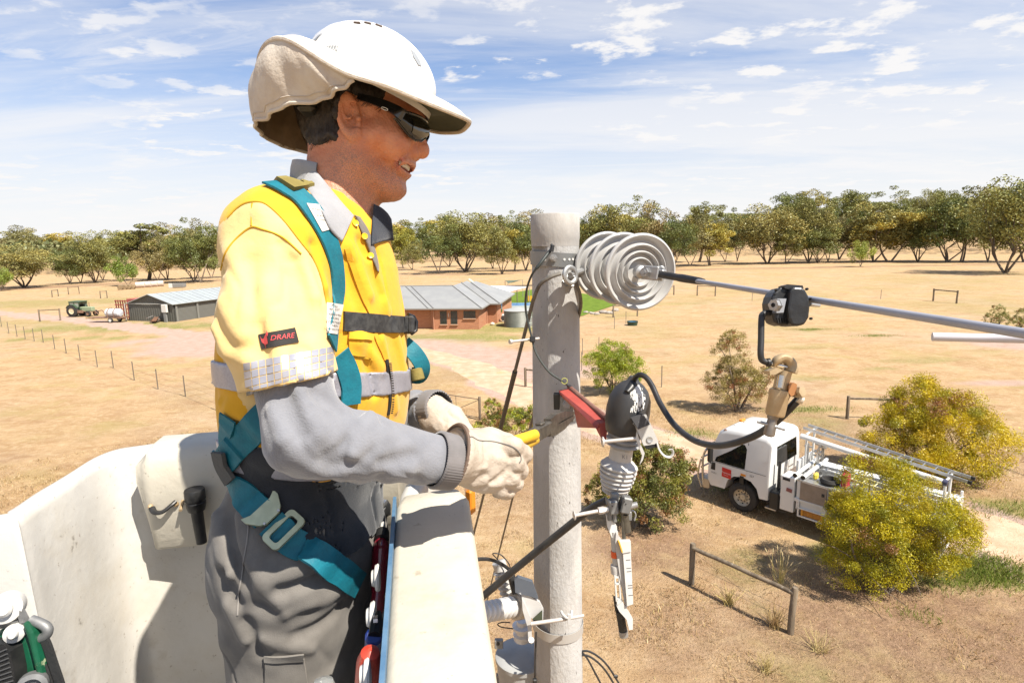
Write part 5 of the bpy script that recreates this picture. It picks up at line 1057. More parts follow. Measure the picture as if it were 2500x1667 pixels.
# insulator string
D1, D3 = P(1478, 649, 1.655), P(1560, 664, 1.455); iax = unit(D3-D1); ins = empty('insulator_string', D1, 'three stacked grey porcelain insulator discs between the pole and the conductor', 'insulator')
for k in range(3):
    c = D1+(D3-D1)*k/2; mb = MB(); r_ = .0985
    prof = [(-.055, .012), (-.055, .030), (-.045, .036), (-.030, .040), (-.018, .062), (-.008, .085), (.002, r_-.003), (.008, r_), (.013, r_-.002), (.014, r_-.006), (.004, r_-.014), (-.001, .080), (.001, .0745), (.011, .0715), (.013, .0690), (.011, .0665), (-.002, .0625), (-.003, .0570), (.008, .0540), (.0105, .0515), (.008, .049), (-.004, .045), (-.004, .040), (.006, .0375), (.009, .035), (.006, .0325), (-.004, .029), (-.004, .012)]
    mb.lathe(c, iax, prof, 64, cap=False); d_ = mb.build('disc', porc, ins, 60); MB().lathe(c, iax, [(-.075, .010), (-.073, .022), (-.05, .026), (-.048, .012)], 20).build('metal_cap', galv, d_); MB().cyl(c-iax*.004, c+iax*.030, .009, n=12).build('pin', galv, d_)
MB().cyl(ec, D1-iax*.06, .008, n=8).build('link', galv, ins)
cl = empty('strain_clevis', D3, 'galvanised clevis with a hexagonal bolt at the centre of the front disc', 'clevis'); K1 = P(1560, 664, 1.43); K2 = P(1606, 668, 1.395); kd = unit(K2-K1); ka, kb = frame(kd, UP)
for s in (-1, 1): mb = MB(); mb.box((K1+K2)/2+kb*0+ka*s*.013+kd*.004, (.062, .006, .034), (kd, ka, kb), .003); mb.build('cheek', galv, cl, 40)
MB().lathe(P(1562, 664, 1.415)-FW*.0-iax*.012, iax, [(0, .014), (.012, .018), (.022, .016), (.026, .008)], 16).build('ball_socket', galv, cl)
q0 = (K1+K2)/2+kd*.003; tocam = unit(CAM-q0); bd_ = ka if ka@tocam > 0 else -ka; MB().lathe(q0+bd_*.016, bd_, [(0, .0135), (.003, .0135), (.003, .0115), (.012, .0115)], 6).build('hex_bolt', galv, cl, 30); MB().lathe(q0+bd_*.028, bd_, [(0, .006), (.004, .006)], 10).build('bolt_end', galv, cl); MB().box(K2+kd*.004, (.03, .020, .022), (kd, ka, kb), .003).build('tongue', galv, cl, 40)
MB().tube(PP([(1600, 655, 1.395), (1614, 650, 1.39), (1622, 656, 1.39), (1618, 668, 1.39)]), .0018, 6).build('split_pin', galv, cl)
# conductor
CA, CB = P(1605, 669, 1.395), P(2560, 822, .505); cdir = unit(CB-CA)
con = empty('conductor', CA, 'grey aluminium conductor running from the insulator to the right edge', 'conductor'); wire_al = mat('sheathed_aluminium', (.40, .41, .46), .5, .2, col2=(.36, .37, .415), scale=20)
CE = CA+cdir*.5
MB().cyl(P(1700, 686, 1.28), CB+cdir*.4, .0051, n=16).build('wire', wire_al, con); S1 = P(1718, 688, 1.263)
q = np.linspace(0, 1, 14); mb = MB(); mb.tube(np.array([CA+(S1-CA)*x for x in q]), np.interp(q, [0, .06, .5, .55, .98, 1], [.0082, .0090, .0085, .0098, .0080, .0066]), 16); mb.build('tape_sleeve', rubber, con)
tail = empty('conductor_tail', P(2278, 822, .66), 'short pale grey cable tail below the conductor at the right edge', 'cable'); MB().tube(PP([(2276, 822, .72), (2400, 825, .70), (2500, 827, .68), (2640, 829, .66)]), [.0054]*25, 14).build('sheath', mat('pale_sheath', (.62, .60, .64), .5), tail)
# black insulated connector gripping the conductor
zc = .868; cn_ = empty('line_connector', P(1928, 747, zc), 'black plastic clamp connector with a silver bolt gripping the conductor', 'connector')
shell = mat('black_shell', (.014, .014, .0145), .38, col2=(.022, .022, .022), scale=60, bump=.0006, bscale=120)
pol1 = [(1893, 712), (1906, 702), (1915, 700), (1924, 702), (1930, 712), (1926, 728), (1920, 750), (1922, 775), (1930, 794), (1912, 795), (1892, 788), (1884, 762), (1882, 740), (1886, 724)]
pol2 = [(1930, 708), (1938, 700), (1958, 701), (1966, 706), (1975, 722), (1979, 745), (1976, 775), (1966, 792), (1950, 796), (1934, 795), (1926, 778), (1923, 752), (1927, 730)]
mb = MB(); plate_px(mb, pol1, zc-.010, .034); s1 = mb.build('shell_half', shell, cn_, None); mb = MB(); plate_px(mb, pol2, zc-.022, .046); s2 = mb.build('shell_half', shell, cn_, None)
for s_ in (s1, s2): bm = s_.modifiers.new('bevel', 'BEVEL'); bm.width = .0035; bm.segments = 2; bm.limit_method = 'ANGLE'
mb = MB(); plate_px(mb, [(1915, 697), (1922, 694), (1960, 697), (1962, 704), (1925, 706), (1916, 704)], zc-.014, .02); mb.build('hinge', shell, cn_, None)
for k in range(4): mb = MB(); plate_px(mb, [(1897+k*6, 776), (1900+k*6, 776), (1903+k*6, 789), (1900+k*6, 789)], zc-.0125, .004); mb.build('vent_slot', gap, cn_, None)
for k in range(5): a_ = [(1889, 718), (1893, 708), (1968, 706), (1977, 730), (1978, 778)][k]; mb = MB(); mb.lathe(P(a_[0], a_[1], zc-.005), -FW, [(0, .002), (.004, .002), (.006, .001)], 8); mb.build('clip_stud', shell, cn_)
bx = P(1902, 744, zc-.024); mb = MB(); plate_px(mb, [(1898, 729), (1920, 729), (1913, 763), (1896, 764)], zc-.024, .014); mb.build('bolt_block', alu, cn_, None); hb = P(1893, 745, zc-.028); hd_ = unit(-FW*.55-RT*.8); MB().lathe(hb+hd_*-.004, hd_, [(0, .0098), (.002, .0098), (.002, .0085), (.010, .0085)], 6).build('hex_bolt', galv, cn_, 30); MB().lathe(hb+hd_*.006, hd_, [(0, .0035), (.0008, .003)], 10).build('bolt_recess', gap, cn_)
MB().cyl(P(1975, 742, zc), P(2000, 746, zc+.02), .004, .0025, n=10).build('wire_tail', alu, cn_)
v_, f_ = text_mesh('LUW2N A2', .0052); bb_ = P(1913, 748, zc-.0112); ca_, sa_ = math.cos(R(78)), math.sin(R(78)); mb = MB(); mb.add(np.array([bb_+RT*(p[0]*ca_-p[1]*sa_)+UP*(p[0]*sa_+p[1]*ca_) for p in v_]), f_); mb.build('lettering', mat('grey_print', (.30, .30, .28), .6), cn_, None)
# stirrup rod and brass hot-line clamp
sr = empty('stirrup_rod', P(1860, 765, zc), 'black coated bent rod hanging from the connector', 'rod'); MB().tube(smooth_path([P(1893, 766, zc), P(1876, 764, zc-.002), P(1863, 767, zc-.006), P(1859, 780, zc-.010), P(1858, 830, zc-.016), P(1857, 862, zc-.02), P(1860, 878, zc-.02), P(1870, 884, zc-.02), P(1880, 886, zc-.02)], 8), .0046, 14).build('coating', rubber, sr); MB().cyl(P(1874, 885, zc-.02), P(1941, 901, zc-.02), .0032, n=12).build('bare_rod', chrome, sr)
MB().lathe(P(1874, 885, zc-.02)-RT*.001, RT, [(0, .0064), (.004, .0068), (.006, .004)], 12).build('collar', rubber, sr)
brass = mat('brass', (.56, .42, .25), .5, .45, col2=(.47, .34, .19), scale=40, spots=[((.36, .20, .08), 50, .6, .75, .5)], bump=.0005, bscale=150); brass_d = mat('orange_brass', (.50, .23, .09), .45, .4)
hc = empty('hot_line_clamp', P(1900, 900, zc), 'brass hot-line clamp hooked over the stirrup rod, cable bolted to its side', 'clamp')
jc = P(1912, 896, zc-.02); cax = unit(P(1890, 1010, zc-.02)-P(1914, 900, zc-.02))
mb = MB(); t_ = np.linspace(-.5, math.pi*.98, 16); jpts = [P(1911, 897, zc-.02)+.0135*(math.cos(x)*RT*.95+math.sin(x)*UP) for x in t_]; mb.tube(jpts, [.011, .011, .0105]+[.0095]*10+[.008, .006, .004], 12, flat=.75); mb.build('hook_jaw', brass, hc)
mb = MB(); plate_px(mb, [(1879, 906), (1896, 898), (1912, 904), (1894, 914), (1880, 915)], zc-.034, .02); mb.build('jaw_lip', brass, hc, None)
mb = MB(); mb.lathe(P(1915, 905, zc-.02), cax, [(0, .0118), (.004, .0108), (.028, .0108), (.030, .015), (.036, .0155), (.040, .0142), (.066, .0140), (.069, .012), (.070, .006)], 20); mb.build('clamp_body', brass, hc)
MB().cyl(P(1908, 916, zc-.036), P(1903, 946, zc-.036), .0055, n=12).build('jaw_screw', chrome, hc)
mb = MB(); mb.lathe(P(1889, 1008, zc-.02), cax, [(0, .0085), (.008, .0080), (.010, .0066), (.016, .0072), (.030, .0082), (.034, .0078), (.036, .004)], 16); mb.build('eye_stem', mat('grey_bronze', (.34, .30, .26), .45, .7, col2=(.24, .21, .18), scale=50), hc)
MB().cyl(P(1848, 1028, zc-.015), P(1917, 1048, zc-.03), .0026, n=10).build('cross_bar', galv, hc)
mb = MB(); plate_px(mb, [(1926, 940), (1938, 934), (1946, 938), (1944, 962), (1932, 968), (1925, 958)], zc-.034, .022); mb.build('lug', brass_d, hc, None); mb = MB(); plate_px(mb, [(1940, 946), (1954, 944), (1968, 964), (1960, 972), (1942, 970)], zc-.030, .016); mb.build('lug_plate', brass, hc, None); MB().lathe(P(1952, 956, zc-.032), unit(RT*.5-FW+UP*.2), [(0, .008), (.005, .008)], 6).build('lug_nut', brass, hc, 30)
MB().cyl(P(1946, 972, zc-.02), P(1958, 978, zc-.02), .006, n=12).build('ferrule', mat('pale_ferrule', (.7, .62, .5), .4, .5), hc)
lead = empty('jumper_lead', P(1745, 1087, 1.1), 'black jumper cable looping from the brass clamp to the fuse cap', 'cable'); lp_ = PP([(1955, 968, .850), (1925, 1000, .86), (1888, 1034, .88), (1845, 1062, .91), (1790, 1082, .95), (1740, 1087, 1.0), (1690, 1072, 1.06), (1645, 1035, 1.12), (1612, 985, 1.17), (1592, 942, 1.20), (1577, 921, 1.215), (1562, 915, 1.225), (1551, 922, 1.24), (1546, 935, 1.25)], 8); MB().tube(lp_, .0059, 16).build('sheath', cable_m, lead)
# expulsion fuse: red bracket, capped ribbed insulator, hinge, hanging fuse tube
redp = mat('red_oxide_paint', (.46, .085, .065), .5, col2=(.40, .07, .055), scale=20, spots=[((.30, .06, .05), 30, .6, .75, .4)]); bk = empty('fuse_bracket', P(1390, 960, 1.5), 'red painted steel bracket holding the fuse off the pole', 'bracket')
BQ0, BQ1 = np.array([1366, 953, 1.60]), np.array([1480, 1052, 1.30])
def BR(t, du, dv, dz=0.0): u, v, z = BQ0+(BQ1-BQ0)*t; return P(u+du, v+dv, z+dz)
def strip(a, b, c, d, th, name, m, par):      # four corners and a thickness
    p = np.array([a, b, c, d]); n = unit(np.cross(p[1]-p[0], p[3]-p[0])); n = n if n@(CAM-p[0]) < 0 else -n; mb = MB(); mb.add(np.vstack([p, p+n*th]), [(0, 1, 2, 3), (7, 6, 5, 4), (0, 4, 5, 1), (1, 5, 6, 2), (2, 6, 7, 3), (3, 7, 4, 0)]); return mb.build(name, m, par, None)
strip(P(1364, 953, 1.585), P(1392, 947, 1.585), P(1482, 1031, 1.33), P(1464, 1033, 1.33), .005, 'web', redp, bk)
strip(P(1364, 954, 1.584), P(1464, 1034, 1.329), P(1456, 1047, 1.329), P(1368, 966, 1.584), .005, 'lip', redp, bk)
strip(P(1463, 1033, 1.328), P(1484, 1030, 1.328), P(1480, 1080, 1.322), P(1467, 1068, 1.324), .006, 'end_plate', redp, bk)
strip(P(1463, 1034, 1.327), P(1468, 1070, 1.324), P(1462, 1060, 1.335), P(1452, 1040, 1.34), .005, 'end_lip', redp, bk)
strip(P(1398, 984, 1.56), P(1456, 1044, 1.36), P(1454, 1045, 1.36), P(1410, 1043, 1.50), .005, 'gusset', redp, bk)
MB().tube([P(1389, 944, 1.595), P(1437, 985, 1.46), P(1485, 1024, 1.335)], .0068, 10).build('back_rail', mat('brown_oxide', (.26, .14, .10), .6, col2=(.20, .08, .06), scale=20), bk); MB().tube([P(1388, 952, 1.60), P(1485, 1030, 1.345)], .0055, 8).build('inner_rail', mat('dark_oxide', (.13, .03, .03), .6), bk)
strip(P(1351, 963, 1.585), P(1367, 963, 1.58), P(1366, 1000, 1.60), P(1352, 1000, 1.605), .012, 'spacer', mat('dark_packer', (.03, .032, .03), .6), bk); strip(P(1368, 966, 1.57), P(1398, 984, 1.55), P(1400, 1030, 1.56), P(1368, 1030, 1.59), .010, 'pole_plate', galv_d, bk)
MB().lathe(P(1384, 986, 1.56), -FW, [(0, .013), (.005, .013), (.005, .009), (.014, .009)], 6).build('bolt', galv, bk, 30)
zf = 1.27; AX0, AX1 = P(1546, 925, zf-.012), P(1500, 1205, zf+.03); fd = unit(AX1-AX0); Lf = np.linalg.norm(AX1-AX0)
fuse = empty('drop_out_fuse', AX1, 'drop-out fuse with black cap, grey ribbed body and white tube hanging open', 'fuse')
def fx(v): return (v-925)/280.0*Lf
grey_pol = mat('grey_polymer', (.40, .40, .395), .45, col2=(.35, .35, .345), scale=20); pale_pol = mat('pale_polymer', (.58, .565, .54), .4, col2=(.52, .505, .48), scale=20)
boot_m = mat('boot_rubber', (.050, .050, .052), .48, col2=(.038, .038, .04), scale=10, spots=[((.74, .72, .70), 26, .66, .70, .0)])
mb = MB(); mb.lathe(AX0, fd, [(-.006, .008), (.004, .014), (.012, .026), (.024, .037), (.044, .0455), (.070, .0485), (.100, .0475), (.122, .043), (.126, .036)], 32); boot = mb.build('cap_boot', boot_m, fuse, 60)
MB().tube([P(1546, 938, 1.246), P(1538, 950, 1.236), P(1530, 958, 1.228)], [.011, .010, .006], 12).build('cable_gland', rubber, boot)
# bird lime splashed down the cap
lime = mat('bird_lime', (.80, .79, .76), .9); rngl = np.random.default_rng(8); mb = MB()
for k in range(110):
    th = rngl.normal()*.17-.42; h0 = .006+abs(rngl.normal())*.028; h1 = h0+abs(rngl.normal())*.007+.0015; w_ = rngl.uniform(.0005, .0030); hs = np.linspace(h0, min(h1, .095), 6); a_, b_2 = frame(fd, UP); fr_ = unit((CAM-AX0)-fd*((CAM-AX0)@fd)); sd_ = np.cross(fd, fr_); row = []
    for i, h in enumerate(hs):
        r_ = np.interp(h, [-.006, .004, .012, .024, .044, .070, .1], [.008, .014, .026, .037, .0455, .0485, .0475])+.0007; ww = w_*(1-.6*i/5)*(1+.3*rngl.normal())/r_; row.append([AX0+fd*h+r_*(math.cos(th+s*ww)*fr_+math.sin(th+s*ww)*sd_) for s in (-1, 0, 1)])
    mb.quadgrid(np.array(row))
tag(mb.build('bird_droppings', lime, boot, None), kind='stuff')
prof = [(fx(1030), .030)]
for v in (1040, 1052, 1064, 1076): prof += [(fx(v), .030), (fx(v+3), .0375), (fx(v+6), .0385), (fx(v+8), .034), (fx(v+9), .030)]
prof += [(fx(1090), .026), (fx(1094), .0245)]
MB().lathe(AX0, fd, prof, 40).build('upper_sheds', grey_pol, fuse, 50); MB().lathe(AX0, fd, [(fx(1088), .0255), (fx(1126), .0262)], 32).build('waist', pale_pol, fuse)
prof = [(fx(1118), .0262), (fx(1124), .034), (fx(1132), .0405)]
for k, v in enumerate((1132, 1143, 1154, 1165, 1176, 1186)): rr2 = .0415-.0004*k*k; prof += [(fx(v), rr2), (fx(v+3), rr2+.001), (fx(v+6), rr2-.001), (fx(v+8), rr2-.0055), (fx(v+9.5), rr2-.005)]
prof += [(fx(1199), .030), (fx(1205), .020), (fx(1206), .005)]
MB().lathe(AX0, fd, prof, 44).build('lower_sheds', pale_pol, fuse, 50)
v_, f_ = text_mesh('K1', .012); q_ = P(1526, 1116, zf-.020); mb = MB(); mb.add(np.array([q_+RT*p[0]+UP*(p[1]-.12*p[0]) for p in v_]), f_); mb.build('marking', mat('grey_mark', (.16, .16, .17), .7), fuse, None)
# upper contact arm on the right of the cap
zb = 1.215; arm = MB(); plate_px(arm, [(1545, 1022), (1578, 1012), (1608, 1078), (1598, 1084), (1572, 1088), (1556, 1052)], zb, .010); arm = arm.build('contact_arm', mat('white_steel', (.62, .61, .58), .45, .3), fuse, None)
mb = MB(); plate_px(mb, [(1541, 1020), (1570, 1010), (1587, 1036), (1558, 1048)], zb-.008, .012); mb.build('contact_pad', mat('dark_pad', (.055, .055, .06), .6, spots=[((.6, .6, .6), 60, .6, .7, .8)]), arm, None)
mb = MB(); plate_px(mb, [(1555, 1052), (1563, 1082), (1574, 1106), (1570, 1122), (1562, 1134), (1568, 1112), (1560, 1092), (1552, 1070)], zb-.004, .004); mb.build('guide_horn', mat('white_steel', (.6, .6, .6)), arm, None)
MB().tube(PP([(1604, 1080, zb), (1610, 1098, zb), (1622, 1112, zb), (1636, 1115, zb), (1643, 1106, zb), (1640, 1097, zb), (1632, 1098, zb)]), [.0035]*49, 8, flat=.5).build('guide_hook', mat('white_steel', (.6, .6, .6)), arm)
mb = MB(); plate_px(mb, [(1576, 1088), (1606, 1083), (1607, 1091), (1578, 1096)], zb+.001, .008); mb.build('lower_slot', gap, arm, None); MB().lathe(P(1586, 1073, zb-.001), -FW, [(0, .007), (.0015, .0065), (.0005, .002)], 14).build('dimple', galv, arm)
MB().cyl(P(1472, 1078, zf-.045), P(1556, 1070, zf-.055), .0042, n=12).build('pivot_pin', mat('pale_zinc', (.62, .58, .54), .5, .4), fuse); MB().lathe(P(1468, 1078.4, zf-.045), RT, [(0, .006), (.002, .0115), (.005, .011), (.007, .005)], 16).build('pin_head', mat('pale_zinc', (.6, .6, .6)), fuse)
# lower hinge
zh = 1.235; hg = MB().box(P(1500, 1215, zh), (.018, .016, .026), (RT, FW, UP), .003).build('hinge', galv_d, fuse, 40); bronze = mat('dull_bronze', (.17, .155, .125), .5, .6, col2=(.11, .10, .08), scale=40)
for (u0, v0, u1, v1), rot in (((1485, 1219, 1507, 1252), 5), ((1515, 1211, 1539, 1250), -12)): c = P((u0+u1)/2, (v0+v1)/2, zh-.012); ca_, sa_ = math.cos(R(rot)), math.sin(R(rot)); MB().box(c, ((u1-u0)*zh/F, .03, (v1-v0)*zh/F), (RT*ca_+UP*sa_, FW, UP*ca_-RT*sa_), .003).build('hinge_block', galv_d, hg, 40)
for u, v in ((1494, 1227), (1495, 1235), (1525, 1224), (1528, 1230)): MB().lathe(P(u, v, zh-.028), -FW, [(0, .0015), (.001, .0012)], 6).build('rivet', blk, hg)
MB().box(P(1512, 1232, zh+.004), (.012, .02, .035), (RT, FW, UP), .003).build('hinge_core', bronze, hg, 40)
MB().cyl(P(1402, 1258, zh-.03), P(1470, 1245, zh-.02), .0040, n=12).build('hinge_pin', mat('pale_zinc', (.6, .6, .6)), hg); MB().lathe(P(1399, 1258.5, zh-.03), unit(P(1470, 1245, zh-.02)-P(1402, 1258, zh-.03)), [(0, .005), (.002, .010), (.004, .009), (.006, .004)], 14).build('pin_head', mat('pale_zinc', (.6, .6, .6)), hg); MB().lathe(P(1461, 1247, zh-.022), unit(P(1470, 1245, zh-.02)-P(1402, 1258, zh-.03)), [(0, .0078), (.012, .0078), (.016, .006), (.022, .006)], 6).build('pin_nut', mat('pale_zinc', (.6, .6, .6)), hg, 30)
MB().cyl(P(1538, 1236, zh-.01), P(1556, 1231, zh-.01), .0068, n=14).build('stub', galv, hg); MB().cyl(P(1526, 1254, zh-.01), P(1530, 1296, zh-.005), .0088, .0098, n=16).build('contact_barrel', bronze, hg); MB().cyl(P(1520, 1250, zh-.012), P(1524, 1322, zh-.008), .0042, n=10).build('fuse_tail', bronze, hg); MB().tube(PP([(1530, 1250, zh), (1545, 1246, zh), (1552, 1256, zh), (1549, 1270, zh)]), .0018, 6).build('spring', galv, hg)
for (u, v) in ((1488, 1258), (1500, 1262), (1536, 1258)): MB().box(P(u, v, zh-.008), (.010, .014, .020), (RT, FW, UP), .002).build('lug', galv_d, hg, 40)
# fuse carrier hanging down
zt = 1.225; fwh = mat('fuse_white', (.70, .69, .66), .45, col2=(.62, .61, .58), scale=18); fgr = mat('fuse_grey', (.50, .49, .475), .5)
ft = MB(); plate_px(ft, [(1481, 1258), (1490, 1256), (1506, 1284), (1508, 1310), (1494, 1312), (1484, 1288)], zt, .012); tube_o = ft.build('fuse_carrier', fwh, fuse, None)
MB().cyl(P(1499, 1296, zt+.006), P(1507, 1405, zt+.012), .0085, n=18).build('fuse_tube', fgr, tube_o); MB().cyl(P(1501.3, 1344, zt+.008), P(1502.4, 1359, zt+.009), .0090, n=18).build('orange_band', mat('orange_band', (.80, .12, .02), .5), tube_o); MB().lathe(P(1504, 1378, zt+.010), unit(P(1507, 1405, zt+.012)-P(1499, 1296, zt+.006)), [(0, .0115), (.003, .0125), (.018, .0125), (.020, .010)], 18).build('collar', pale_pol, tube_o)
mb = MB(); plate_px(mb, [(1504, 1300), (1520, 1320), (1534, 1478), (1528, 1484), (1513, 1404), (1502, 1330)], zt-.006, .010); mb.build('side_plate', fgr, tube_o, None)
mb = MB(); plate_px(mb, [(1519, 1322), (1539, 1319), (1546, 1474), (1531, 1479)], zt-.014, .006); br_ = mb.build('white_bar', fwh, tube_o, None)
for v in (1366, 1386, 1394, 1428, 1434, 1452): mb = MB(); uu = 1522+(v-1322)*.075; plate_px(mb, [(uu+3, v), (uu+14, v-1), (uu+14, v+.6), (uu+3, v+1.6)], zt-.0146, .001); mb.build('tick_mark', mat('grey_mark', (.2, .2, .2)), br_, None)
mb = MB(); plate_px(mb, [(1511, 1322), (1540, 1321), (1541, 1346), (1520, 1350)], zt-.017, .014); lab = mb.build('rating_tag', fwh, tube_o, None); mb = MB(); plate_px(mb, [(1510, 1322), (1513, 1322), (1521, 1347), (1519, 1350)], zt-.0175, .012); mb.build('tag_edge', mat('tag_orange', (.80, .42, .03), .5), lab, None)
for poly in ([(1500, 1406), (1503, 1405), (1508, 1466), (1504, 1468)], [(1510, 1404), (1514, 1403), (1518, 1464), (1514, 1466)], [(1501, 1408), (1513, 1406), (1513, 1410), (1501, 1412)], [(1502, 1424), (1514, 1422), (1515, 1426), (1503, 1428)], [(1505, 1462), (1518, 1460), (1524, 1480), (1508, 1482)]): mb = MB(); plate_px(mb, poly, zt-.004, .008); mb.build('frame_bar', fwh, tube_o, None)
mb = MB(); plate_px(mb, [(1506, 1480), (1520, 1468), (1545, 1510), (1545, 1536), (1536, 1537), (1530, 1512), (1512, 1492)], zt-.008, .012); mb.build('pull_arm', fwh, tube_o, None)
MB().cyl(P(1513, 1490, zt+.012), P(1522, 1545, zt+.018), .0092, n=14).build('lower_contact', mat('sooty_metal', (.06, .06, .055), .6, .5, spots=[((.4, .4, .4), 70, .62, .72, .8)]), tube_o); MB().cyl(P(1521, 1538, zt+.017), P(1523, 1551, zt+.019), .010, n=14).build('end_ferrule', galv, tube_o); MB().cyl(P(1501, 1456, zt+.012), P(1506, 1490, zt+.014), .004, n=10).build('strap_tail', blk, tube_o)
# thick black service cable from the hinge down to the left
sc_ = empty('service_cable', P(1468, 1228, 1.3), 'thick straight black cable running from the fuse hinge down past the pole', 'cable'); MB().tube(PP([(1480, 1222, 1.27), (1440, 1243, 1.30), (1380, 1290, 1.34), (1300, 1354, 1.38), (1220, 1420, 1.42), (1150, 1482, 1.46), (1080, 1560, 1.55)]), .0092, 16).build('sheath', cable_m, sc_)
# earth lead, stays and step bolt on the left of the pole
stay_m = mat('stay_strand', (.22, .20, .17), .6, .5, col2=(.15, .135, .115), scale=60)
el = empty('earth_lead', bp, 'thin dark cable curling from the strap bolt down to the red bracket', 'cable'); MB().tube(PP([(1350, 606, 1.54), (1340, 616, 1.54), (1318, 645, 1.53), (1298, 672, 1.54), (1285, 712, 1.57), (1284, 760, 1.60), (1297, 818, 1.60), (1309, 862, 1.59), (1338, 905, 1.57), (1366, 926, 1.565), (1394, 946, 1.58)], 8), np.r_[np.full(20, .0045), np.full(61, .0031)], 10).build('sheath', mat('green_black_sheath', (.035, .042, .038), .5), el)
MB().tube([P(1346, 614, 1.535), P(1349, 600, 1.535), P(1345, 596, 1.535)], [.006, .006, .003], 8).build('lug', rubber, el); MB().tube(np.array([P(1378, 930, 1.565)+.008*(math.cos(q)*RT+math.sin(q)*UP) for q in np.linspace(0, 2*math.pi, 14)]), .0013, 6).build('tie_ring', mat('faded_yellow', (.42, .42, .12), .6), el)
anc = G(1020, 1840); sw = empty('stay_wire', anc, 'stranded steel stay wire running from the pole down to the ground at left', 'stay wire', 'pole stays'); s0 = P(1301, 735, 1.60); 
MB().tube(np.vstack([PP([(1368, 668, 1.565), (1345, 676, 1.555), (1318, 695, 1.565), (1301, 735, 1.60)], 6), s0+(anc-s0)*.12]), .0056, 10).build('strand', stay_m, sw); MB().cyl(s0+(anc-s0)*.10, anc, .0052, n=10).build('strand', stay_m, sw)
q_ = s0+(anc-s0)*.020; MB().cyl(s0+(anc-s0)*.028, s0+(anc-s0)*.075, .0085, .0075, n=10).build('preformed_grip', mat('grip_strand', (.13, .11, .09), .7, .3, bump=.001, bscale=200), sw)
MB().tube(PP([(1405, 690, 1.585), (1415, 715, 1.60), (1418, 745, 1.64), (1412, 775, 1.70)], 6), .0050, 10).build('wrap', stay_m, sw)
anc2 = G(1130, 1700); s2_ = P(1318, 950, 1.78); sw2 = empty('stay_wire', anc2, 'second thinner stay wire emerging from behind the pole below the first', 'stay wire', 'pole stays'); MB().cyl(s2_, anc2, .0048, n=8).build('strand', stay_m, sw2); MB().cyl(P(1330, 925, 1.76), s2_, .006, n=8).build('thimble', galv_d, sw2)
sb = empty('step_bolt', P(1300, 828, 1.58), 'short steel bolt sticking out of the left side of the pole', 'bolt'); MB().cyl(P(1316, 826, 1.62), P(1248, 834, 1.57), .0036, n=10).build('shank', mat('pale_zinc', (.6, .6, .6)), sb); MB().lathe(P(1247, 834, 1.57), unit(P(1248, 834, 1.57)-P(1316, 826, 1.62)), [(-.004, .0065), (.004, .0065)], 10).build('head', mat('pale_zinc', (.6, .6, .6)), sb); MB().box(P(1300, 828, 1.585), (.016, .018, .018), (RT, FW, UP), .003).build('clamp', rubber, sb, 40)
# lower assembly left of the pole: arrester, bushing, bracket, tank
zl = 1.74; la = empty('pole_transformer', P(1272, 1640, 2.0), 'small grey transformer tank with lid mounted low on the left of the pole', 'transformer')
lc = P(1275, 1596, 1.98); up3 = np.array([0, 0, 1.0]); tank_p = mat('tank_paint', (.40, .405, .40), .5, col2=(.33, .335, .33), scale=10, spots=[((.58, .56, .53), 8, .55, .7, .5)])
MB().lathe(lc-up3*.6, up3, [(0, .088), (.58, .088), (.585, .094), (.598, .094), (.601, .090), (.604, .02)], 40).build('tank', tank_p, la); MB().lathe(lc-up3*.10, up3, [(0, .089), (.002, .0905), (.012, .0905), (.014, .089)], 40, cap=False).build('tank_rib', galv_d, la)
for u, v in ((1218, 1570), (1222, 1655)): mb = MB(); mb.box(P(u, v, 1.98), (.03, .02, .03), (RT, FW, UP), .002); mb.build('lug', galv_d, la, 40); MB().lathe(P(u-2, v+1, 1.968), -FW, [(0, .006), (.001, .005)], 10).build('lug_hole', blk, la)
MB().lathe(P(1275, 1546, 1.97), up3, [(-.02, .030), (0, .032), (.006, .024), (.022, .022), (.024, .034), (.032, .034), (.036, .02), (.05, .018)], 24).build('lid_bushing', mat('white_porcelain', (.72, .71, .69), .25, coat=.4), la)
bsh = empty('bushing_insulator', P(1240, 1480, 1.72), 'white ribbed bushing insulator pointing left beside the bucket rim', 'insulator'); b0, b1_ = P(1262, 1478, 1.74), P(1150, 1500, 1.62); bx_ = unit(b1_-b0); prof = [(0, .026), (.018, .026)]
for k in range(8): h = .020+k*.0185; prof += [(h, .022), (h+.003, .030), (h+.005, .0305), (h+.009, .023)]
prof += [(.18, .02), (.185, .01)]
MB().lathe(b0, bx_, prof, 32).build('sheds', mat('white_porcelain', (.7, .7, .7)), bsh, 50); MB().lathe(b0-bx_*.020, bx_, [(-.018, .03), (-.016, .041), (.030, .040), (.034, .034)], 32).build('flange', mat('beige_flange', (.60, .55, .48), .5, col2=(.50, .45, .38), scale=20), bsh)
lb_ = empty('mounting_bracket', P(1300, 1500, 1.72), 'pale grey angled steel bracket clamped to the lower pole', 'bracket'); pg_m = mat('pale_grey_paint', (.56, .555, .54), .5, col2=(.50, .49, .48), scale=20)
for poly, z, d in (([(1272, 1451), (1290, 1452), (1318, 1470), (1327, 1488), (1326, 1512), (1302, 1512), (1290, 1500), (1280, 1475)], 1.70, .014), ([(1274, 1460), (1282, 1475), (1297, 1512), (1299, 1562), (1290, 1560), (1288, 1530), (1276, 1490)], 1.69, .012)): mb = MB(); plate_px(mb, poly, z, d); mb.build('plate', pg_m, lb_, None)
mb = MB(); plate_px(mb, [(1256, 1416), (1264, 1409), (1300, 1421), (1305, 1436), (1314, 1462), (1296, 1456), (1270, 1450), (1258, 1446)], 1.695, .02); mb.build('painted_cover', mat('slate_paint', (.085, .10, .125), .55, col2=(.10, .115, .14), scale=10, spots=[((.7, .7, .7), 40, .66, .72, .8)]), lb_, None)
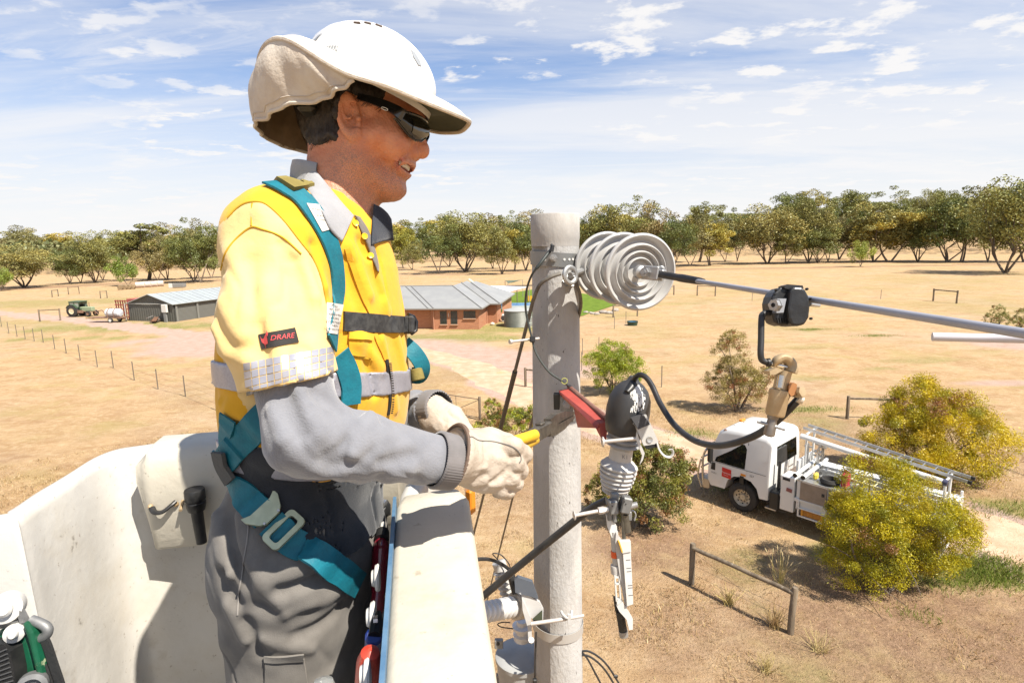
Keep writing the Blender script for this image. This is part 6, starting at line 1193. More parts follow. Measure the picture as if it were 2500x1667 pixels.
mb = MB(); plate_px(mb, [(1300, 1512), (1324, 1490), (1324, 1514)], 1.688, .006); mb.build('dark_gusset', mat('dark_green_gusset', (.05, .06, .03), .7), lb_, None)  # small dark green triangular plate at the bracket's lower corner
MB().cyl(P(1296, 1522, 1.675), P(1380, 1510, 1.685), .0058, n=12).build('long_bolt', mat('pale_zinc', (.6, .6, .6)), lb_); MB().cyl(P(1380, 1510, 1.685), P(1424, 1502, 1.72), .0050, n=12).build('long_bolt', mat('pale_zinc', (.6, .6, .6)), lb_)
MB().tube(PP([(1370, 1492, 1.70), (1374, 1500, 1.685), (1384, 1507, 1.675), (1394, 1502, 1.685), (1396, 1490, 1.70)]), .0045, 8).build('saddle', pg_m, lb_); mb = MB(); plate_px(mb, [(1386, 1500), (1394, 1500), (1393, 1524), (1386, 1524)], 1.672, .008); mb.build('saddle_tongue', pg_m, lb_, None); MB().lathe(P(1297, 1563, 1.68), -FW+UP, [(0, .009), (.006, .009)], 8).build('bolt_end', pg_m, lb_)
ar = empty('surge_arrester', P(1235, 1450, 1.78), 'grey ribbed surge arrester half hidden behind the black cable', 'arrester'); r0_, r1_ = P(1222, 1385, 1.80), P(1248, 1465, 1.80); rd = unit(r1_-r0_); prof = [(-.02, .012), (-.018, .022), (.006, .022)]
for k in range(6): h = .008+k*.016; prof += [(h, .016), (h+.004, .028), (h+.006, .028), (h+.010, .017)]
MB().lathe(r0_, rd, prof, 24).build('sheds', pale_pol, ar, 50); MB().cyl(P(1247, 1400, 1.745), P(1258, 1448, 1.735), .012, .010, n=12).build('black_insulation', rubber, ar)
w1 = empty('looped_wire', P(1210, 1370, 1.72), 'black wires looping over the surge arrester', 'wire'); MB().tube(PP([(1150, 1366, 1.60), (1185, 1364, 1.66), (1212, 1370, 1.72), (1240, 1387, 1.76), (1250, 1402, 1.75)]), .0055, 10).build('thick_wire', cable_m, w1); MB().tube(PP([(1216, 1366, 1.76), (1203, 1351, 1.76), (1222, 1353, 1.76), (1240, 1372, 1.76), (1247, 1388, 1.76)]), .0018, 8).build('thin_wire', cable_m, w1); MB().tube(PP([(1253, 1534, 1.76), (1225, 1530, 1.76), (1215, 1523, 1.76), (1228, 1518, 1.76), (1246, 1519, 1.76)]), .0018, 8).build('thin_wire', cable_m, w1)
w2 = empty('down_lead', P(1308, 1660, 1.72), 'thin black lead running straight down the left side of the pole', 'wire'); MB().tube([P(1309, 1542, 1.76), P(1307, 1600, 1.76), P(1305, 1720, 1.80)], .0030, 8).build('sheath', cable_m, w2); MB().box(P(1306, 1662, 1.76), (.014, .014, .016), (RT, FW, UP), .003).build('clip', rubber, w2, 40)
w3 = empty('cable_bundle', P(1430, 1600, 1.85), 'three thin black cables curving away at the right of the pole foot', 'cable')
for pts in ([(1412, 1590, 1.86), (1440, 1590, 1.86), (1480, 1620, 1.86), (1525, 1690, 1.86)], [(1412, 1598, 1.86), (1440, 1602, 1.86), (1475, 1632, 1.86), (1512, 1690, 1.86)], [(1412, 1584, 1.86), (1432, 1604, 1.86), (1452, 1640, 1.86), (1478, 1690, 1.86)]): MB().tube(PP(pts), .0034, 8).build('cable', cable_m, w3)
MB().box(P(1503, 1650, 1.86), (.014, .008, .010), (RT, FW, UP), .002).build('cable_tie', rubber, w3, 40)
# ------------------------------------------------------------------ elevating work bucket
ZR = CAMH-.50; ZF = CAMH-1.27
fib = mat('white_fibreglass', (.68, .66, .62), .42, coat=.15, col2=(.63, .60, .55), scale=3, spots=[((.58, .52, .42), 2.5, .48, .70, .7), ((.36, .29, .20), 7, .60, .74, .55), ((.08, .06, .04), 10, .66, .73, .8), ((.26, .21, .16), 80, .63, .70, .6)], bump=.0015, bscale=25)
lipm = mat('beige_liner', (.62, .575, .48), .55, col2=(.56, .515, .42), scale=5, spots=[((.40, .34, .25), 5, .55, .72, .5), ((.30, .25, .18), 34, .62, .72, .6), ((.16, .13, .09), 70, .67, .72, .7)], bump=.0012, bscale=50)
bkt = empty('work_bucket', np.array([-.55, .85, ZF-.06]), 'white fibreglass aerial work bucket that the lineworker stands in', 'bucket')
def gp(u, v, z=ZR): return G(u, v, z)[:2]
rim_in = [np.array([-.22, .18]), np.array([-.80, .18]), np.array([-1.32, .30]), np.array([-1.40, .70]), np.array([-1.22, .95]), gp(0, 1275), gp(46, 1262), gp(100, 1222), gp(170, 1176), gp(232, 1134), gp(285, 1112), gp(345, 1102), gp(430, 1090), gp(520, 1082), gp(720, 1070), np.array([-.34, 1.45]), np.array([-.215, 1.34]), gp(975, 1215), gp(945, 1500), gp(930, 1667)]
rim_in[-2] = gp(948, 1440); ro = smooth_path(rim_in+[rim_in[0]], 6)[:-1]; cen_ = np.array([-.62, .82])
def ring(scale_off, z):
    d = ro-cen_; L = np.linalg.norm(d, axis=1)[:, None]; return np.c_[ro+d/L*scale_off, np.full(len(ro), z)]
# inner skin from the rim down to the floor
rows = [ring(.045, ZR-.10), ring(.050, ZR-.012), ring(.042, ZR+.004), ring(.020, ZR+.008), ring(.004, ZR+.003), ring(-.004, ZR-.02), ring(-.012, ZR-.15), ring(-.028, ZR-.42), ring(-.045, ZF+.10), ring(-.06, ZF+.04), ring(-.10, ZF+.01), ring(-.16, ZF)]
mb = MB(); mb.quadgrid(np.array(rows), cv=True); k0 = 11*len(ro); mb.f.append(tuple(range(k0, k0+len(ro)))); tub = mb.build('tub', fib, bkt, 60)
rows = [ring(.045, ZR-.10), ring(.035, ZR-.5), ring(.01, ZF+.05), ring(-.06, ZF-.03)]; mb = MB(); mb.quadgrid(np.array(rows), cv=True); k0 = 3*len(ro); mb.f.append(tuple(range(k0, k0+len(ro)))); mb.build('outer_shell', fib, tub, 60)
# wide beige lip on the right with a blue steel edge
li0, li1, lo0, lo1 = G(966, 1213, ZR+.02), G(932, 1700, ZR+.02), G(1141, 1187, ZR+.02), G(1222, 1700, ZR+.02)
dd_lip = unit(lo1-lo0)
def lipgrid(n=14):
    g = []
    for i in range(n+1):
        t = i/n; a = li0+(li1-li0)*t; b = lo0+(lo1-lo0)*t; d = unit(b-a); w_ = 1.0
        if i == 0: a, b = a+(b-a)*.07, b-(b-a)*.10
        row = [a+hz_*-.20, a+hz_*-.012, a+d*.006+hz_*-.003, a+d*.014, a+(b-a)*.5+hz_*.001*math.sin(i), b-d*.016, b-d*.006+hz_*-.004, b+hz_*-.014, b+hz_*-.25]; g.append(row)
    return np.array(g)
g = lipgrid(); back = unit(li0-li1); g0 = g[0]+back*.012; g0[:, 2] -= .012; g0[0], g0[-1] = g[0][0]+back*.012, g[0][-1]+back*.012; gb = g0.copy(); gb[:, 2] = g[0][0][2]
g = np.concatenate([gb[None], g0[None], g]); mb = MB(); mb.quadgrid(g); mb.build('right_lip', lipm, bkt, 50)
MB().box(G(1143, 1215, ZR-.03)+RT*.004, (.05, .02, .06), (dd_lip, np.cross(dd_lip, hz_), hz_), .008).build('orange_marker', mat('amber_lens', (.7, .25, .02)), bkt, 40)
blue = mat('blue_steel', (.10, .22, .38), .4, .3, col2=(.16, .30, .46), scale=20)
e0, e1 = G(964, 1218, ZR+.024), G(931, 1690, ZR+.024); dd = unit(e1-e0); sd = np.cross(dd, hz_); mb = MB(); mb.box((e0+e1)/2-hz_*.03-sd*.000, (np.linalg.norm(e1-e0), .006, .07), (dd, sd, hz_)); mb.build('edge_strip', blue, bkt, None)
# beige panel over the far rim
fa, fb = G(352, 1092, ZR+.015), G(640, 1070, ZR+.015); fd_ = unit(fb-fa); fn = unit(np.cross(fd_, hz_)); fn = fn if fn@(CAM-fa) > 0 else -fn
fa = fa+fn*.035; prof_ = [(-.10, -.02), (-.10, .002), (-.085, .012), (.0, .012), (.022, .004), (.034, -.02), (.040, -.06), (.040, -.235), (.030, -.245), (.016, -.235), (.010, -.06), (-.02, -.03)]
g = []
for t in np.r_[0, .012, .025, .045, np.linspace(.06, 1, 8)]:
    ins = .022*(1-sstep(t, 0, .045)); row = []
    for o_, z_ in prof_: row.append(fa+fd_*(t*.62+ (ins if z_ < -.2 or z_ > -.01 else 0))+fn*(o_-ins*.6)+hz_*(z_+(ins*.6 if z_ < -.2 else -ins*.4)))
    g.append(row)
mb = MB(); mb.quadgrid(np.array(g), cv=True); mb.f.append(tuple(range(12))); mb.f.append(tuple(range(11*12, 12*12))); mb.build('far_liner', lipm, bkt, 50)
def onpanel(u, v): # a point on the face of the far panel
    d = ray(u, v); o = fa+fn*.041; t = ((o-CAM)@fn)/(d@fn); return CAM+d*t
st = empty('rubber_tie', onpanel(400, 1240), 'short black rubber tie screwed to the beige panel behind the worker', 'strap')
MB().tube(smooth_path([onpanel(372, 1237)+fn*.004, onpanel(385, 1243)+fn*.016, onpanel(405, 1240)+fn*.020, onpanel(422, 1228)+fn*.012, onpanel(430, 1222)+fn*.003], 6), .0075, 10, flat=.6).build('tie', rubber, st)
for u, v in ((368, 1236), (430, 1230)): MB().lathe(onpanel(u, v), fn, [(0, .007), (.004, .006), (.008, .003)], 8).build('brass_screw', mat('brass', (.5, .4, .2)), st)
so = empty('impact_socket', onpanel(478, 1200), 'black impact socket holstered on the beige panel behind the worker', 'socket'); s_m = mat('black_oxide', (.022, .022, .022), .35, .5, col2=(.05, .05, .05), scale=40)
c0, c1, c2 = onpanel(484, 1182)+fn*.028, onpanel(490, 1232)+fn*.028, onpanel(502, 1310)+fn*.028
MB().lathe(c0, c1-c0, [(0, .015), (0, .0215), (.003, .023), (.026, .023), (.028, .021), (.031, .021), (.033, .0225), (.042, .022), (np.linalg.norm(c1-c0), .019)], 24).build('socket_head', s_m, so); MB().lathe(c0+unit(c1-c0)*.001, c0-c1, [(0, .016), (.0005, .015), (-.004, .003)], 6).build('socket_hex', gap, so); MB().cyl(c1, c2, .014, .012, n=16).build('holster_tube', rubber, so); MB().cyl(onpanel(446, 1222), onpanel(452, 1232)+fn*.03, .004, n=8).build('clip', mat('brass', (.5, .4, .2)), so)
# tools hung along the right lip
def lp3(u, v, dz=-.03): return G(u, v, ZR+dz)
ti = [('peg_disc', 935, 1408, 'white plastic hook disc on the lip edge, beside the red handle'), ('peg_disc', 926, 1503, 'white plastic hook disc on the lip edge, above the blue handle'), ('peg_disc', 915, 1645, 'white plastic hook disc at the bottom of the lip edge'), ('peg_disc', 947, 1300, 'white plastic hook disc near the far end of the lip')]
wpl = mat('white_plastic', (.72, .70, .66), .4)
for nm, u, v, lb in ti:
    c = lp3(u, v, -.035); o = empty(nm, c, lb, 'hook', 'white hook discs'); MB().lathe(c+sd*.004, -sd if (-sd)@RT < 0 else sd, [(0, .006), (.001, .020), (.004, .022), (.008, .020), (.010, .008)], 20).build('disc', wpl, o); MB().lathe(c, -sd if (-sd)@RT < 0 else sd, [(.010, .012), (.014, .014), (.018, .012)], 16).build('outer_disc', wpl, o)
scr = empty('screwdriver', lp3(930, 1350, -.05), 'dark red translucent screwdriver handle hanging inside the right lip', 'screwdriver'); a_, b_2 = lp3(932, 1312, -.03), lp3(926, 1410, -.09); MB().lathe(a_, b_2-a_, [(0, .006), (.006, .013), (.02, .0165), (.07, .0160), (.10, .012), (.115, .015), (.13, .008)], 10).build('handle', mat('red_acetate', (.22, .01, .025), .12, coat=.6), scr, 40); MB().cyl(b_2, b_2-hz_*.12, .005, n=8).build('blade', chrome, scr); MB().lathe(lp3(934, 1296, -.025), a_-lp3(934, 1296, -.025), [(0, .012), (.02, .013)], 12).build('collar', rubber, scr)
rt = empty('ratchet_wrench', lp3(925, 1230, -.03), 'black ratchet wrench at the far end of the tool row', 'wrench'); MB().lathe(lp3(922, 1222, -.02), lp3(924, 1290, -.07)-lp3(922, 1222, -.02), [(0, .02), (.01, .026), (.03, .026), (.034, .018), (.06, .018), (.064, .022), (.09, .02)], 18).build('head', s_m, rt); MB().tube([lp3(916, 1250, -.015), lp3(930, 1236, -.01), lp3(940, 1225, -.012)], .006, 8).build('lever', chrome, rt)
pl = empty('blue_pliers', lp3(912, 1570, -.06), 'blue-handled pliers hanging inside the right lip', 'pliers'); MB().lathe(lp3(914, 1550, -.035), lp3(908, 1600, -.10)-lp3(914, 1550, -.035), [(0, .010), (.004, .013), (.06, .012), (.10, .010)], 12).build('handle', mat('blue_grip', (.012, .035, .22), .35), pl); MB().tube([lp3(914, 1552, -.035), lp3(920, 1520, -.03), lp3(925, 1490, -.02)], [.009, .010, .003], 8).build('jaw', s_m, pl); MB().lathe(lp3(912, 1513, -.02), -sd, [(0, .006), (.006, .006)], 8).build('pivot', chrome, pl)
hm = empty('wooden_handled_tool', lp3(895, 1640, -.06), 'tool with red-tipped wooden handle at the bottom of the tool row', 'hand tool'); a_ = lp3(903, 1600, -.02); b_2 = lp3(892, 1720, -.11); MB().lathe(a_, b_2-a_, [(-.012, .003), (-.006, .012), (.01, .0165), (.045, .0165)], 14).build('red_tip', mat('red_tip', (.62, .06, .03), .4), hm); MB().lathe(a_, b_2-a_, [(.045, .0168), (.2, .015)], 14).build('wood_handle', mat('handle_wood', (.38, .19, .06), .5, col2=(.28, .13, .04), scale=20), hm)
kn = empty('clear_knob', P(790, 1662, .80), 'shiny clear round knob at the bottom edge beside the trouser leg', 'knob'); MB().lathe(P(790, 1690, .80), UP, [(0, .008), (.003, .013), (.010, .016), (.017, .013), (.020, .004)], 20).build('ball', mat('milky_plastic', (.50, .51, .50), .08, coat=.6, trans=.5), kn)
# green battery tool in the bottom left corner
zg = .78; gt_ = empty('green_winch', P(50, 1620, zg), 'scratched green metal winch body with white knobs at the bottom left corner', 'winch'); grn = mat('green_paint', (.008, .11, .055), .35, col2=(.012, .075, .035), scale=10, spots=[((.45, .50, .30), 45, .64, .70, .8), ((.10, .06, .03), 25, .66, .74, .6)], bump=.0012, bscale=40)
mb = MB(); plate_px(mb, [(-40, 1566), (0, 1536), (28, 1526), (58, 1528), (66, 1546), (80, 1596), (100, 1680), (100, 1760), (-40, 1760)], zg, .02); ob = mb.build('housing', grn, gt_, None); bv = ob.modifiers.new('bevel', 'BEVEL'); bv.width = .005; bv.segments = 3
mb = MB(); plate_px(mb, [(52, 1522), (62, 1518), (78, 1545), (108, 1680), (98, 1690), (66, 1560)], zg-.012, .02); ob = mb.build('edge_rib', grn, gt_, None); bv = ob.modifiers.new('bevel', 'BEVEL'); bv.width = .004; bv.segments = 2
for u, v, r_, d in ((14, 1484, .020, .022), (36, 1544, .0125, .018)): MB().lathe(P(u, v, zg-.005), unit(-FW*.8+RT*.5+UP*.2), [(-.02, r_), (.0, r_*1.02), (.006, r_*.95), (.010, r_*.55), (.010, r_*.5), (.016, r_*.48), (.020, r_*.3), (.021, .001)], 24).build('white_knob', wpl, gt_)
mb = MB(); plate_px(mb, [(38, 1486), (44, 1484), (62, 1518), (48, 1522)], zg-.004, .008); mb.build('bracket', galv_d, gt_, None); MB().tube(PP([(-30, 1522, zg), (10, 1518, zg), (40, 1506, zg)]), .008, 8).build('bracket_bar', galv_d, gt_)
mb = MB(); plate_px(mb, [(-40, 1574), (8, 1572), (24, 1590), (34, 1640), (40, 1700), (40, 1760), (-40, 1760)], zg-.02, .02); ob = mb.build('grip_plate', rubber, gt_, None)
for k in range(9): MB().cyl(P(-20+k*3, 1600+k*10, zg-.0215), P(16+k*2.2, 1584+k*11, zg-.0215), .0011, n=6).build('grip_rib', mat('dark_rib', (.07, .07, .07), .6), gt_)
MB().lathe(P(82, 1668, zg-.01), unit(-FW+RT*.5), [(0, .018), (.01, .018), (.012, .012), (.006, .011)], 18).build('boss', galv_d, gt_)
hk = empty('hook_strap', P(110, 1540, zg), 'grey bent hook with two black straps beside the green winch', 'hook'); MB().tube(PP([(76, 1512, zg), (92, 1518, zg), (110, 1527, zg), (117, 1538, zg), (112, 1550, zg), (100, 1557, zg)]), .0065, 12).build('hook', galv_d, hk)
for pts in ([(92, 1550), (88, 1566), (96, 1600), (118, 1650), (140, 1720)], [(108, 1553), (118, 1572), (134, 1620), (150, 1668), (166, 1730)]): q = PP([(u, v, zg) for u, v in pts]); MB().ribbon(q, np.tile(-FW, (len(q), 1)), .011, .004).build('strap', mat('black_webbing', (.02, .02, .02), .7, bump=.001, bscale=200), hk)
# ------------------------------------------------------------------ the lineworker (built in camera axes, then placed)
man = empty('person', W(np.array([-.36, -1.20, 1.27])), 'lineworker in white hard hat, sunglasses, yellow work shirt and teal harness, using a cutter', 'person')
pale_y = mat('pale_yellow_jersey', (.90, .66, .20), .85, col2=(.92, .69, .24), scale=8, bump=.0010, bscale=80, sheen=.25, spec=.2)
hiv = mat('hi_vis_yellow', (.80, .42, .022), .85, col2=(.84, .45, .03), scale=6, bump=.0012, bscale=60, sheen=.15, spec=.2)
def two_tone(name, a, b, attr):
    m = a.copy(); m.name = name; nt = m.node_tree; bs = nt.nodes['Principled BSDF']; src = bs.inputs['Base Color'].links[0].from_socket; mx = nt.nodes.new('ShaderNodeMix'); mx.data_type = 'RGBA'; at = nt.nodes.new('ShaderNodeAttribute'); at.attribute_name = attr
    mr = nt.nodes.new('ShaderNodeMapRange'); mr.inputs[1].default_value = .45; mr.inputs[2].default_value = .55; nt.links.new(at.outputs['Fac'], mr.inputs[0]); nt.links.new(mr.outputs[0], mx.inputs[0]); nt.links.new(src, mx.inputs[6]); mx.inputs[7].default_value = (b[0]*.8, b[1]*.8, b[2]*.8, 1); nt.links.new(mx.outputs[2], bs.inputs['Base Color']); return m
hiv2 = two_tone('yellow_shirt', hiv, (.84, .60, .25), 'sleeve')
def fabric(name, col, col2, scale=500, amp=.0005, rough=.9, spec=.2, sheen=.2, fold=0.0):
    return mat(name, col, rough, col2=col2, scale=25, bump=amp, bscale=scale, spec=spec, sheen=sheen)
fleece = fabric('grey_fleece', (.235, .24, .265), (.20, .205, .228), 350, .0011, sheen=.5); trous = fabric('grey_drill', (.205, .190, .172), (.17, .157, .142), 500, .0006, sheen=.1)
teal = mat('teal_webbing', (.004, .175, .235), .6, col2=(.005, .145, .20), scale=60, bump=.0008, bscale=260, spec=.4); blkw = mat('black_strap', (.020, .020, .021), .6, col2=(.05, .05, .048), scale=90, bump=.0008, bscale=150); khaki = mat('khaki_pad', (.27, .215, .055), .85, col2=(.21, .165, .04), scale=40, bump=.001, bscale=200)
leath = mat('pale_leather', (.53, .455, .375), .75, col2=(.45, .375, .30), scale=14, bump=.0022, bscale=90, spots=[((.40, .31, .22), 20, .62, .76, .5)]); tape_m = mat('silver_mesh', (.46, .46, .52), .35, .35, col2=(.40, .40, .46), scale=300, bump=.0004, bscale=600)
pi_ = math.pi
WD = np.array([.0206, -.985, .169]); WD /= np.linalg.norm(WD)      # world down in camera axes
# ---- torso
PSI = R(12.0); tf_ = np.array([math.cos(PSI), 0, -math.sin(PSI)]); tl_ = np.array([math.sin(PSI), 0, math.cos(PSI)])
TS = [(452, 760, 838, .70), (480, 715, 880, .86), (520, 668, 925, .95), (570, 622, 955, 1.0), (650, 590, 980, 1.0), (760, 570, 998, 1.0), (860, 562, 1008, 1.0), (960, 565, 1012, 1.0), (1060, 575, 1000, 1.0), (1150, 592, 955, 1.0), (1210, 600, 930, 1.0), (1300, 602, 915, 1.0)]
_ty, _tx, _tz, _ta, _tb = [], [], [], [], []
for v, ub, uf, kb_ in TS:
    z = 1.02-.17*(-(v-CY)*1.02/F); y = -(v-CY)*z/F; hw = (uf-ub)*z/F/2; a = hw/1.18; _ty.append(y); _tx.append(((uf+ub)/2-CX)*z/F); _tz.append(z); _ta.append(a); _tb.append(a*1.36*kb_)
o_ = np.argsort(_ty); _ty, _tx, _tz, _ta, _tb = [np.array(q)[o_] for q in (_ty, _tx, _tz, _ta, _tb)]
def torso(p, grow=0.0, n=2.35):
    y = p[:, 1]; cx = np.interp(y, _ty, _tx); cz = np.interp(y, _ty, _tz); a = np.interp(y, _ty, _ta)+grow; b = np.interp(y, _ty, _tb)+grow
    dx = p[:, 0]-cx; dz = p[:, 2]-cz; f = dx*tf_[0]+dz*tf_[2]; l = dx*tl_[0]+dz*tl_[2]
    d = ((np.abs(f/a)**n+np.abs(l/b)**n)**(1/n)-1)*np.minimum(a, b)
    d = np.maximum(d, y-_ty[-1]-grow); return d
SH = C(655, 590, .845); EL = C(742, 1066, .770); WR = C(1092, 1128, .885); SH2 = C(868, 610, 1.19); EL2 = C(905, 1020, 1.30); WR2 = C(1052, 1000, 1.155); NK = C(815, 500, .985)
FOLD_S = []; FOLD_F = []; FOLD_T = []
def folds(p, d, L):
    for a, b, r, amp in L: d = d-(1.0 if L is FOLD_F else 1.5)*amp*np.exp(-(s_seg(p, a, b)/(r*.9))**2)
    return d
def arm_upper(p, g=0.0):
    m = SH+(EL-SH)*.45+np.array([-.010, 0, 0]); d = smin(s_rc(p, SH+np.array([.012, .012, .01]), m, .072+g, .067+g), s_rc(p, m, EL, .067+g, .060+g), .03); return d
def arm_fore(p, g=0.0):
    m = EL+(WR-EL)*.35; return smin(s_rc(p, EL, m, .045+g, .0475+g), s_rc(p, m, WR, .0475+g, .037+g), .02)
def arm2(p, g=0.0): return smin(s_rc(p, SH2, EL2, .07+g, .055+g), s_rc(p, EL2, WR2, .05+g, .036+g), .03)
cuffN = unit(EL-SH); cuffP = C(705, 935, .775); cuffN2 = unit(np.array([.20, -.98, .05]))
def shirt0(p):
    d = torso(p); d = smin(d, s_rc(p, NK+np.array([-.03, -.050, -.02]), SH+np.array([.01, .0, .015]), .050, .068), .05)
    d = smin(d, s_rc(p, NK+np.array([-.01, -.050, .06]), SH2+np.array([0, .02, -.03]), .050, .056), .05)
    slv = np.maximum(arm_upper(p, .004), (p-cuffP)@cuffN2); d = smin(d, slv, .028)
    s2 = np.maximum(arm2(p, .004), (p-C(905, 900, 1.25))@np.array([.1, -.99, 0])); return smin(d, s2, .03)
def px(u, v, f=shirt0): return trace(f, [(u, v)])[0][0]
def addf(L, f, items):
    for uv0, uv1, r, amp in items:
        q, ok = trace(f, [uv0, uv1])
        if ok.all(): L.append((q[0], q[1], r, amp))
addf(FOLD_S, shirt0, [((640, 520), (700, 640), .016, .005), ((700, 560), (770, 720), .014, .006), ((735, 560), (790, 700), .012, .006), ((720, 640), (760, 800), .012, -.007), ((690, 600), (735, 760), .012, -.006), ((560, 620), (600, 800), .02, .005), ((610, 640), (640, 860), .014, -.005), ((650, 700), (690, 900), .015, .004), ((760, 600), (800, 760), .010, -.007),
    ((545, 740), (590, 820), .012, .006), ((850, 600), (900, 720), .012, .007), ((880, 590), (930, 720), .010, -.006), ((840, 640), (880, 760), .010, -.005), ((905, 640), (945, 760), .012, .006), ((870, 830), (930, 900), .012, .006), ((890, 850), (915, 960), .010, -.006), ((960, 800), (990, 940), .012, .007), ((985, 800), (1005, 930), .010, -.007), ((930, 830), (965, 1000), .010, .005),
    ((560, 1000), (640, 1040), .012, .006), ((590, 1040), (700, 1090), .012, -.006), ((540, 985), (575, 1060), .010, .006), ((640, 1060), (720, 1075), .012, .006), ((545, 855), (600, 880), .012, .008), ((530, 800), (560, 860), .010, .010)])
HEMY = lambda p: -.2135-.12*(p[:, 0]+.40)
def shirt(p):
    d = folds(p, shirt0(p), FOLD_S)
    d = d-.0012*sn2(p, 34, 2)-.0016*np.sin(p[:, 0]*70+p[:, 1]*30+3*sn(p, 18, 3))*sstep(sn(p, 13, 8), -.1, .5)+crease(p, 24, 4, .0032, .09, (1.3, .6, 1.3))
    hole = s_rc(p, C(800, 560, .99), C(822, 430, .985), .050, .064); hole = np.minimum(hole, s_rc(p, C(893, 505, .905), C(915, 650, .888), .024, .007)); d = smax(d, -hole, .005)
    return d
def shirt_cut(p): return np.maximum(shirt(p), HEMY(p)-p[:, 1])
sh_o = skin_build('shirt', shirt_cut, (-.62, -.28, .64), (-.10, .33, 1.40), .0040, hiv2, man, relax=1)
set_bvh(shirt, [sh_o])
ARC = np.array(smooth_path([np.array(q, float) for q in ((520, 560), (556, 532), (575, 512), (598, 497), (625, 493), (651, 500), (690, 535), (730, 586), (764, 632), (785, 680), (797, 740), (804, 800), (815, 980), (590, 1010), (480, 960), (470, 600))], 6))
def in_poly(u, v, poly):
    x, y = poly[:, 0], poly[:, 1]; ins = np.zeros(len(u), bool); j = len(x)-1
    for i in range(len(x)):
        with np.errstate(all='ignore'): c = ((y[i] > v) != (y[j] > v)) & (u < (x[j]-x[i])*(v-y[i])/(y[j]-y[i]+1e-12)+x[i])
        ins ^= c; j = i
    return ins
_nv = len(sh_o.data.vertices); _cc = np.zeros(_nv*3, np.float32); sh_o.data.vertices.foreach_get('co', _cc); _cc = to_cam(_cc.reshape(-1, 3)+ORG[sh_o.name]); _u = CX+F*_cc[:, 0]/_cc[:, 2]; _v = CY-F*_cc[:, 1]/_cc[:, 2]
_sl = in_poly(_u, _v, ARC) & (_cc[:, 2] < .93) & (arm_upper(_cc.astype(np.float32), .004) < .05); _at = sh_o.data.attributes.new('sleeve', 'FLOAT', 'POINT'); _at.data.foreach_set('value', _sl.astype(np.float32))
# ---- grey sleeves under the shirt
def fore0(p): return np.minimum(smin(arm_fore(p, .0), s_rc(p, SH+(EL-SH)*.62, EL, .054, .048), .03), 9)
addf(FOLD_F, fore0, [((790, 930), (850, 990), .012, .007), ((770, 960), (840, 1010), .010, -.007), ((730, 960), (780, 1060), .012, .006), ((700, 960), (735, 1060), .010, -.006), ((850, 990), (800, 1080), .011, .007), ((880, 1000), (830, 1100), .010, -.007), ((905, 1010), (860, 1110), .010, .007), ((935, 1018), (895, 1120), .009, -.006), ((960, 1025), (930, 1130), .010, .006), ((990, 1035), (965, 1130), .009, -.006), ((1015, 1040), (995, 1120), .009, .005), ((690, 1080), (800, 1160), .014, .006), ((800, 1120), (920, 1160), .013, -.009), ((840, 1150), (1000, 1150), .012, .007), ((930, 1130), (1010, 1110), .010, -.007), ((660, 1000), (690, 1070), .010, .006), ((830, 1180), (980, 1195), .012, .004)])
fax_ = unit(WR-EL).astype(np.float32)
def fore(p):
    d = folds(p, fore0(p), FOLD_F); d = d-.0011*sn2(p, 60, 5)-.0016*np.sin((p-EL)@fax_*150+2.5*sn(p, 30, 1))*sstep(sn(p, 22, 4), -.3, .4)+crease(p, 30, 2, .0030, .16, (1.2, .7, 1)); d = np.maximum(d, (p-C(1072, 1122, .87))@unit(WR-EL)); return np.maximum(d, (SH+(EL-SH)*.55-p)@unit(EL-SH))
sl_o = skin_build('sleeve', fore, (-.44, -.28, .60), (-.06, .00, 1.0), .0034, fleece, man, relax=1); tag(sl_o, 'grey fleece sleeve of the near arm')
fax = unit(WR-EL); rib_m = mat('knit_rib', (.20, .185, .185), .95, col2=(.16, .15, .15), scale=30, sheen=.3)
def ribcuff(c0, ax, r0, r1, L, name, n=64, amp=.0012, parent=man):
    a_, b_2 = frame(ax, (0, 1, 0)); g = []
    for i, t in enumerate(np.linspace(0, 1, 16)):
        r = r0+(r1-r0)*t+(-.003 if i in (0, 15) else 0); g.append([c0+ax*L*t+(r+amp*math.cos(k*pi_))*(math.cos(k*2*pi_/(2*n))*a_+math.sin(k*2*pi_/(2*n))*b_2) for k in range(2*n)])
    mb = MB(); mb.quadgrid(W(np.array(g)), cv=True); return mb.build(name, rib_m, parent, 180)
ribcuff(C(1062, 1121, .868), fax, .0435, .0415, .034, 'knit_cuff')
def far0(p): d = np.minimum(s_rc(p, EL2, WR2, .052, .040), s_rc(p, SH2+(EL2-SH2)*.5, EL2, .056, .054)); return d-.004*np.sin((p-EL2)@unit(WR2-EL2)*120)*sstep(sn(p, 40, 3), -.3, .6)
skin_build('sleeve', lambda p: np.maximum(far0(p), (p-WR2)@unit(WR2-EL2)), (-.45, -.28, 1.05), (-.10, .1, 1.42), .006, fleece, man, relax=1)
ribcuff(WR2-unit(WR2-EL2)*.01, unit(WR2-EL2), .040, .037, .040, 'knit_cuff', 34)
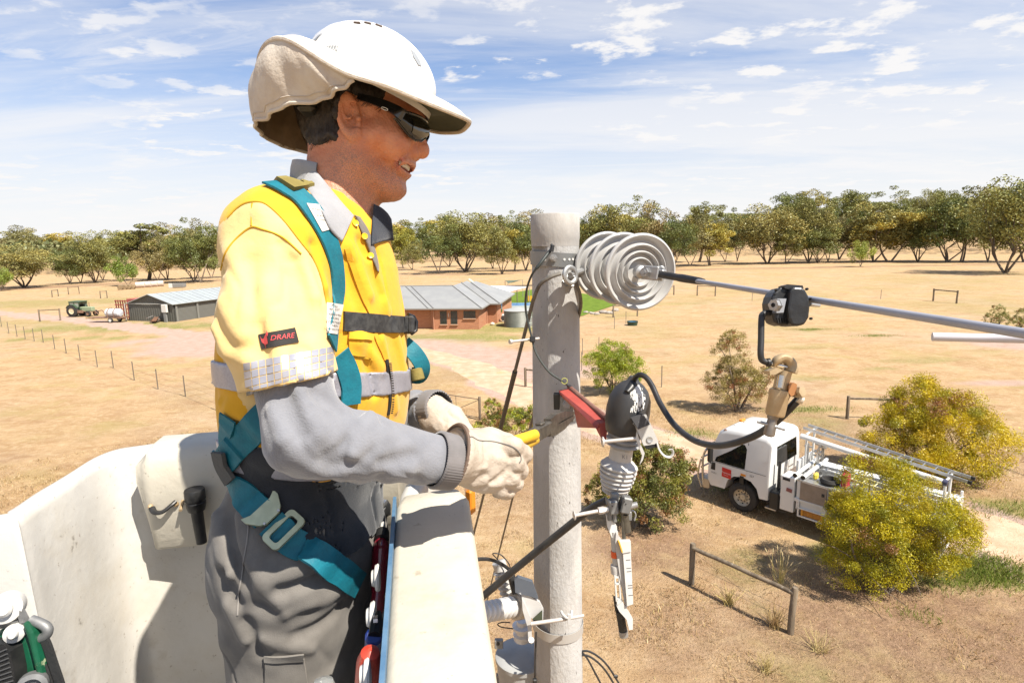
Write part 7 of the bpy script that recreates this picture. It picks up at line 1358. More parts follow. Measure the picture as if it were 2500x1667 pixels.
# ---- gloves
def glove1(p):
    z = .935; hw = C(1195, 1128, z); ax = np.array([unit(C(1260, 1150, z+.01)-C(1120, 1105, z-.02)), unit(np.array([-.28, .95, .1])), [0, 0, 1]]); ax[2] = unit(np.cross(ax[0], ax[1])); ax[1] = np.cross(ax[2], ax[0])
    d = s_ell(p, hw, (.056, .048, .032), ax); d = smin(d, s_rc(p, C(1118, 1112, .895), C(1160, 1118, .925), .041, .042), .03)
    kn = [((1252, 1090), (1278, 1108), (1264, 1130), .0150), ((1256, 1128), (1270, 1150), (1250, 1162), .0140), ((1246, 1164), (1258, 1180), (1236, 1186), .0132), ((1222, 1192), (1238, 1200), (1216, 1202), .0125)]
    for i, (k, m, t, r) in enumerate(kn):
        K0 = C(*k, z-.012+.004*i); M0 = C(*m, z+.016); T0_ = C(*t, z+.045); B0_ = C(1190, 1090+i*26, z-.006); f = smin(s_rc(p, B0_, K0, r+.002, r+.001), s_rc(p, K0, M0, r+.001, r), .006); f = smin(f, s_rc(p, M0, T0_, r, r*.9), .004); d = smin(d, f, .0045)
    th = smin(s_rc(p, C(1150, 1085, z+.0), C(1200, 1070, z+.012), .020, .0165), s_rc(p, C(1200, 1070, z+.012), C(1240, 1077, z+.030), .0165, .0135), .008); d = smin(d, th, .010)
    for a, b, r, amp in G1F: d = d-amp*np.exp(-(s_seg(p, a, b)/r)**2)
    d = d-.0010*sn2(p, 110, 9)+crease(p, 60, 3, .0011, .10, (1, .5, 1))+crease(p, 150, 7, .0005, .14); cuff = np.abs(s_rc(p, C(1100, 1108, .885), C(1135, 1114, .908), .0475, .040))-.0022; cuff = np.maximum(np.maximum(cuff, (p-C(1140, 1115, .91))@fax), (C(1107, 1110, .889)-p)@fax); d = smin(d, cuff, .006)
    return np.maximum(d, (C(1106, 1110, .888)-p)@fax)
G1F = []
addf(G1F, glove1, [((1165, 1100), (1150, 1160), .006, -.0035), ((1175, 1105), (1160, 1165), .006, .003), ((1180, 1190), (1225, 1160), .006, -.0045), ((1160, 1180), (1215, 1185), .006, .003), ((1225, 1160), (1250, 1140), .006, -.003), ((1140, 1075), (1135, 1160), .007, -.003), ((1150, 1150), (1185, 1140), .005, .003), ((1150, 1170), (1190, 1160), .005, -.003), ((1200, 1110), (1230, 1120), .008, .003), ((1125, 1170), (1165, 1195), .006, .003)])
gl1 = skin_build('glove', glove1, (-.12, -.29, .84), (.04, -.12, 1.03), .0021, leath, man, relax=1); set_bvh(glove1, [gl1]); tag(gl1, 'pale leather glove gripping the yellow cutter handle')
seam = mat('dark_seam', (.14, .13, .12), .8); pt, nn = fill_path(glove1, [(1143, 1070), (1152, 1066), (1170, 1075), (1200, 1077), (1225, 1082), (1248, 1089), (1262, 1098), (1270, 1110), (1272, 1122), (1268, 1130)], 5); MB().tube(W(pt), .0011, 6).build('seam', seam, gl1)
a_, b_2 = frame(fax, (0, 1, 0)); cc = C(1108, 1110, .890); rg = np.array([cc+.0470*(math.cos(t)*a_+math.sin(t)*b_2) for t in np.linspace(0, 2*pi_, 41)]); mb = MB(); mb.tube(W(rg), .0038, 8, False); mb.build('cuff_binding', mat('brown_binding', (.17, .115, .085), .8, bump=.001, bscale=200), gl1)
def glove2(p):
    d = s_ell(p, C(1088, 1034, 1.135), (.046, .031, .033), None); d = smin(d, s_rc(p, C(1052, 1004, 1.155), C(1085, 1024, 1.14), .038, .033), .02); d = smin(d, s_rc(p, C(1100, 1030, 1.13), C(1150, 1062, 1.105), .024, .017), .012)
    for i in range(4): a = C(1110+i*6, 1050+i*14, 1.11-.012*i); d = smin(d, smin(s_rc(p, C(1085, 1040, 1.13), a, .02, .016), s_rc(p, a, C(1140+i*4, 1075+i*12, 1.085), .016, .013), .006), .008)
    d = d-.0012*sn2(p, 90, 19)+crease(p, 70, 6, .0016, .12)-.002*np.sin((p@np.array([60., 90., 0])))*sstep(p[:, 0], -.18, -.10); return np.maximum(d, (C(1054, 1005, 1.155)-p)@unit(WR2-EL2))
skin_build('glove', glove2, (-.22, -.28, 1.0), (-.04, -.06, 1.24), .0034, leath, man, relax=1)
# ---- trousers
HIPN = C(690, 1330, .965); HIPF = C(800, 1330, 1.16); KN = C(705, 1700, 1.03); KF = C(800, 1640, 1.27); FN = KN+WD*.44; FF = KF+WD*.44
def trou0(p):
    d = torso(p, .000); d = np.maximum(d, p[:, 1]-(-.13))
    d = smin(d, s_ell(p, C(735, 1320, 1.07), (.135, .13, .18)), .06); d = smin(d, s_rc(p, HIPN, KN, .108, .082), .05); d = smin(d, s_rc(p, HIPF, KF, .112, .082), .05); d = smin(d, s_rc(p, KN, FN, .080, .062), .03); d = smin(d, s_rc(p, KF, FF, .080, .062), .03)
    return d
addf(FOLD_T, trou0, [((560, 1250), (600, 1420), .014, -.010), ((530, 1260), (560, 1400), .012, .009), ((590, 1260), (640, 1400), .014, .008), ((640, 1420), (790, 1360), .018, .007), ((680, 1440), (800, 1400), .014, -.008), ((700, 1500), (830, 1440), .014, .007), ((640, 1480), (760, 1500), .016, -.006), ((620, 1380), (680, 1480), .014, .006), ((720, 1560), (840, 1480), .014, -.007), ((600, 1520), (640, 1600), .012, -.007), ((560, 1480), (600, 1560), .012, .008), ((760, 1360), (850, 1400), .012, .007), ((700, 1330), (800, 1340), .016, -.004), ((640, 1560), (760, 1580), .012, .006), ((545, 1400), (575, 1470), .012, -.012)])
def trou(p): d = folds(p, trou0(p), FOLD_T); return d-.0016*sn2(p, 34, 31)-.0022*np.sin(p[:, 0]*45-p[:, 1]*70+3*sn(p, 14, 2))*sstep(sn(p, 10, 6), -.1, .5)+crease(p, 20, 9, .0045, .09, (1, .8, 1))
tr_ob = skin_build('trousers', trou, (-.66, -1.22, .74), (-.16, -.12, 1.52), .0048, trous, man, relax=1); set_bvh(trou, [tr_ob])
_tqa, _tqb = trace(trou, [(600, 1205), (800, 1368)])[0]; _tn = unit(np.cross(_tqb-_tqa, np.array([.12, 0, 1.0]))); _tn = _tn if _tn[1] > 0 else -_tn
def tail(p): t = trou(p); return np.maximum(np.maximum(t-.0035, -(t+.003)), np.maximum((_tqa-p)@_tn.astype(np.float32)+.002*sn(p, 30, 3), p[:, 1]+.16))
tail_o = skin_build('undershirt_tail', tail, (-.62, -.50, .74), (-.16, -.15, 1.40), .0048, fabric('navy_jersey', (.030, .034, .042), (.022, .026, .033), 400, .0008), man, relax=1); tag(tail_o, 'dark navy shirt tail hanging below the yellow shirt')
boot_l = mat('boot_leather', (.10, .06, .035), .6)
for q in (FN, FF):
    MB().tube(W(np.array([q-WD*.02, q+WD*.06, q+WD*.09+np.array([.05, 0, -.02]), q+WD*.10+np.array([.14, 0, -.04])])), [.055, .055, .05, .035], 14).build('boot', boot_l, man)
# cargo pocket
def surf_patch(f, corners, nu, nv, off, name, m, parent, thick=.0016, wave=0.0):
    c = np.array(corners, float); g = []
    for i in range(nu+1):
        for j in range(nv+1): s, t = i/nu, j/nv; g.append((1-s)*(1-t)*c[0]+s*(1-t)*c[1]+s*t*c[2]+(1-s)*t*c[3])
    p, ok = trace(f, g); n = grad(f, p); p = p+n*off; q = p.reshape(nu+1, nv+1, 3); nq = n.reshape(nu+1, nv+1, 3); mb = MB(); mb.quadgrid(W(q+nq*thick)); base = mb.n; mb.quadgrid(W(q), flip=True); idx = np.arange((nu+1)*(nv+1)).reshape(nu+1, nv+1)
    loop = list(idx[:, 0])+list(idx[-1, 1:])+list(idx[::-1, -1][1:])+list(idx[0, ::-1][1:-1])
    for a, b in zip(loop, loop[1:]+loop[:1]): mb.f.append((int(a), int(b), int(b)+base, int(a)+base))
    return mb.build(name, m, parent, 60)
surf_patch(trou, [(650, 1602), (738, 1597), (752, 1690), (648, 1690)], 10, 10, .0005, 'cargo_pocket', trous, tr_ob, .004); surf_patch(trou, [(648, 1597), (741, 1590), (741, 1606), (650, 1612)], 10, 3, .004, 'pocket_flap', trous, tr_ob, .003)
stit = mat('stitching', (.30, .275, .25), .9)
for pth in ([(600, 1215), (606, 1290), (596, 1370), (585, 1440), (580, 1500)], [(652, 1609), (700, 1607), (739, 1602)], [(741, 1606), (746, 1640), (750, 1680)]): pt, nn = fill_path(trou, pth, 8, .0012); MB().tube(W(pt), .0012, 5).build('seam', stit, tr_ob)
belt_p, bn_ = fill_path(trou, [(600, 1190), (680, 1205), (760, 1213), (850, 1215), (905, 1212)], 6, .001)
# ---- reflective tape
def band(name, f0, y0, slope, h, lo, hi, grow=.0042, sel=None):
    def fb_(p): d = f0(p)-grow; yy = p[:, 1]-(y0+slope*(p[:, 0]+.40)); d = np.maximum(d, np.abs(yy)-h/2); d = np.maximum(d, -(f0(p)+.004)); return d if sel is None else np.maximum(d, sel(p))
    return skin_build(name, fb_, lo, hi, .0035, tape_m, sh_o, relax=1)
def notarm(p): return .012-np.minimum(arm_upper(p, .004), arm2(p, .004))
band('reflective_band', shirt, -.0555, -.085, .040, (-.62, -.14, .72), (-.10, .03, 1.36), sel=notarm)
band('reflective_band', shirt, -.1880, -.12, .0435, (-.62, -.28, .72), (-.10, -.10, 1.36))
sq_m = mat('silver_tape', (.50, .50, .55), .35, .4, col2=(.44, .44, .50), scale=80)
for i in range(12):         # squares of silver film printed round the sleeve cuff
    for j in range(4):
        def cu(s, t): u0 = 593+s*(815-593); top = 880-32*math.sin(min(s*1.25, 1)*1.5)*1.0; bot = 968-s*60; return (u0+ (t*8*(1-s)), (886-s*42)+t*(bot-(886-s*42)))
        s0, s1, t0, t1 = (i+.06)/12, (i+.94)/12, (j+.06)/4, (j+.94)/4
        try: surf_patch(shirt, [cu(s0, t0), cu(s1, t0), cu(s1, t1), cu(s0, t1)], 2, 2, .0004, 'reflective_square', sq_m, sh_o, .0003)
        except Exception: pass
# ---- badge, care labels, seams, zip, pocket
def decal_text(f, txt, size_px, org, xd, yd, off, m, parent, name):
    v, fc = text_mesh(txt, 1.0); xd = np.array(xd, float); yd = np.array(yd, float); uv = np.array(org)+v[:, :1]*size_px*xd+v[:, 1:2]*size_px*yd; p, ok = trace(f, uv); n = grad(f, p); mb = MB(); mb.add(W(p+n*off), fc); return mb.build(name, m, parent, None)
bad = surf_patch(shirt, [(630, 817), (719, 800), (729, 835), (640, 853)], 10, 5, .0008, 'sleeve_badge', mat('badge_cloth', (.035, .032, .030), .9, bump=.0006, bscale=400), sh_o, .0012); redp2 = mat('badge_red', (.75, .09, .10), .8)
decal_text(shirt, 'DRARE', 19, (690, 823), (.92, -.12), (.12, -.95), .0026, redp2, bad, 'lettering')
for poly in ([(636, 820), (642, 828), (648, 826), (653, 812), (656, 826), (658, 838), (652, 842), (654, 852), (650, 840), (642, 836)], [(653, 812), (654, 806), (657, 815), (656, 822)]):
    p, ok = trace(shirt, poly); n = grad(shirt, p); mb = MB(); mb.add(W(p+n*.0026), [tuple(range(len(poly)))]); mb.build('emblem', redp2, bad, None)
seam_y = mat('yellow_seam', (.60, .36, .02), .9)
for pth in ([(556, 532), (575, 512), (598, 497), (625, 493), (651, 500), (690, 535), (730, 586), (764, 632), (785, 680), (797, 740)], [(540, 660), (550, 620), (575, 585), (612, 556), (640, 560), (690, 580), (735, 620)], [(616, 497), (614, 552)], [(848, 812), (905, 816)], [(850, 868), (905, 876)], [(905, 812), (908, 880)]):
    pt, nn = fill_path(shirt, pth, 7, .0004); MB().tube(W(pt), .0014, 5).build('seam', seam_y, sh_o)
zp, zn = fill_path(shirt, [(942, 878), (946, 905), (950, 940), (950, 980), (946, 1012)], 6, .0012); zo = MB().ribbon(W(zp), W(zp+zn)-W(zp), .0075, .002).build('zip', mat('zip_tape', (.020, .019, .018), .8), sh_o)
for i in range(2, len(zp)*1-1): MB().box(W(zp[i]+zn[i]*.003)+RT*.0035, (.0035, .002, .0022), (RT, FW, UP)).build('zip_tooth', mat('zip_metal', (.10, .09, .08), .4, .6), zo, None)
surf_patch(shirt, [(852, 815), (903, 818), (906, 872), (850, 866)], 8, 8, .0005, 'chest_pocket', hiv, sh_o, .003); surf_patch(shirt, [(848, 810), (905, 814), (905, 832), (848, 826)], 8, 3, .004, 'pocket_flap', hiv, sh_o, .003)
for t_, o in (('f', (988, 716)), ('m', (994, 728))): pass
for pth in ([(846, 606), (872, 680), (905, 770)], [(912, 812), (932, 850), (941, 876)], [(962, 605), (978, 680), (988, 760)]): pt, nn = fill_path(shirt, pth, 8, .0006); MB().ribbon(W(pt), W(pt+nn)-W(pt), .009, .0022).build('vest_edge', hiv, sh_o, 60)
lg = mat('logo_blue', (.03, .16, .30), .7)
for pth in ([(990, 722), (986, 730), (990, 736), (996, 730), (1000, 724)], [(992, 716), (994, 706), (997, 700)], [(1000, 730), (1002, 722), (1003, 732)]):
    try: pt, nn = fill_path(shirt, pth, 4, .001); MB().tube(W(pt), .0012, 5).build('chest_logo', lg, sh_o)
    except Exception: pass
# ---- harness
hs = lambda p: np.minimum(shirt(p), trou(p))
set_bvh(hs, [sh_o, tr_ob, tail_o])
def strap(f, uv, width, name, m, parent, off=.0012, thick=.0028, n=6, wd=None):
    pt, nn = fill_path(f, uv, n, off); nn = np.array([unit(nn[max(0, i-2):i+3].mean(0)) for i in range(len(nn))]); wdir = None
    mb = MB(); mb.ribbon(W(pt), W(pt+nn)-W(pt), width, thick); return mb.build(name, m, parent, 60)
har = strap(shirt, [(664, 446), (700, 462), (735, 485), (768, 526), (798, 580), (816, 635), (822, 690), (820, 730), (815, 780), (806, 840)], .036, 'harness', teal, man, .002); tag(har, 'teal webbing fall-arrest harness')
strap(shirt, [(822, 862), (842, 900), (852, 940), (850, 985)], .036, 'side_strap', teal, har, .006)
padf = lambda p: shirt(p)-.004
set_bvh(padf, [sh_o], .004)
pad = surf_patch(padf, [(668, 442), (738, 436), (768, 462), (715, 470)], 10, 5, .001, 'shoulder_pad', khaki, har, .009)
labm = mat('label_cloth', (.74, .71, .66), .8, col2=(.68, .65, .6), scale=60); inkm = mat('label_ink', (.05, .05, .05), .8)
hsurf = lambda p: shirt(p)-.0062
set_bvh(hsurf, [sh_o, har], .0006)
l1 = surf_patch(hsurf, [(748, 497), (778, 500), (806, 560), (786, 566)], 6, 8, .0003, 'care_label', labm, har, .0008); decal_text(hsurf, 'RETRIEVE', 5.2, (770, 512), (1, .18), (.1, -1), .0016, inkm, l1, 'lettering'); decal_text(hsurf, 'USE WITH', 5.2, (780, 528), (1, .2), (.1, -1), .0016, inkm, l1, 'lettering'); decal_text(hsurf, 'LOOPS', 5.2, (786, 538), (1, .2), (.1, -1), .0016, inkm, l1, 'lettering')
l2 = surf_patch(hsurf, [(797, 738), (838, 744), (822, 816), (797, 812)], 6, 8, .0003, 'care_label', labm, har, .0008)
for k, (t_, dy) in enumerate((('FALL', 0), ('ARREST', 9), ('USE BOTH', 22), ('LOOPS', 31), ('TOGETHER', 40), ('WHEN', 48), ('CONNECTING', 57))): decal_text(hsurf, t_, 7.4 if len(t_) < 9 else 6.6, (815-k*.6, 747+dy), (1, .12), (.05, -1), .0016, inkm, l2, 'lettering')
strap(hsurf, [(838, 784), (850, 785), (900, 788), (950, 791), (980, 792), (996, 792)], .031, 'chest_strap', blkw, har, -.0005, .004)
bk_p = trace(shirt, [(990, 793)])[0][0]; 
for du, nm in ((0, 'chest_buckle'), (10, 'strap_keeper')): c = C(994+du, 793, bk_p[2]-.006); mb = MB(); mb.box(W(c), (.013, .02, .034), (RT, FW, UP), .004); mb.build(nm, blkw, har, 40)
MB().tube(W(np.array([C(996, 768, bk_p[2]-.01), C(1010, 773, bk_p[2]), C(1017, 786, bk_p[2]), C(1016, 806, bk_p[2]), C(1004, 815, bk_p[2]-.008)])), .0035, 8).build('buckle_loop', mat('dark_buckle', (.03, .03, .032), .35, .5), har)
# hip and leg straps with the two alloy buckles
strap(hs, [(690, 975), (655, 1010), (612, 1055), (575, 1095), (548, 1130)], .046, 'hip_strap', teal, har, .004); strap(hs, [(562, 1015), (556, 1060), (552, 1110), (548, 1160), (546, 1200)], .030, 'seat_strap', teal, har, .004)
strap(hs, [(540, 1120), (565, 1160), (598, 1205), (628, 1240), (652, 1262)], .044, 'leg_strap', teal, har, .006, .004); strap(hs, [(662, 1275), (700, 1310), (740, 1338), (780, 1360), (830, 1392), (870, 1425)], .044, 'leg_strap', teal, har, .005, .004)
strap(hs, [(552, 1098), (560, 1130), (580, 1165)], .030, 'keeper_pad', mat('grey_felt', (.10, .10, .095), .95, bump=.002, bscale=200), har, .011, .006)
alum_y = mat('buckle_alloy', (.60, .64, .44), .35, .65, col2=(.50, .54, .37), scale=50)
bp0 = trace(hs, [(655, 1258), (690, 1292)])[0]; bnn = unit(grad(hs, bp0).mean(0)); bdir = unit(bp0[1]-bp0[0]); bdir = unit(bdir-bnn*(bdir@bnn)); bcr = np.cross(bnn, bdir); bd = unit(bdir)
def ring_plate(c, L, Wd, rim, th, name, open_=True):
    def rr4(l, w, n=6, rad=.008):
        pts = []
        for cx_, cy_, a in ((l/2-rad, w/2-rad, 0), (-l/2+rad, w/2-rad, 90), (-l/2+rad, -w/2+rad, 180), (l/2-rad, -w/2+rad, 270)):
            for k in range(n+1): t = R(a+90*k/n); pts.append((cx_+rad*math.cos(t), cy_+rad*math.sin(t)))
        return np.array(pts)
    o, i = rr4(L, Wd), rr4(L-2*rim, Wd-2*rim, rad=.005); g = []
    for pp_, h in ((o, 0), (o*.985, th), (i*1.02, th), (i, 0)): g.append([c+bd*q[0]+bcr*q[1]+bnn*(h+.008) for q in pp_])
    mb = MB(); mb.quadgrid(W(np.array(g)), cu=True, cv=True); return mb.build(name, alum_y, har, 50)
ring_plate(bp0[1]+bd*.006, .034, .060, .0085, .005, 'buckle')
mb = MB(); c = bp0[0]-bd*.002; pol = [(-.018, -.030), (-.008, -.030), (.010, -.020), (.016, -.012), (.016, .012), (.010, .020), (-.008, .030), (-.018, .030), (-.012, .018), (-.012, -.018)]; pol = np.array(pol); k = len(pol); base = np.array([c+bd*q[0]+bcr*q[1]+bnn*.009 for q in pol]); mb.add(W(np.vstack([base, base+bnn*.005])), [tuple(range(k))[::-1], tuple(range(k, 2*k))]+[(i, (i+1) % k, k+(i+1) % k, k+i) for i in range(k)]); mb.build('buckle_tongue', alum_y, har, None)
for s in (-1, 1): MB().lathe(W(bp0[0]+bd*.012+bcr*.013*s+bnn*.014), W(bnn)-W(np.zeros(3)), [(0, .0025), (.0015, .002)], 8).build('rivet', chrome, har)
# far-side strap showing beyond the chest
c_ = [C(985, 838, 1.08), C(1012, 862, 1.08), C(1030, 892, 1.09), C(1026, 915, 1.10), C(1008, 916, 1.11)]; q = smooth_path(c_, 6); MB().ribbon(W(q), np.tile(-FW+RT*.6, (len(q), 1)), .032, .003).build('far_strap', teal, har)
MB().lathe(P(1018, 912, 1.09), UP-RT*.2, [(-.013, .010), (-.011, .013), (.009, .012), (.011, .009)], 12).build('far_pad', khaki, har)
# ------------------------------------------------------------------ head, hat, collar
ZH = .99; HL_ = unit(np.array([-.015, .165, .986])); HC = C(868, 260, ZH)
def HP(u, v, w):                    # pixel's ray met with the plane w metres to the wearer's left of his mid-plane (minus = towards the camera)
    d = np.array([(u-CX)/F, -(v-CY)/F, 1.0]); return d*(((HC+HL_*w)@HL_)/(d@HL_))
def MIR(p): return p-2*((p-HC)@HL_)*HL_
e1 = HP(968, 296, 0)-HP(868, 260, 0); e1 = unit(e1); e2 = unit(np.cross(HL_, e1)); e2 = e2 if e2[1] > 0 else -e2; HAX = np.array([e1, e2, HL_])
def both(p, u, v, w, r): a = HP(u, v, -w); return np.minimum(s_sph(p, a, r), s_sph(p, MIR(a), r))
def bothc(p, a, b, ra, rb): A, B = HP(*a), HP(*b); return np.minimum(s_rc(p, A, B, ra, rb), s_rc(p, MIR(A), MIR(B), ra, rb))
def M0(u, v): return HP(u, v, 0)
EARC = HP(853, 284, -.079); ear_up = unit(HP(848, 240, -.079)-HP(862, 330, -.079)); ear_fw = unit(np.cross(ear_up, HL_)); ear_fw = ear_fw if ear_fw@e1 > 0 else -ear_fw
def head(p, detail=True, mouth=True):
    d = s_ell(p, M0(866, 238), (.098, .100, .0765), HAX)
    d = smin(d, s_ell(p, M0(948, 318), (.058, .072, .052), HAX), .035)
    d = smin(d, bothc(p, (952, 300, -.030), (1004, 296, -.022), .026, .020), .02)      # brow
    d = smin(d, bothc(p, (925, 330, -.060), (965, 350, -.046), .020, .024), .02)       # cheekbone
    d = smin(d, bothc(p, (955, 368, -.042), (968, 384, -.036), .019, .016), .014)      # smile cheek
    d = smin(d, s_ell(p, M0(962, 398), (.031, .036, .036), HAX), .018)
    d = smin(d, bothc(p, (868, 396, -.054), (940, 450, -.028), .021, .018), .022)      # jaw
    d = smin(d, bothc(p, (868, 350, -.056), (868, 396, -.054), .022, .021), .03)
    d = smin(d, np.minimum(s_sph(p, HP(960, 457, -.010), .0200), s_sph(p, MIR(HP(960, 457, -.010)), .0200)), .012)
    d = smin(d, s_sph(p, M0(925, 445), .033), .025); d = smin(d, np.maximum(torso(p, -.012), -p[:, 1]+.125), .03)
    d = smin(d, s_rc(p, M0(842, 345), C(824, 470, .985), .058, .0560), .03); d = smin(d, s_rc(p, C(824, 470, .985), C(812, 600, .985), .0560, .064), .02)
    d = smin(d, bothc(p, (842, 342, -.052), (886, 520, -.020), .018, .014), .02)
    d = smin(d, s_rc(p, M0(893, 500), M0(900, 525), .016, .014), .02)
    # nose
    n = smin(s_rc(p, M0(1014, 308), M0(1030, 358), .0095, .0105), s_sph(p, M0(1030, 370), .0128), .008); n = smin(n, both(p, 1011, 373, .0125, .0092), .006); d = smin(d, n, .011)
    if mouth:
        for pts, r in ((LIPU, .0058), (LIPL, .0078)):
            for a, b in zip(pts[:-1], pts[1:]): d = smin(d, s_rc(p, a, b, r, r), .006)
        mo = np.full(len(p), 9.0, np.float32)
        for a, b, ra, rb in zip(MOU[:-1], MOU[1:], MOR[:-1], MOR[1:]): mo = np.minimum(mo, s_rc(p, a, b, ra, rb))
        d = smax(d, -mo, .0025); nl = np.full(len(p), 9.0, np.float32)
        for a, b in zip(NLF[:-1], NLF[1:]): nl = np.minimum(nl, s_seg(p, a, b))
        d = d+.0040*np.exp(-(nl/.0042)**2); nl = np.minimum(s_seg(p, NL2[0], NL2[1]), s_seg(p, NL2[1], NL2[2])); d = d+.0026*np.exp(-(nl/.0034)**2)
    d = smax(d, -(s_rc(p, HP(1000, 446, -.02), MIR(HP(1000, 446, -.02)), .008, .008)), .010)
    d = smax(d, -(both(p, 1010, 381, .0072, .0032)), .003)
    for (a, b) in (((958, 352, -.062), (935, 372, -.066)), ((956, 345, -.064), (925, 352, -.070)), ((952, 366, -.056), (938, 392, -.060))): d = d+.0012*np.exp(-(s_seg(p, HP(*a), HP(*b))/.0022)**2)
    for k in range(5): d = d+.0010*np.exp(-(s_seg(p, HP(790+k*14, 420+k*16, -.055), HP(870+k*8, 500+k*9, -.045))/.0022)**2)
    # ear
    q = p-EARC.astype(np.float32); ex = q@ear_fw.astype(np.float32); ey = q@ear_up.astype(np.float32); ez = -(q@HL_.astype(np.float32))
    tilt = .35*np.clip(-ex, -.02, .03); rad = np.sqrt((ex/.0165)**2+(ey/.0345)**2); ear = np.maximum((rad-1)*.0165, np.abs(ez-tilt)-.0042)
    rim = np.sqrt(((rad-.84)*.0165)**2+(ez-tilt-.0055)**2)-.0042; rim = np.where((ex > .006) & (np.abs(ey) < .02), .02, rim); ear = smin(ear, rim, .004)
    ear = smax(ear, -(np.sqrt(((ex-.002)/.0095)**2+((ey+.004)/.016)**2+((ez-tilt-.0080)/.0100)**2)-1)*.0085, .002); ear = smin(ear, s_ell(p, EARC+ear_fw*.004-ear_up*.029-HL_*.001, (.0075, .0085, .0048), np.array([ear_fw, ear_up, HL_])), .004)
    ear = smin(ear, s_sph(p, EARC+ear_fw*.0145-ear_up*.006-HL_*.003, .0045), .004); ear = smin(ear, np.sqrt((np.sqrt(((ex+.001)/.6)**2+((ey-.008)/1.1)**2)-.011)**2+(ez-tilt-.0035)**2)-.0022+np.where(ex > .004, .01, 0), .003); d = smin(d, ear, .006)
    mq = MIR(EARC); q2 = np.sqrt(((p-mq.astype(np.float32))@ear_fw.astype(np.float32)/.016)**2+((p-mq.astype(np.float32))@ear_up.astype(np.float32)/.034)**2+((p-mq.astype(np.float32))@HL_.astype(np.float32)/.006)**2)-1; d = smin(d, q2*.006, .006)
    if detail: d = d-.00035*sn2(p, 260, 5)
    return d
_hm = lambda p: head(p, False, False)
def tr_head(uv, ins):      # points on the near side of the face, and their mirror images beyond the mid-plane
    q, ok = trace(_hm, uv, .7); n = grad(_hm, q); q = q-n*ins; far = [MIR(x) for x in q[::-1]]; return list(q)+far
LIPU = tr_head([(971, 392), (984, 395), (997, 399), (1004, 401)], .002); LIPL = tr_head([(974, 405), (981, 417), (989, 425), (993, 427)], .004); MOU = tr_head([(974, 397), (981, 402), (990, 408), (998, 412)], .0015); MOR = [.003, .0052, .0066, .0072, .0072, .0066, .0052, .003]; NL2 = tr_head([(966, 410), (958, 432), (956, 456)], .0)[:3]; NLF = tr_head([(1000, 372), (984, 384), (968, 398), (962, 414)], .0)[:4]
def skin_material():
    m = bpy.data.materials.new('sunburnt_skin'); m.use_nodes = True; nt = m.node_tree; b = nt.nodes['Principled BSDF']; tcn = nt.nodes.new('ShaderNodeTexCoord')
    def noise(s, d=4, st=(1, 1, 1)):
        mp = nt.nodes.new('ShaderNodeMapping'); mp.inputs['Scale'].default_value = st; nt.links.new(tcn.outputs['Object'], mp.inputs[0]); n = nt.nodes.new('ShaderNodeTexNoise'); nt.links.new(mp.outputs[0], n.inputs['Vector']); n.inputs['Scale'].default_value = s; n.inputs['Detail'].default_value = d; return n.outputs['Fac']
    def mr(v, a, c, o0=0., o1=1.):
        n = nt.nodes.new('ShaderNodeMapRange'); n.interpolation_type = 'SMOOTHSTEP'; nt.links.new(v, n.inputs[0])
        for i, x in enumerate((a, c, o0, o1)): n.inputs[i+1].default_value = x
        return n.outputs[0]
    def mix(f, a, c):
        n = nt.nodes.new('ShaderNodeMix'); n.data_type = 'RGBA'; nt.links.new(f, n.inputs[0])
        for i, x in ((6, a), (7, c)):
            if isinstance(x, tuple): n.inputs[i].default_value = (*x, 1)
            else: nt.links.new(x, n.inputs[i])
        return n.outputs[2]
    def att(n_): a = nt.nodes.new('ShaderNodeAttribute'); a.attribute_name = n_; return a.outputs['Fac']
    def mul(a, c): n = nt.nodes.new('ShaderNodeMath'); n.operation = 'MULTIPLY'; nt.links.new(a, n.inputs[0]); nt.links.new(c, n.inputs[1]); return n.outputs[0]
    col = mix(mr(noise(45, 6), .35, .65), (.63, .27, .15), (.57, .22, .118)); col = mix(mr(noise(260, 3), .55, .72, 0, .4), col, (.50, .19, .105))
    col = mix(att('lip'), col, (.58, .22, .17)); col = mix(mul(att('stubble'), mr(noise(620, 2), .46, .58, .10, .75)), col, (.24, .15, .11))
    nt.links.new(col, b.inputs['Base Color']); b.inputs['Roughness'].default_value = .48; b.inputs['Specular IOR Level'].default_value = .42
    b.inputs['Subsurface Weight'].default_value = .12; b.inputs['Subsurface Scale'].default_value = .008; b.inputs['Subsurface Radius'].default_value = (1, .35, .2)
    bp = nt.nodes.new('ShaderNodeBump'); bp.inputs['Distance'].default_value = .0018; nt.links.new(noise(240, 6), bp.inputs['Height']); nt.links.new(bp.outputs[0], b.inputs['Normal']); return m
def a_lip(v):
    p = v.astype(np.float32); r = np.full(len(p), 9.0, np.float32)
    for pts, w in ((LIPU, .0042), (LIPL, .0070)):
        for a, b in zip(pts[:-1], pts[1:]): r = np.minimum(r, s_seg(p, a, b)-w)
    return sstep(r, .0030, .0)
def a_stub(v):
    q = v-HC; x = q@e1; y = q@e2; jaw = sstep(y, -.060, -.090)*sstep(x, -.02, .03); lipz = sstep(s_seg(v.astype(np.float32), HP(1004, 394, -.004), HP(968, 404, -.034)), .020, .008)
    side = sstep(np.abs(x-.028), .020, .008)*sstep(y, .01, -.03)*.6; nk = sstep(y, -.19, -.14); return np.clip(np.maximum(np.maximum(jaw*nk, lipz*.8), side), 0, 1)
body = skin_build('body', head, (-.42, .12, .86), (-.10, .46, 1.14), .0021, skin_material(), man, {'lip': a_lip, 'stubble': a_stub}, relax=1); fixn(body.data)
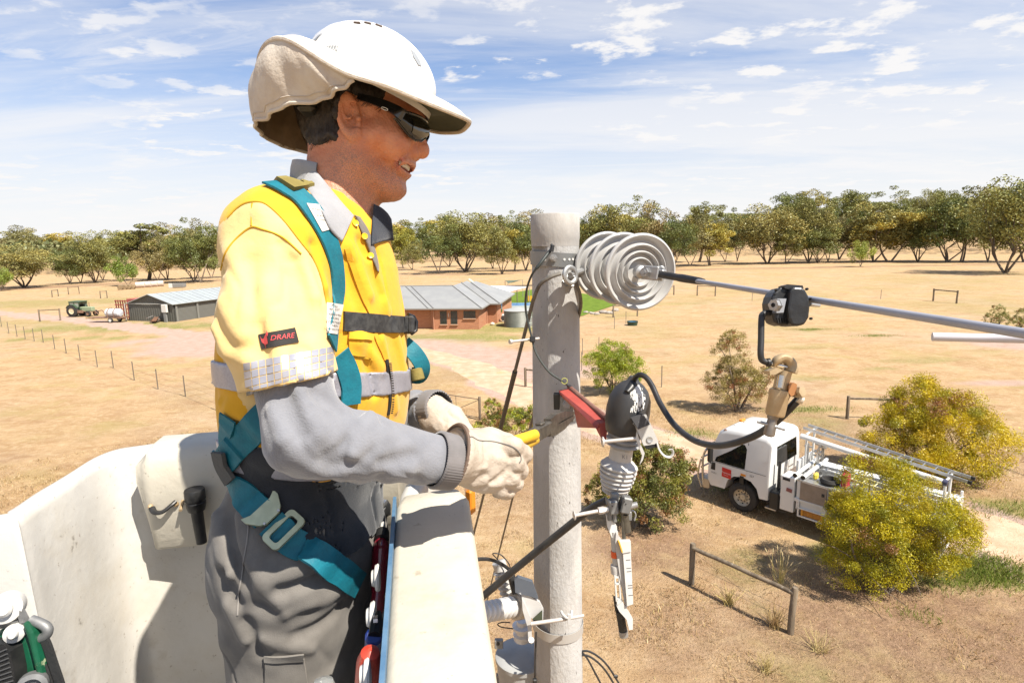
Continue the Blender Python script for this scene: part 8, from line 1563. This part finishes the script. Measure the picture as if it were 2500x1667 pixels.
# teeth
arc = smooth_path(tr_head([(980, 400), (985, 402), (992, 405), (999, 408)], .0055), 2); tm = mat('teeth', (.82, .77, .66), .25)
for i in range(len(arc)-1):
    c = (arc[i]+arc[i+1])/2; dd_ = unit(arc[i+1]-arc[i]); ww_ = np.linalg.norm(arc[i+1]-arc[i])
    if ww_ < .0015: continue
    mb = MB(); mb.box(W(c)-(W(e2)-CAM)*.0015, (ww_*.96, .004, .0085), (W(dd_)-CAM, W(np.cross(dd_, e2))-CAM, W(e2)-CAM), .0012); mb.build('tooth', tm, body, 40)
# hair
XE, YE = float((EARC-HC)@e1), float((EARC-HC)@e2)
def hair(p):
    q = p-HC.astype(np.float32); x = q@e1.astype(np.float32); y = q@e2.astype(np.float32); wv = .0035*sn2(p, 190, 6)
    back = np.minimum(XE-.009-x, y-(YE-.062)-.55*np.maximum(0, x-(XE-.045))*1.0)        # behind the ear, tapering to the nape
    over = np.minimum(y-(YE+.030), .060-x); burn = np.minimum(.0065-np.abs(x-(XE+.026)), y-(YE+.010)); m = np.maximum(back, over)+wv
    th = .0055*sstep(m, -.002, .016)-.0008; d = head(p, False)-th-.0014*sn(p*np.array([1, .35, 1], np.float32), 420, 3)*sstep(m, 0, .01); eard = s_ell(p, EARC, (.019, .038, .02), np.array([ear_fw, ear_up, HL_])); return np.maximum(np.maximum(d, -m-.001), -eard)
hair_o = skin_build('hair', hair, (-.42, .28, .86), (-.14, .52, 1.14), .0030, mat('brown_hair', (.018, .012, .008), .55, col2=(.04, .026, .017), scale=160, bump=.002, bscale=260, stretch=(1, 1, .3)), man, relax=1)
# loose strands over the hair mass, so its edge breaks up
hv = np.zeros(len(hair_o.data.vertices)*3, np.float32); hair_o.data.vertices.foreach_get('co', hv); hv = to_cam(hv.reshape(-1, 3)+ORG[hair_o.name]); rh = np.random.default_rng(4); hv = hv[rh.choice(len(hv), 2600)]; hn = grad(_hm, hv); hd_ = -e2*.9-e1*.45+rh.normal(size=(len(hv), 3))*.22; hd_ -= hn*np.einsum('ij,ij->i', hd_, hn)[:, None]; hd_ /= np.linalg.norm(hd_, axis=1)[:, None]; sd_ = np.cross(hn, hd_)*.0005; ln_ = rh.uniform(.006, .013, len(hv))[:, None]
b0_ = hv+hn*.0003; m0_ = b0_+hd_*ln_*.6+hn*.0012; t0_ = b0_+hd_*ln_+hn*.0010; vv_ = np.stack([b0_-sd_, b0_+sd_, m0_+sd_*.7, t0_, m0_-sd_*.7], 1).reshape(-1, 3); ob = link('hair_strands', raw_mesh('hair_strands', W(vv_)-ORG[man.name], np.arange(len(vv_)).reshape(-1, 5), mat('hair_strand', (.030, .020, .013), .45)), hair_o, ORG[man.name]); tag(ob, kind='stuff')
# sunglasses: wrap-around frame, lens, temple arms
sg = MB(); secs_ = [(966, 268, 292, -.0735), (982, 272, 312, -.0690), (998, 276, 332, -.0610), (1014, 281, 343, -.0500), (1028, 287, 345, -.0370), (1038, 294, 338, -.0230), (1043, 300, 324, -.0090)]
nearc = [[HP(u, v0+(v1-v0)*t, w)+e1*.006*math.sin(t*pi_) for t in np.linspace(0, 1, 7)] for u, v0, v1, w in secs_]; allc = nearc+[[MIR(q)-e1*.006 for q in row] for row in nearc[::-1]]; g = np.array(allc); gi = g-e1*.004*np.ones(3)
blkg = mat('gloss_black_frame', (.010, .010, .011), .12, coat=.5); lens_m = mat('smoked_lens', (.012, .011, .008), .05, spec=.9, coat=.6)
sgo = None; mb = MB(); mb.quadgrid(W(g)); o = mb.n; mb.quadgrid(W(gi), flip=True); sgo = mb.build('sunglasses', blkg, man, 60)
for half in (g[1:7, :, :], g[7:13, :, :]): mb = MB(); hh_ = half[1:-1, 1:-1]+e1*.0022; mb.quadgrid(W(hh_)); mb.build('lens', lens_m, sgo, 60)
for row_i in (0, 6): mb = MB(); mb.tube(W(g[:, row_i]), .0026 if row_i == 0 else .0020, 8); mb.build('frame_rim', blkg, sgo)
tpl = smooth_path([HP(874, 238, -.0830), HP(905, 246, -.0815), HP(940, 258, -.079), HP(968, 272, -.0755), HP(985, 284, -.0705)], 6); rw = np.linspace(.006, .0125, len(tpl)); mb = MB(); mb.ribbon(W(tpl), np.tile(-FW, (len(tpl), 1)), rw*1.6, .0045); mb.build('temple_arm', blkg, sgo); MB().ribbon(W(np.array([MIR(q) for q in tpl])), np.tile(FW, (len(tpl), 1)), rw*1.6, .0045).build('temple_arm', blkg, sgo)
lgp = smooth_path([HP(939+8*math.cos(t), 266+3.0*math.sin(t)+2.6*math.cos(t), -.0845) for t in np.linspace(0, 2*pi_, 13)], 3); MB().tube(W(lgp), .0006, 5).build('logo_ring', mat('white_print', (.8, .8, .8)), sgo)
# hard hat
HO = HP(901, 214, 0); ha = unit(HP(1044, 242, 0)-HP(754, 120, 0)); hu = unit(np.cross(HL_, ha)); hu = hu if hu[1] > 0 else -hu; AXL, BXL, HXL = .1130, .1010, .0960
hat_m = mat('helmet_white', (.80, .79, .77), .30, coat=.3, spots=[((.62, .58, .52), 25, .62, .78, .35), ((.45, .42, .38), 90, .70, .76, .4)])
def hatp(phi, r, h): return HO+ha*(math.cos(phi)*r)-HL_*(math.sin(phi)*r)+hu*h
def dome(phi, th):
    x, y, z = math.cos(phi)*math.cos(th), math.sin(phi)*math.cos(th), math.sin(th); s = max(abs(math.cos(th)), 1e-6); rid = .0035*float(sstep(abs(y)*BXL, .026, .018))*float(sstep(z, .15, .45)); k = 1+.03*math.sin(2*th)**2
    return HO+(ha*x*AXL*k-HL_*y*BXL*k+hu*(z*HXL))+unit(ha*x-HL_*y+hu*z)*rid
ths = np.linspace(-.10, pi_/2-.012, 34); phs = np.arange(96)*2*pi_/96; g = np.array([[dome(f, t) for f in phs] for t in ths]); mb = MB(); mb.quadgrid(W(g), cv=True); mb.f.append(tuple(33*96+k for k in range(96))); hat = mb.build('hard_hat', hat_m, man, 40)
_dt = BVHTree.FromPolygons([tuple(q) for q in g.reshape(-1, 3)], [(i*96+k, i*96+(k+1) % 96, (i+1)*96+(k+1) % 96, (i+1)*96+k) for i in range(33) for k in range(96)])
def on_dome(u, v, off=.0012):       # pixel's ray met with the dome
    d = unit(np.array([(u-CX)/F, -(v-CY)/F, 1.0])); hit = _dt.ray_cast((0, 0, 0), tuple(d))
    if hit[0] is None: hit = _dt.find_nearest(tuple(d*np.linalg.norm(HO)))
    p = np.array(hit[0]); n = unit(p-HO); return p+n*off, n
def dome_patch(poly, m, name, off, par): pts = np.array([on_dome(u, v, off)[0] for u, v in poly]+[on_dome(*np.mean(poly, axis=0), off)[0]]); mb = MB(); k = len(poly); mb.add(W(pts), [(i, (i+1) % k, k) for i in range(k)]); return mb.build(name, m, par, None)
refl = mat('silver_tape', (.5, .5, .55)); rp = dome_patch([(766, 128), (784, 118), (808, 113), (826, 113), (822, 132), (806, 143), (782, 137)], mat('patch_silver', (.42, .44, .45), .4, .3), 'reflective_patch', .0014, hat)
for k in range(9):
    u = 770+k*6.5
    for a, b in (((u, 126-k*.8), (u+9, 139)), ((u+9, 113), (u, 137))):
        q = [on_dome(*(np.array(a)*(1-t)+np.array(b)*t), .0018)[0] for t in (0, .5, 1)]; MB().tube(W(np.array(q)), .0005, 4).build('patch_line', mat('white_print', (.8, .8, .8)), rp)
dome_patch([(1002, 122), (1012, 130), (1024, 150), (1028, 163), (1020, 160), (1008, 140)], mat('patch_silver', (.5, .5, .5)), 'reflective_patch', .0014, hat); dome_patch([(766, 101), (778, 88), (792, 80), (782, 88), (772, 100)], mat('patch_silver', (.5, .5, .5)), 'reflective_patch', .0014, hat)
for k in range(3):
    u, v = ((872, 58), (898, 59), (925, 65))[k]; p_, n_ = on_dome(u, v, .0004); mb = MB(); mb.box(W(p_), (.0115, .006, .0035), (W(unit(ha-n_*(ha@n_)))-CAM, W(HL_)-CAM, W(n_)-CAM), .0008); mb.build('vent', mat('vent_brown', (.14, .10, .08), .7), hat, 40)
# soft brim
brim_m = mat('stained_canvas', (.68, .62, .535), .85, col2=(.60, .52, .43), scale=22, bump=.0012, bscale=160, spots=[((.36, .27, .18), 18, .60, .76, .55), ((.22, .15, .09), 34, .68, .78, .4)]); under_m = mat('green_lining', (.060, .065, .035), .8, col2=(.05, .055, .03), scale=40)
flap_in = mat('brown_lining', (.30, .225, .15), .9, col2=(.20, .145, .09), scale=14, bump=.001, bscale=150)
EDG = [(0, 1152, 294, 0.0), (22, 1112, 276, -.075), (45, 1030, 243, -.125), (68, 950, 209, -.148), (86, 890, 191, -.150), (98, 850, 180, -.148), (110, 800, 153, -.143), (121, 752, 121, -.134), (132, 712, 97, -.120), (144, 680, 88, -.098), (156, 650, 102, -.070), (168, 634, 135, -.036), (180, 629, 168, 0.0)]
_ep = np.array([HP(u, v, w) for _, u, v, w in EDG]); _ef = np.array([q[0] for q in EDG], float); _ep = np.vstack([_ep, [MIR(q) for q in _ep[-2::-1]]]); _ef = np.r_[_ef, 360-_ef[-2::-1]]
NB = 120; fa_ = np.arange(NB)*360/NB; edge_p = np.stack([np.interp(fa_, _ef, _ep[:, k]) for k in range(3)], -1)
for _ in range(5): edge_p = .25*np.roll(edge_p, 1, 0)+.5*edge_p+.25*np.roll(edge_p, -1, 0)
top_ = []; bot_ = []
for k in range(NB):
    f = k*2*pi_/NB; q = edge_p[k]-HO; ff = math.atan2(-(q@HL_), q@ha); r0_ = 1/math.sqrt((math.cos(ff)/AXL)**2+(math.sin(ff)/BXL)**2)*1.002; a = hatp(ff, r0_, .004); b = edge_p[k]; row = []
    for t in np.linspace(0, 1, 9): row.append(a*(1-t)+b*t+hu*(.014*math.sin(t*pi_)*(1 if f < pi_*2 else 1)))
    top_.append(row); bot_.append([p_-hu*.004 for p_ in row])
top_, bot_ = np.array(top_), np.array(bot_); mb = MB(); mb.quadgrid(W(top_), cu=True); brim = mb.build('hat_brim', brim_m, hat, 180); mb = MB(); mb.quadgrid(W(bot_), cu=True, flip=True); mb.build('brim_lining', under_m, brim, 180)
edge_ = np.array([top_[k, -1]-hu*.002 for k in range(NB)]+[top_[0, -1]-hu*.002]); MB().tube(W(edge_), .0042, 8, False).build('brim_binding', brim_m, brim)
# neck flap hanging from the back of the brim
FH = [(104, (862, 188, -.146)), (114, (842, 208, -.138)), (125, (812, 230, -.128)), (137, (757, 243, -.115)), (150, (672, 264, -.088)), (162, (636, 287, -.055)), (172, (626, 300, -.025)), (182, (630, 318, .010)), (195, (652, 334, .045)), (212, (690, 354, .085)), (232, (758, 371, .115)), (246, (800, 366, .13)), (256, (830, 330, .135))]
fph = np.linspace(104, 256, 64); hx_ = np.array([HP(*q[1]) for q in FH]); hem = np.stack([np.interp(fph, [q[0] for q in FH], hx_[:, k]) for k in range(3)], -1)
for _ in range(3): hem[1:-1] = .25*hem[:-2]+.5*hem[1:-1]+.25*hem[2:]
fl = []
for i, f in enumerate(fph):
    kk = f/360*NB; a = top_[int(kk) % NB, -1]*(1-kk % 1)+top_[(int(kk)+1) % NB, -1]*(kk % 1); out = unit(ha*math.cos(R(f))-HL_*math.sin(R(f))); row = []
    for t in np.linspace(0, 1, 12): bul = .015*math.sin(t*pi_)*float(sstep(math.sin(R((f-104)/152*180)), 0, .8)); row.append(a*(1-t)+hem[i]*t+out*(bul+.004*math.sin(f*.25+t*3)*t+.003*math.sin(f*.55+t*5)*t)-hu*.003*t)
    fl.append(row)
fl = np.array(fl); mb = MB(); mb.quadgrid(W(fl)); flap = mb.build('neck_flap', brim_m, hat, 180); inn = np.array([[q-unit(ha*math.cos(R(fph[i]))-HL_*math.sin(R(fph[i])))*.003 for q in fl[i]] for i in range(len(fl))]); mb = MB(); mb.quadgrid(W(inn), flip=True); mb.build('flap_lining', flap_in, flap, 180); MB().tube(W(fl[:, -1]), .0032, 8).build('flap_hem', brim_m, flap)
for t_i in (10,): MB().tube(W(fl[2:-2, t_i]+0), .0010, 5).build('hem_stitch', mat('hem_stitch', (.55, .48, .40), .9), flap)
MB().box(W(HP(757, 262, -.06)), (.03, .05, .03), (RT, FW, UP), .006).build('headband_knob', rubber, hat, 40)
# ---- collar of the grey polo
neckf = lambda p: np.minimum(shirt(p), head(p, False))
set_bvh(neckf, [sh_o, body])
def sheet(inner, outer, f, name, m, parent, off_i=.004, off_o=.010, n=8, th=.003, mid=.006):
    a = smooth_path([np.array(q, float) for q in inner], n); b = smooth_path([np.array(q, float) for q in outer], n); k = min(len(a), len(b)); a = a[np.linspace(0, len(a)-1, k).astype(int)]; b = b[np.linspace(0, len(b)-1, k).astype(int)]; rows = []
    for t in np.linspace(0, 1, 9):
        uv = a*(1-t)+b*t; p, ok = trace(f, uv)
        if not ok.all():
            ii = np.arange(k); good = ok if ok.any() else np.ones(k, bool)
            for c in range(3): p[:, c] = np.interp(ii, ii[good], p[good, c])
        rows.append(p)
    g = np.array(rows)
    for _ in range(4): z = g[:, :, 2]; zz_ = z.copy(); zz_[1:-1] = (z[:-2]+z[1:-1]*2+z[2:])/4; zz_[:, 1:-1] = (zz_[:, :-2]+2*zz_[:, 1:-1]+zz_[:, 2:])/4; sc_2 = zz_/z; g = g*sc_2[:, :, None]
    for i, t in enumerate(np.linspace(0, 1, 9)): o2 = off_i+(off_o-off_i)*t+mid*math.sin(t*pi_); L_2 = np.linalg.norm(g[i], axis=1)[:, None]; g[i] = g[i]*(1-o2/L_2)
    gb_ = g*(1+th/np.linalg.norm(g, axis=2)[:, :, None]); mb = MB(); mb.quadgrid(W(g)); o = mb.n; mb.quadgrid(W(gb_), flip=True); R_, C_ = g.shape[:2]; idx = np.arange(R_*C_).reshape(R_, C_); loop = list(idx[:, 0])+list(idx[-1, 1:])+list(idx[::-1, -1][1:])+list(idx[0, ::-1][1:-1])
    for x_, y_ in zip(loop, loop[1:]+loop[:1]): mb.f.append((int(x_), int(y_), int(y_)+o, int(x_)+o))
    return mb.build(name, m, parent, 180)
farcol = lambda p: np.minimum(neckf(p), s_rc(p, C(900, 520, 1.03), C(960, 600, 1.10), .05, .05))
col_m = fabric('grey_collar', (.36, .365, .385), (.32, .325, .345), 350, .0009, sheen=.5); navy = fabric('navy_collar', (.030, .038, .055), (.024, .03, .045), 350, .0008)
sheet([(724, 402), (752, 400), (784, 432), (815, 470), (842, 502), (864, 526)], [(712, 424), (738, 448), (766, 482), (790, 526), (808, 564), (834, 592)], neckf, 'collar', col_m, sh_o, .007, .013)
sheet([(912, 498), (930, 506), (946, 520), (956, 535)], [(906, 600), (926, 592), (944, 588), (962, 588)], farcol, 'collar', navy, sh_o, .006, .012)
ncx = unit(C(824, 440, .985)-C(812, 560, .985)); na_, nb2 = frame(ncx, (1, 0, 0)); g = []
for k, (hh5, rr5) in enumerate(((-.03, .066), (-.005, .0685), (.020, .0690), (.032, .0675), (.033, .0650), (.015, .0640), (-.03, .062))):
    g.append([C(808, 470, .992)+ncx*(hh5+.012*math.cos(t))+rr5*(math.cos(t)*unit(np.array([-1, .0, .25])-ncx*(np.array([-1, .0, .25])@ncx))+math.sin(t)*np.cross(ncx, unit(np.array([-1, .0, .25])-ncx*(np.array([-1, .0, .25])@ncx)))) for t in np.linspace(-1.75, 1.75, 36)])
mb = MB(); mb.quadgrid(W(np.array(g)), cu=False); mb.build('collar_stand', col_m, sh_o, 180)
plk = sheet([(864, 524), (880, 560), (896, 600), (912, 640), (920, 662)], [(880, 530), (900, 562), (914, 600), (924, 640), (926, 664)], neckf, 'placket', fabric('grey_placket', (.20, .18, .16), (.17, .15, .13), 350, .0009), sh_o, .004, .005)
for u, v in ((868, 545), (890, 577), (905, 624)):
    p_ = trace(neckf, [(u, v)])[0][0]; n_ = unit(grad(shirt, p_)[0]*.6-unit(p_)); MB().lathe(W(p_*(1-.0062/np.linalg.norm(p_))), W(n_)-CAM, [(0, .0050), (.0010, .0052), (.0018, .0046), (.0012, .0032), (.0012, .0005)], 20).build('button', mat('yellow_button', (.85, .62, .03), .35), sh_o)
# ---- the cutter held to the pole hardware
cut = empty('cable_cutter', C(1245, 1085, .97)@np.array([_rt, _up, _fw])+CAM, 'yellow-handled steel cutter held up to the bracket bolt', 'cutter'); yel = mat('yellow_grip', (.78, .50, .03), .4, col2=(.66, .40, .02), scale=30, spots=[((.30, .18, .03), 60, .66, .74, .5)]); stl = mat('forged_steel', (.085, .075, .062), .5, .5, col2=(.15, .13, .105), scale=60, spots=[((.30, .24, .15), 50, .6, .7, .4)])
h0, h1 = C(1170, 1106, .955), C(1306, 1061, 1.10); hd = unit(h1-h0); g = []
mb = MB(); LL = np.linalg.norm(h1-h0); tt_ = np.linspace(0, 1, 30); rad = .0108+.0006*np.sin(tt_*60)*sstep(tt_, .3, .5)*sstep(tt_, .9, .7); mb.tube(W(np.array([h0+(h1-h0)*t for t in tt_])), rad, 16); mb.build('handle', yel, cut)
mb = MB(); mb.tube(W(np.array([C(1215, 1120, 1.00), C(1262, 1098, 1.06), C(1308, 1073, 1.115)])), [.0095, .0095, .009], 14); mb.build('handle', mat('darker_yellow', (.55, .33, .03), .5), cut)  # lower handle, a darker yellow than the upper grip
j0, j1, j2, j3 = C(1300, 1066, 1.10), C(1336, 1044, 1.22), C(1350, 1037, 1.27), C(1400, 1012, 1.44); jd = unit(j3-j0); ja, jb = frame(jd, (0, 1, 0))
def wv(d_): return W(d_)-CAM
mb = MB(); mb.box(W((j0+j1)/2), (np.linalg.norm(j1-j0)*1.1, .016, .030), (wv(jd), wv(ja), wv(jb)), .004); mb.build('pivot_block', stl, cut, 40)
for s, w0 in ((1, .013), (-1, .010)):
    pts = [(0, -.004), (.0, .017), (.05, .021), (.13, .019), (np.linalg.norm(j3-j1), .006), (np.linalg.norm(j3-j1), -.001), (.1, .0)]; mb = MB(); mb.prism([(x, y*s+(-.002 if s < 0 else .002)) for x, y in pts], W(j1-ja*.008), wv(jd), wv(jb), wv(ja), .016); mb.build('jaw', stl, cut, None)
for k, t in enumerate((.25, .75)): MB().lathe(W(j0+(j1-j0)*t-ja*0+unit(-j0)*.012), wv(unit(-j0)), [(0, .006), (.004, .005)], 8).build('pivot_bolt', galv_d, cut)
mb = MB(); mb.box(W(j0+(j1-j0)*.5+jb*.017), (.03, .014, .006), (wv(jd), wv(ja), wv(jb)), .002); mb.build('pivot_ridge', stl, cut, 40)
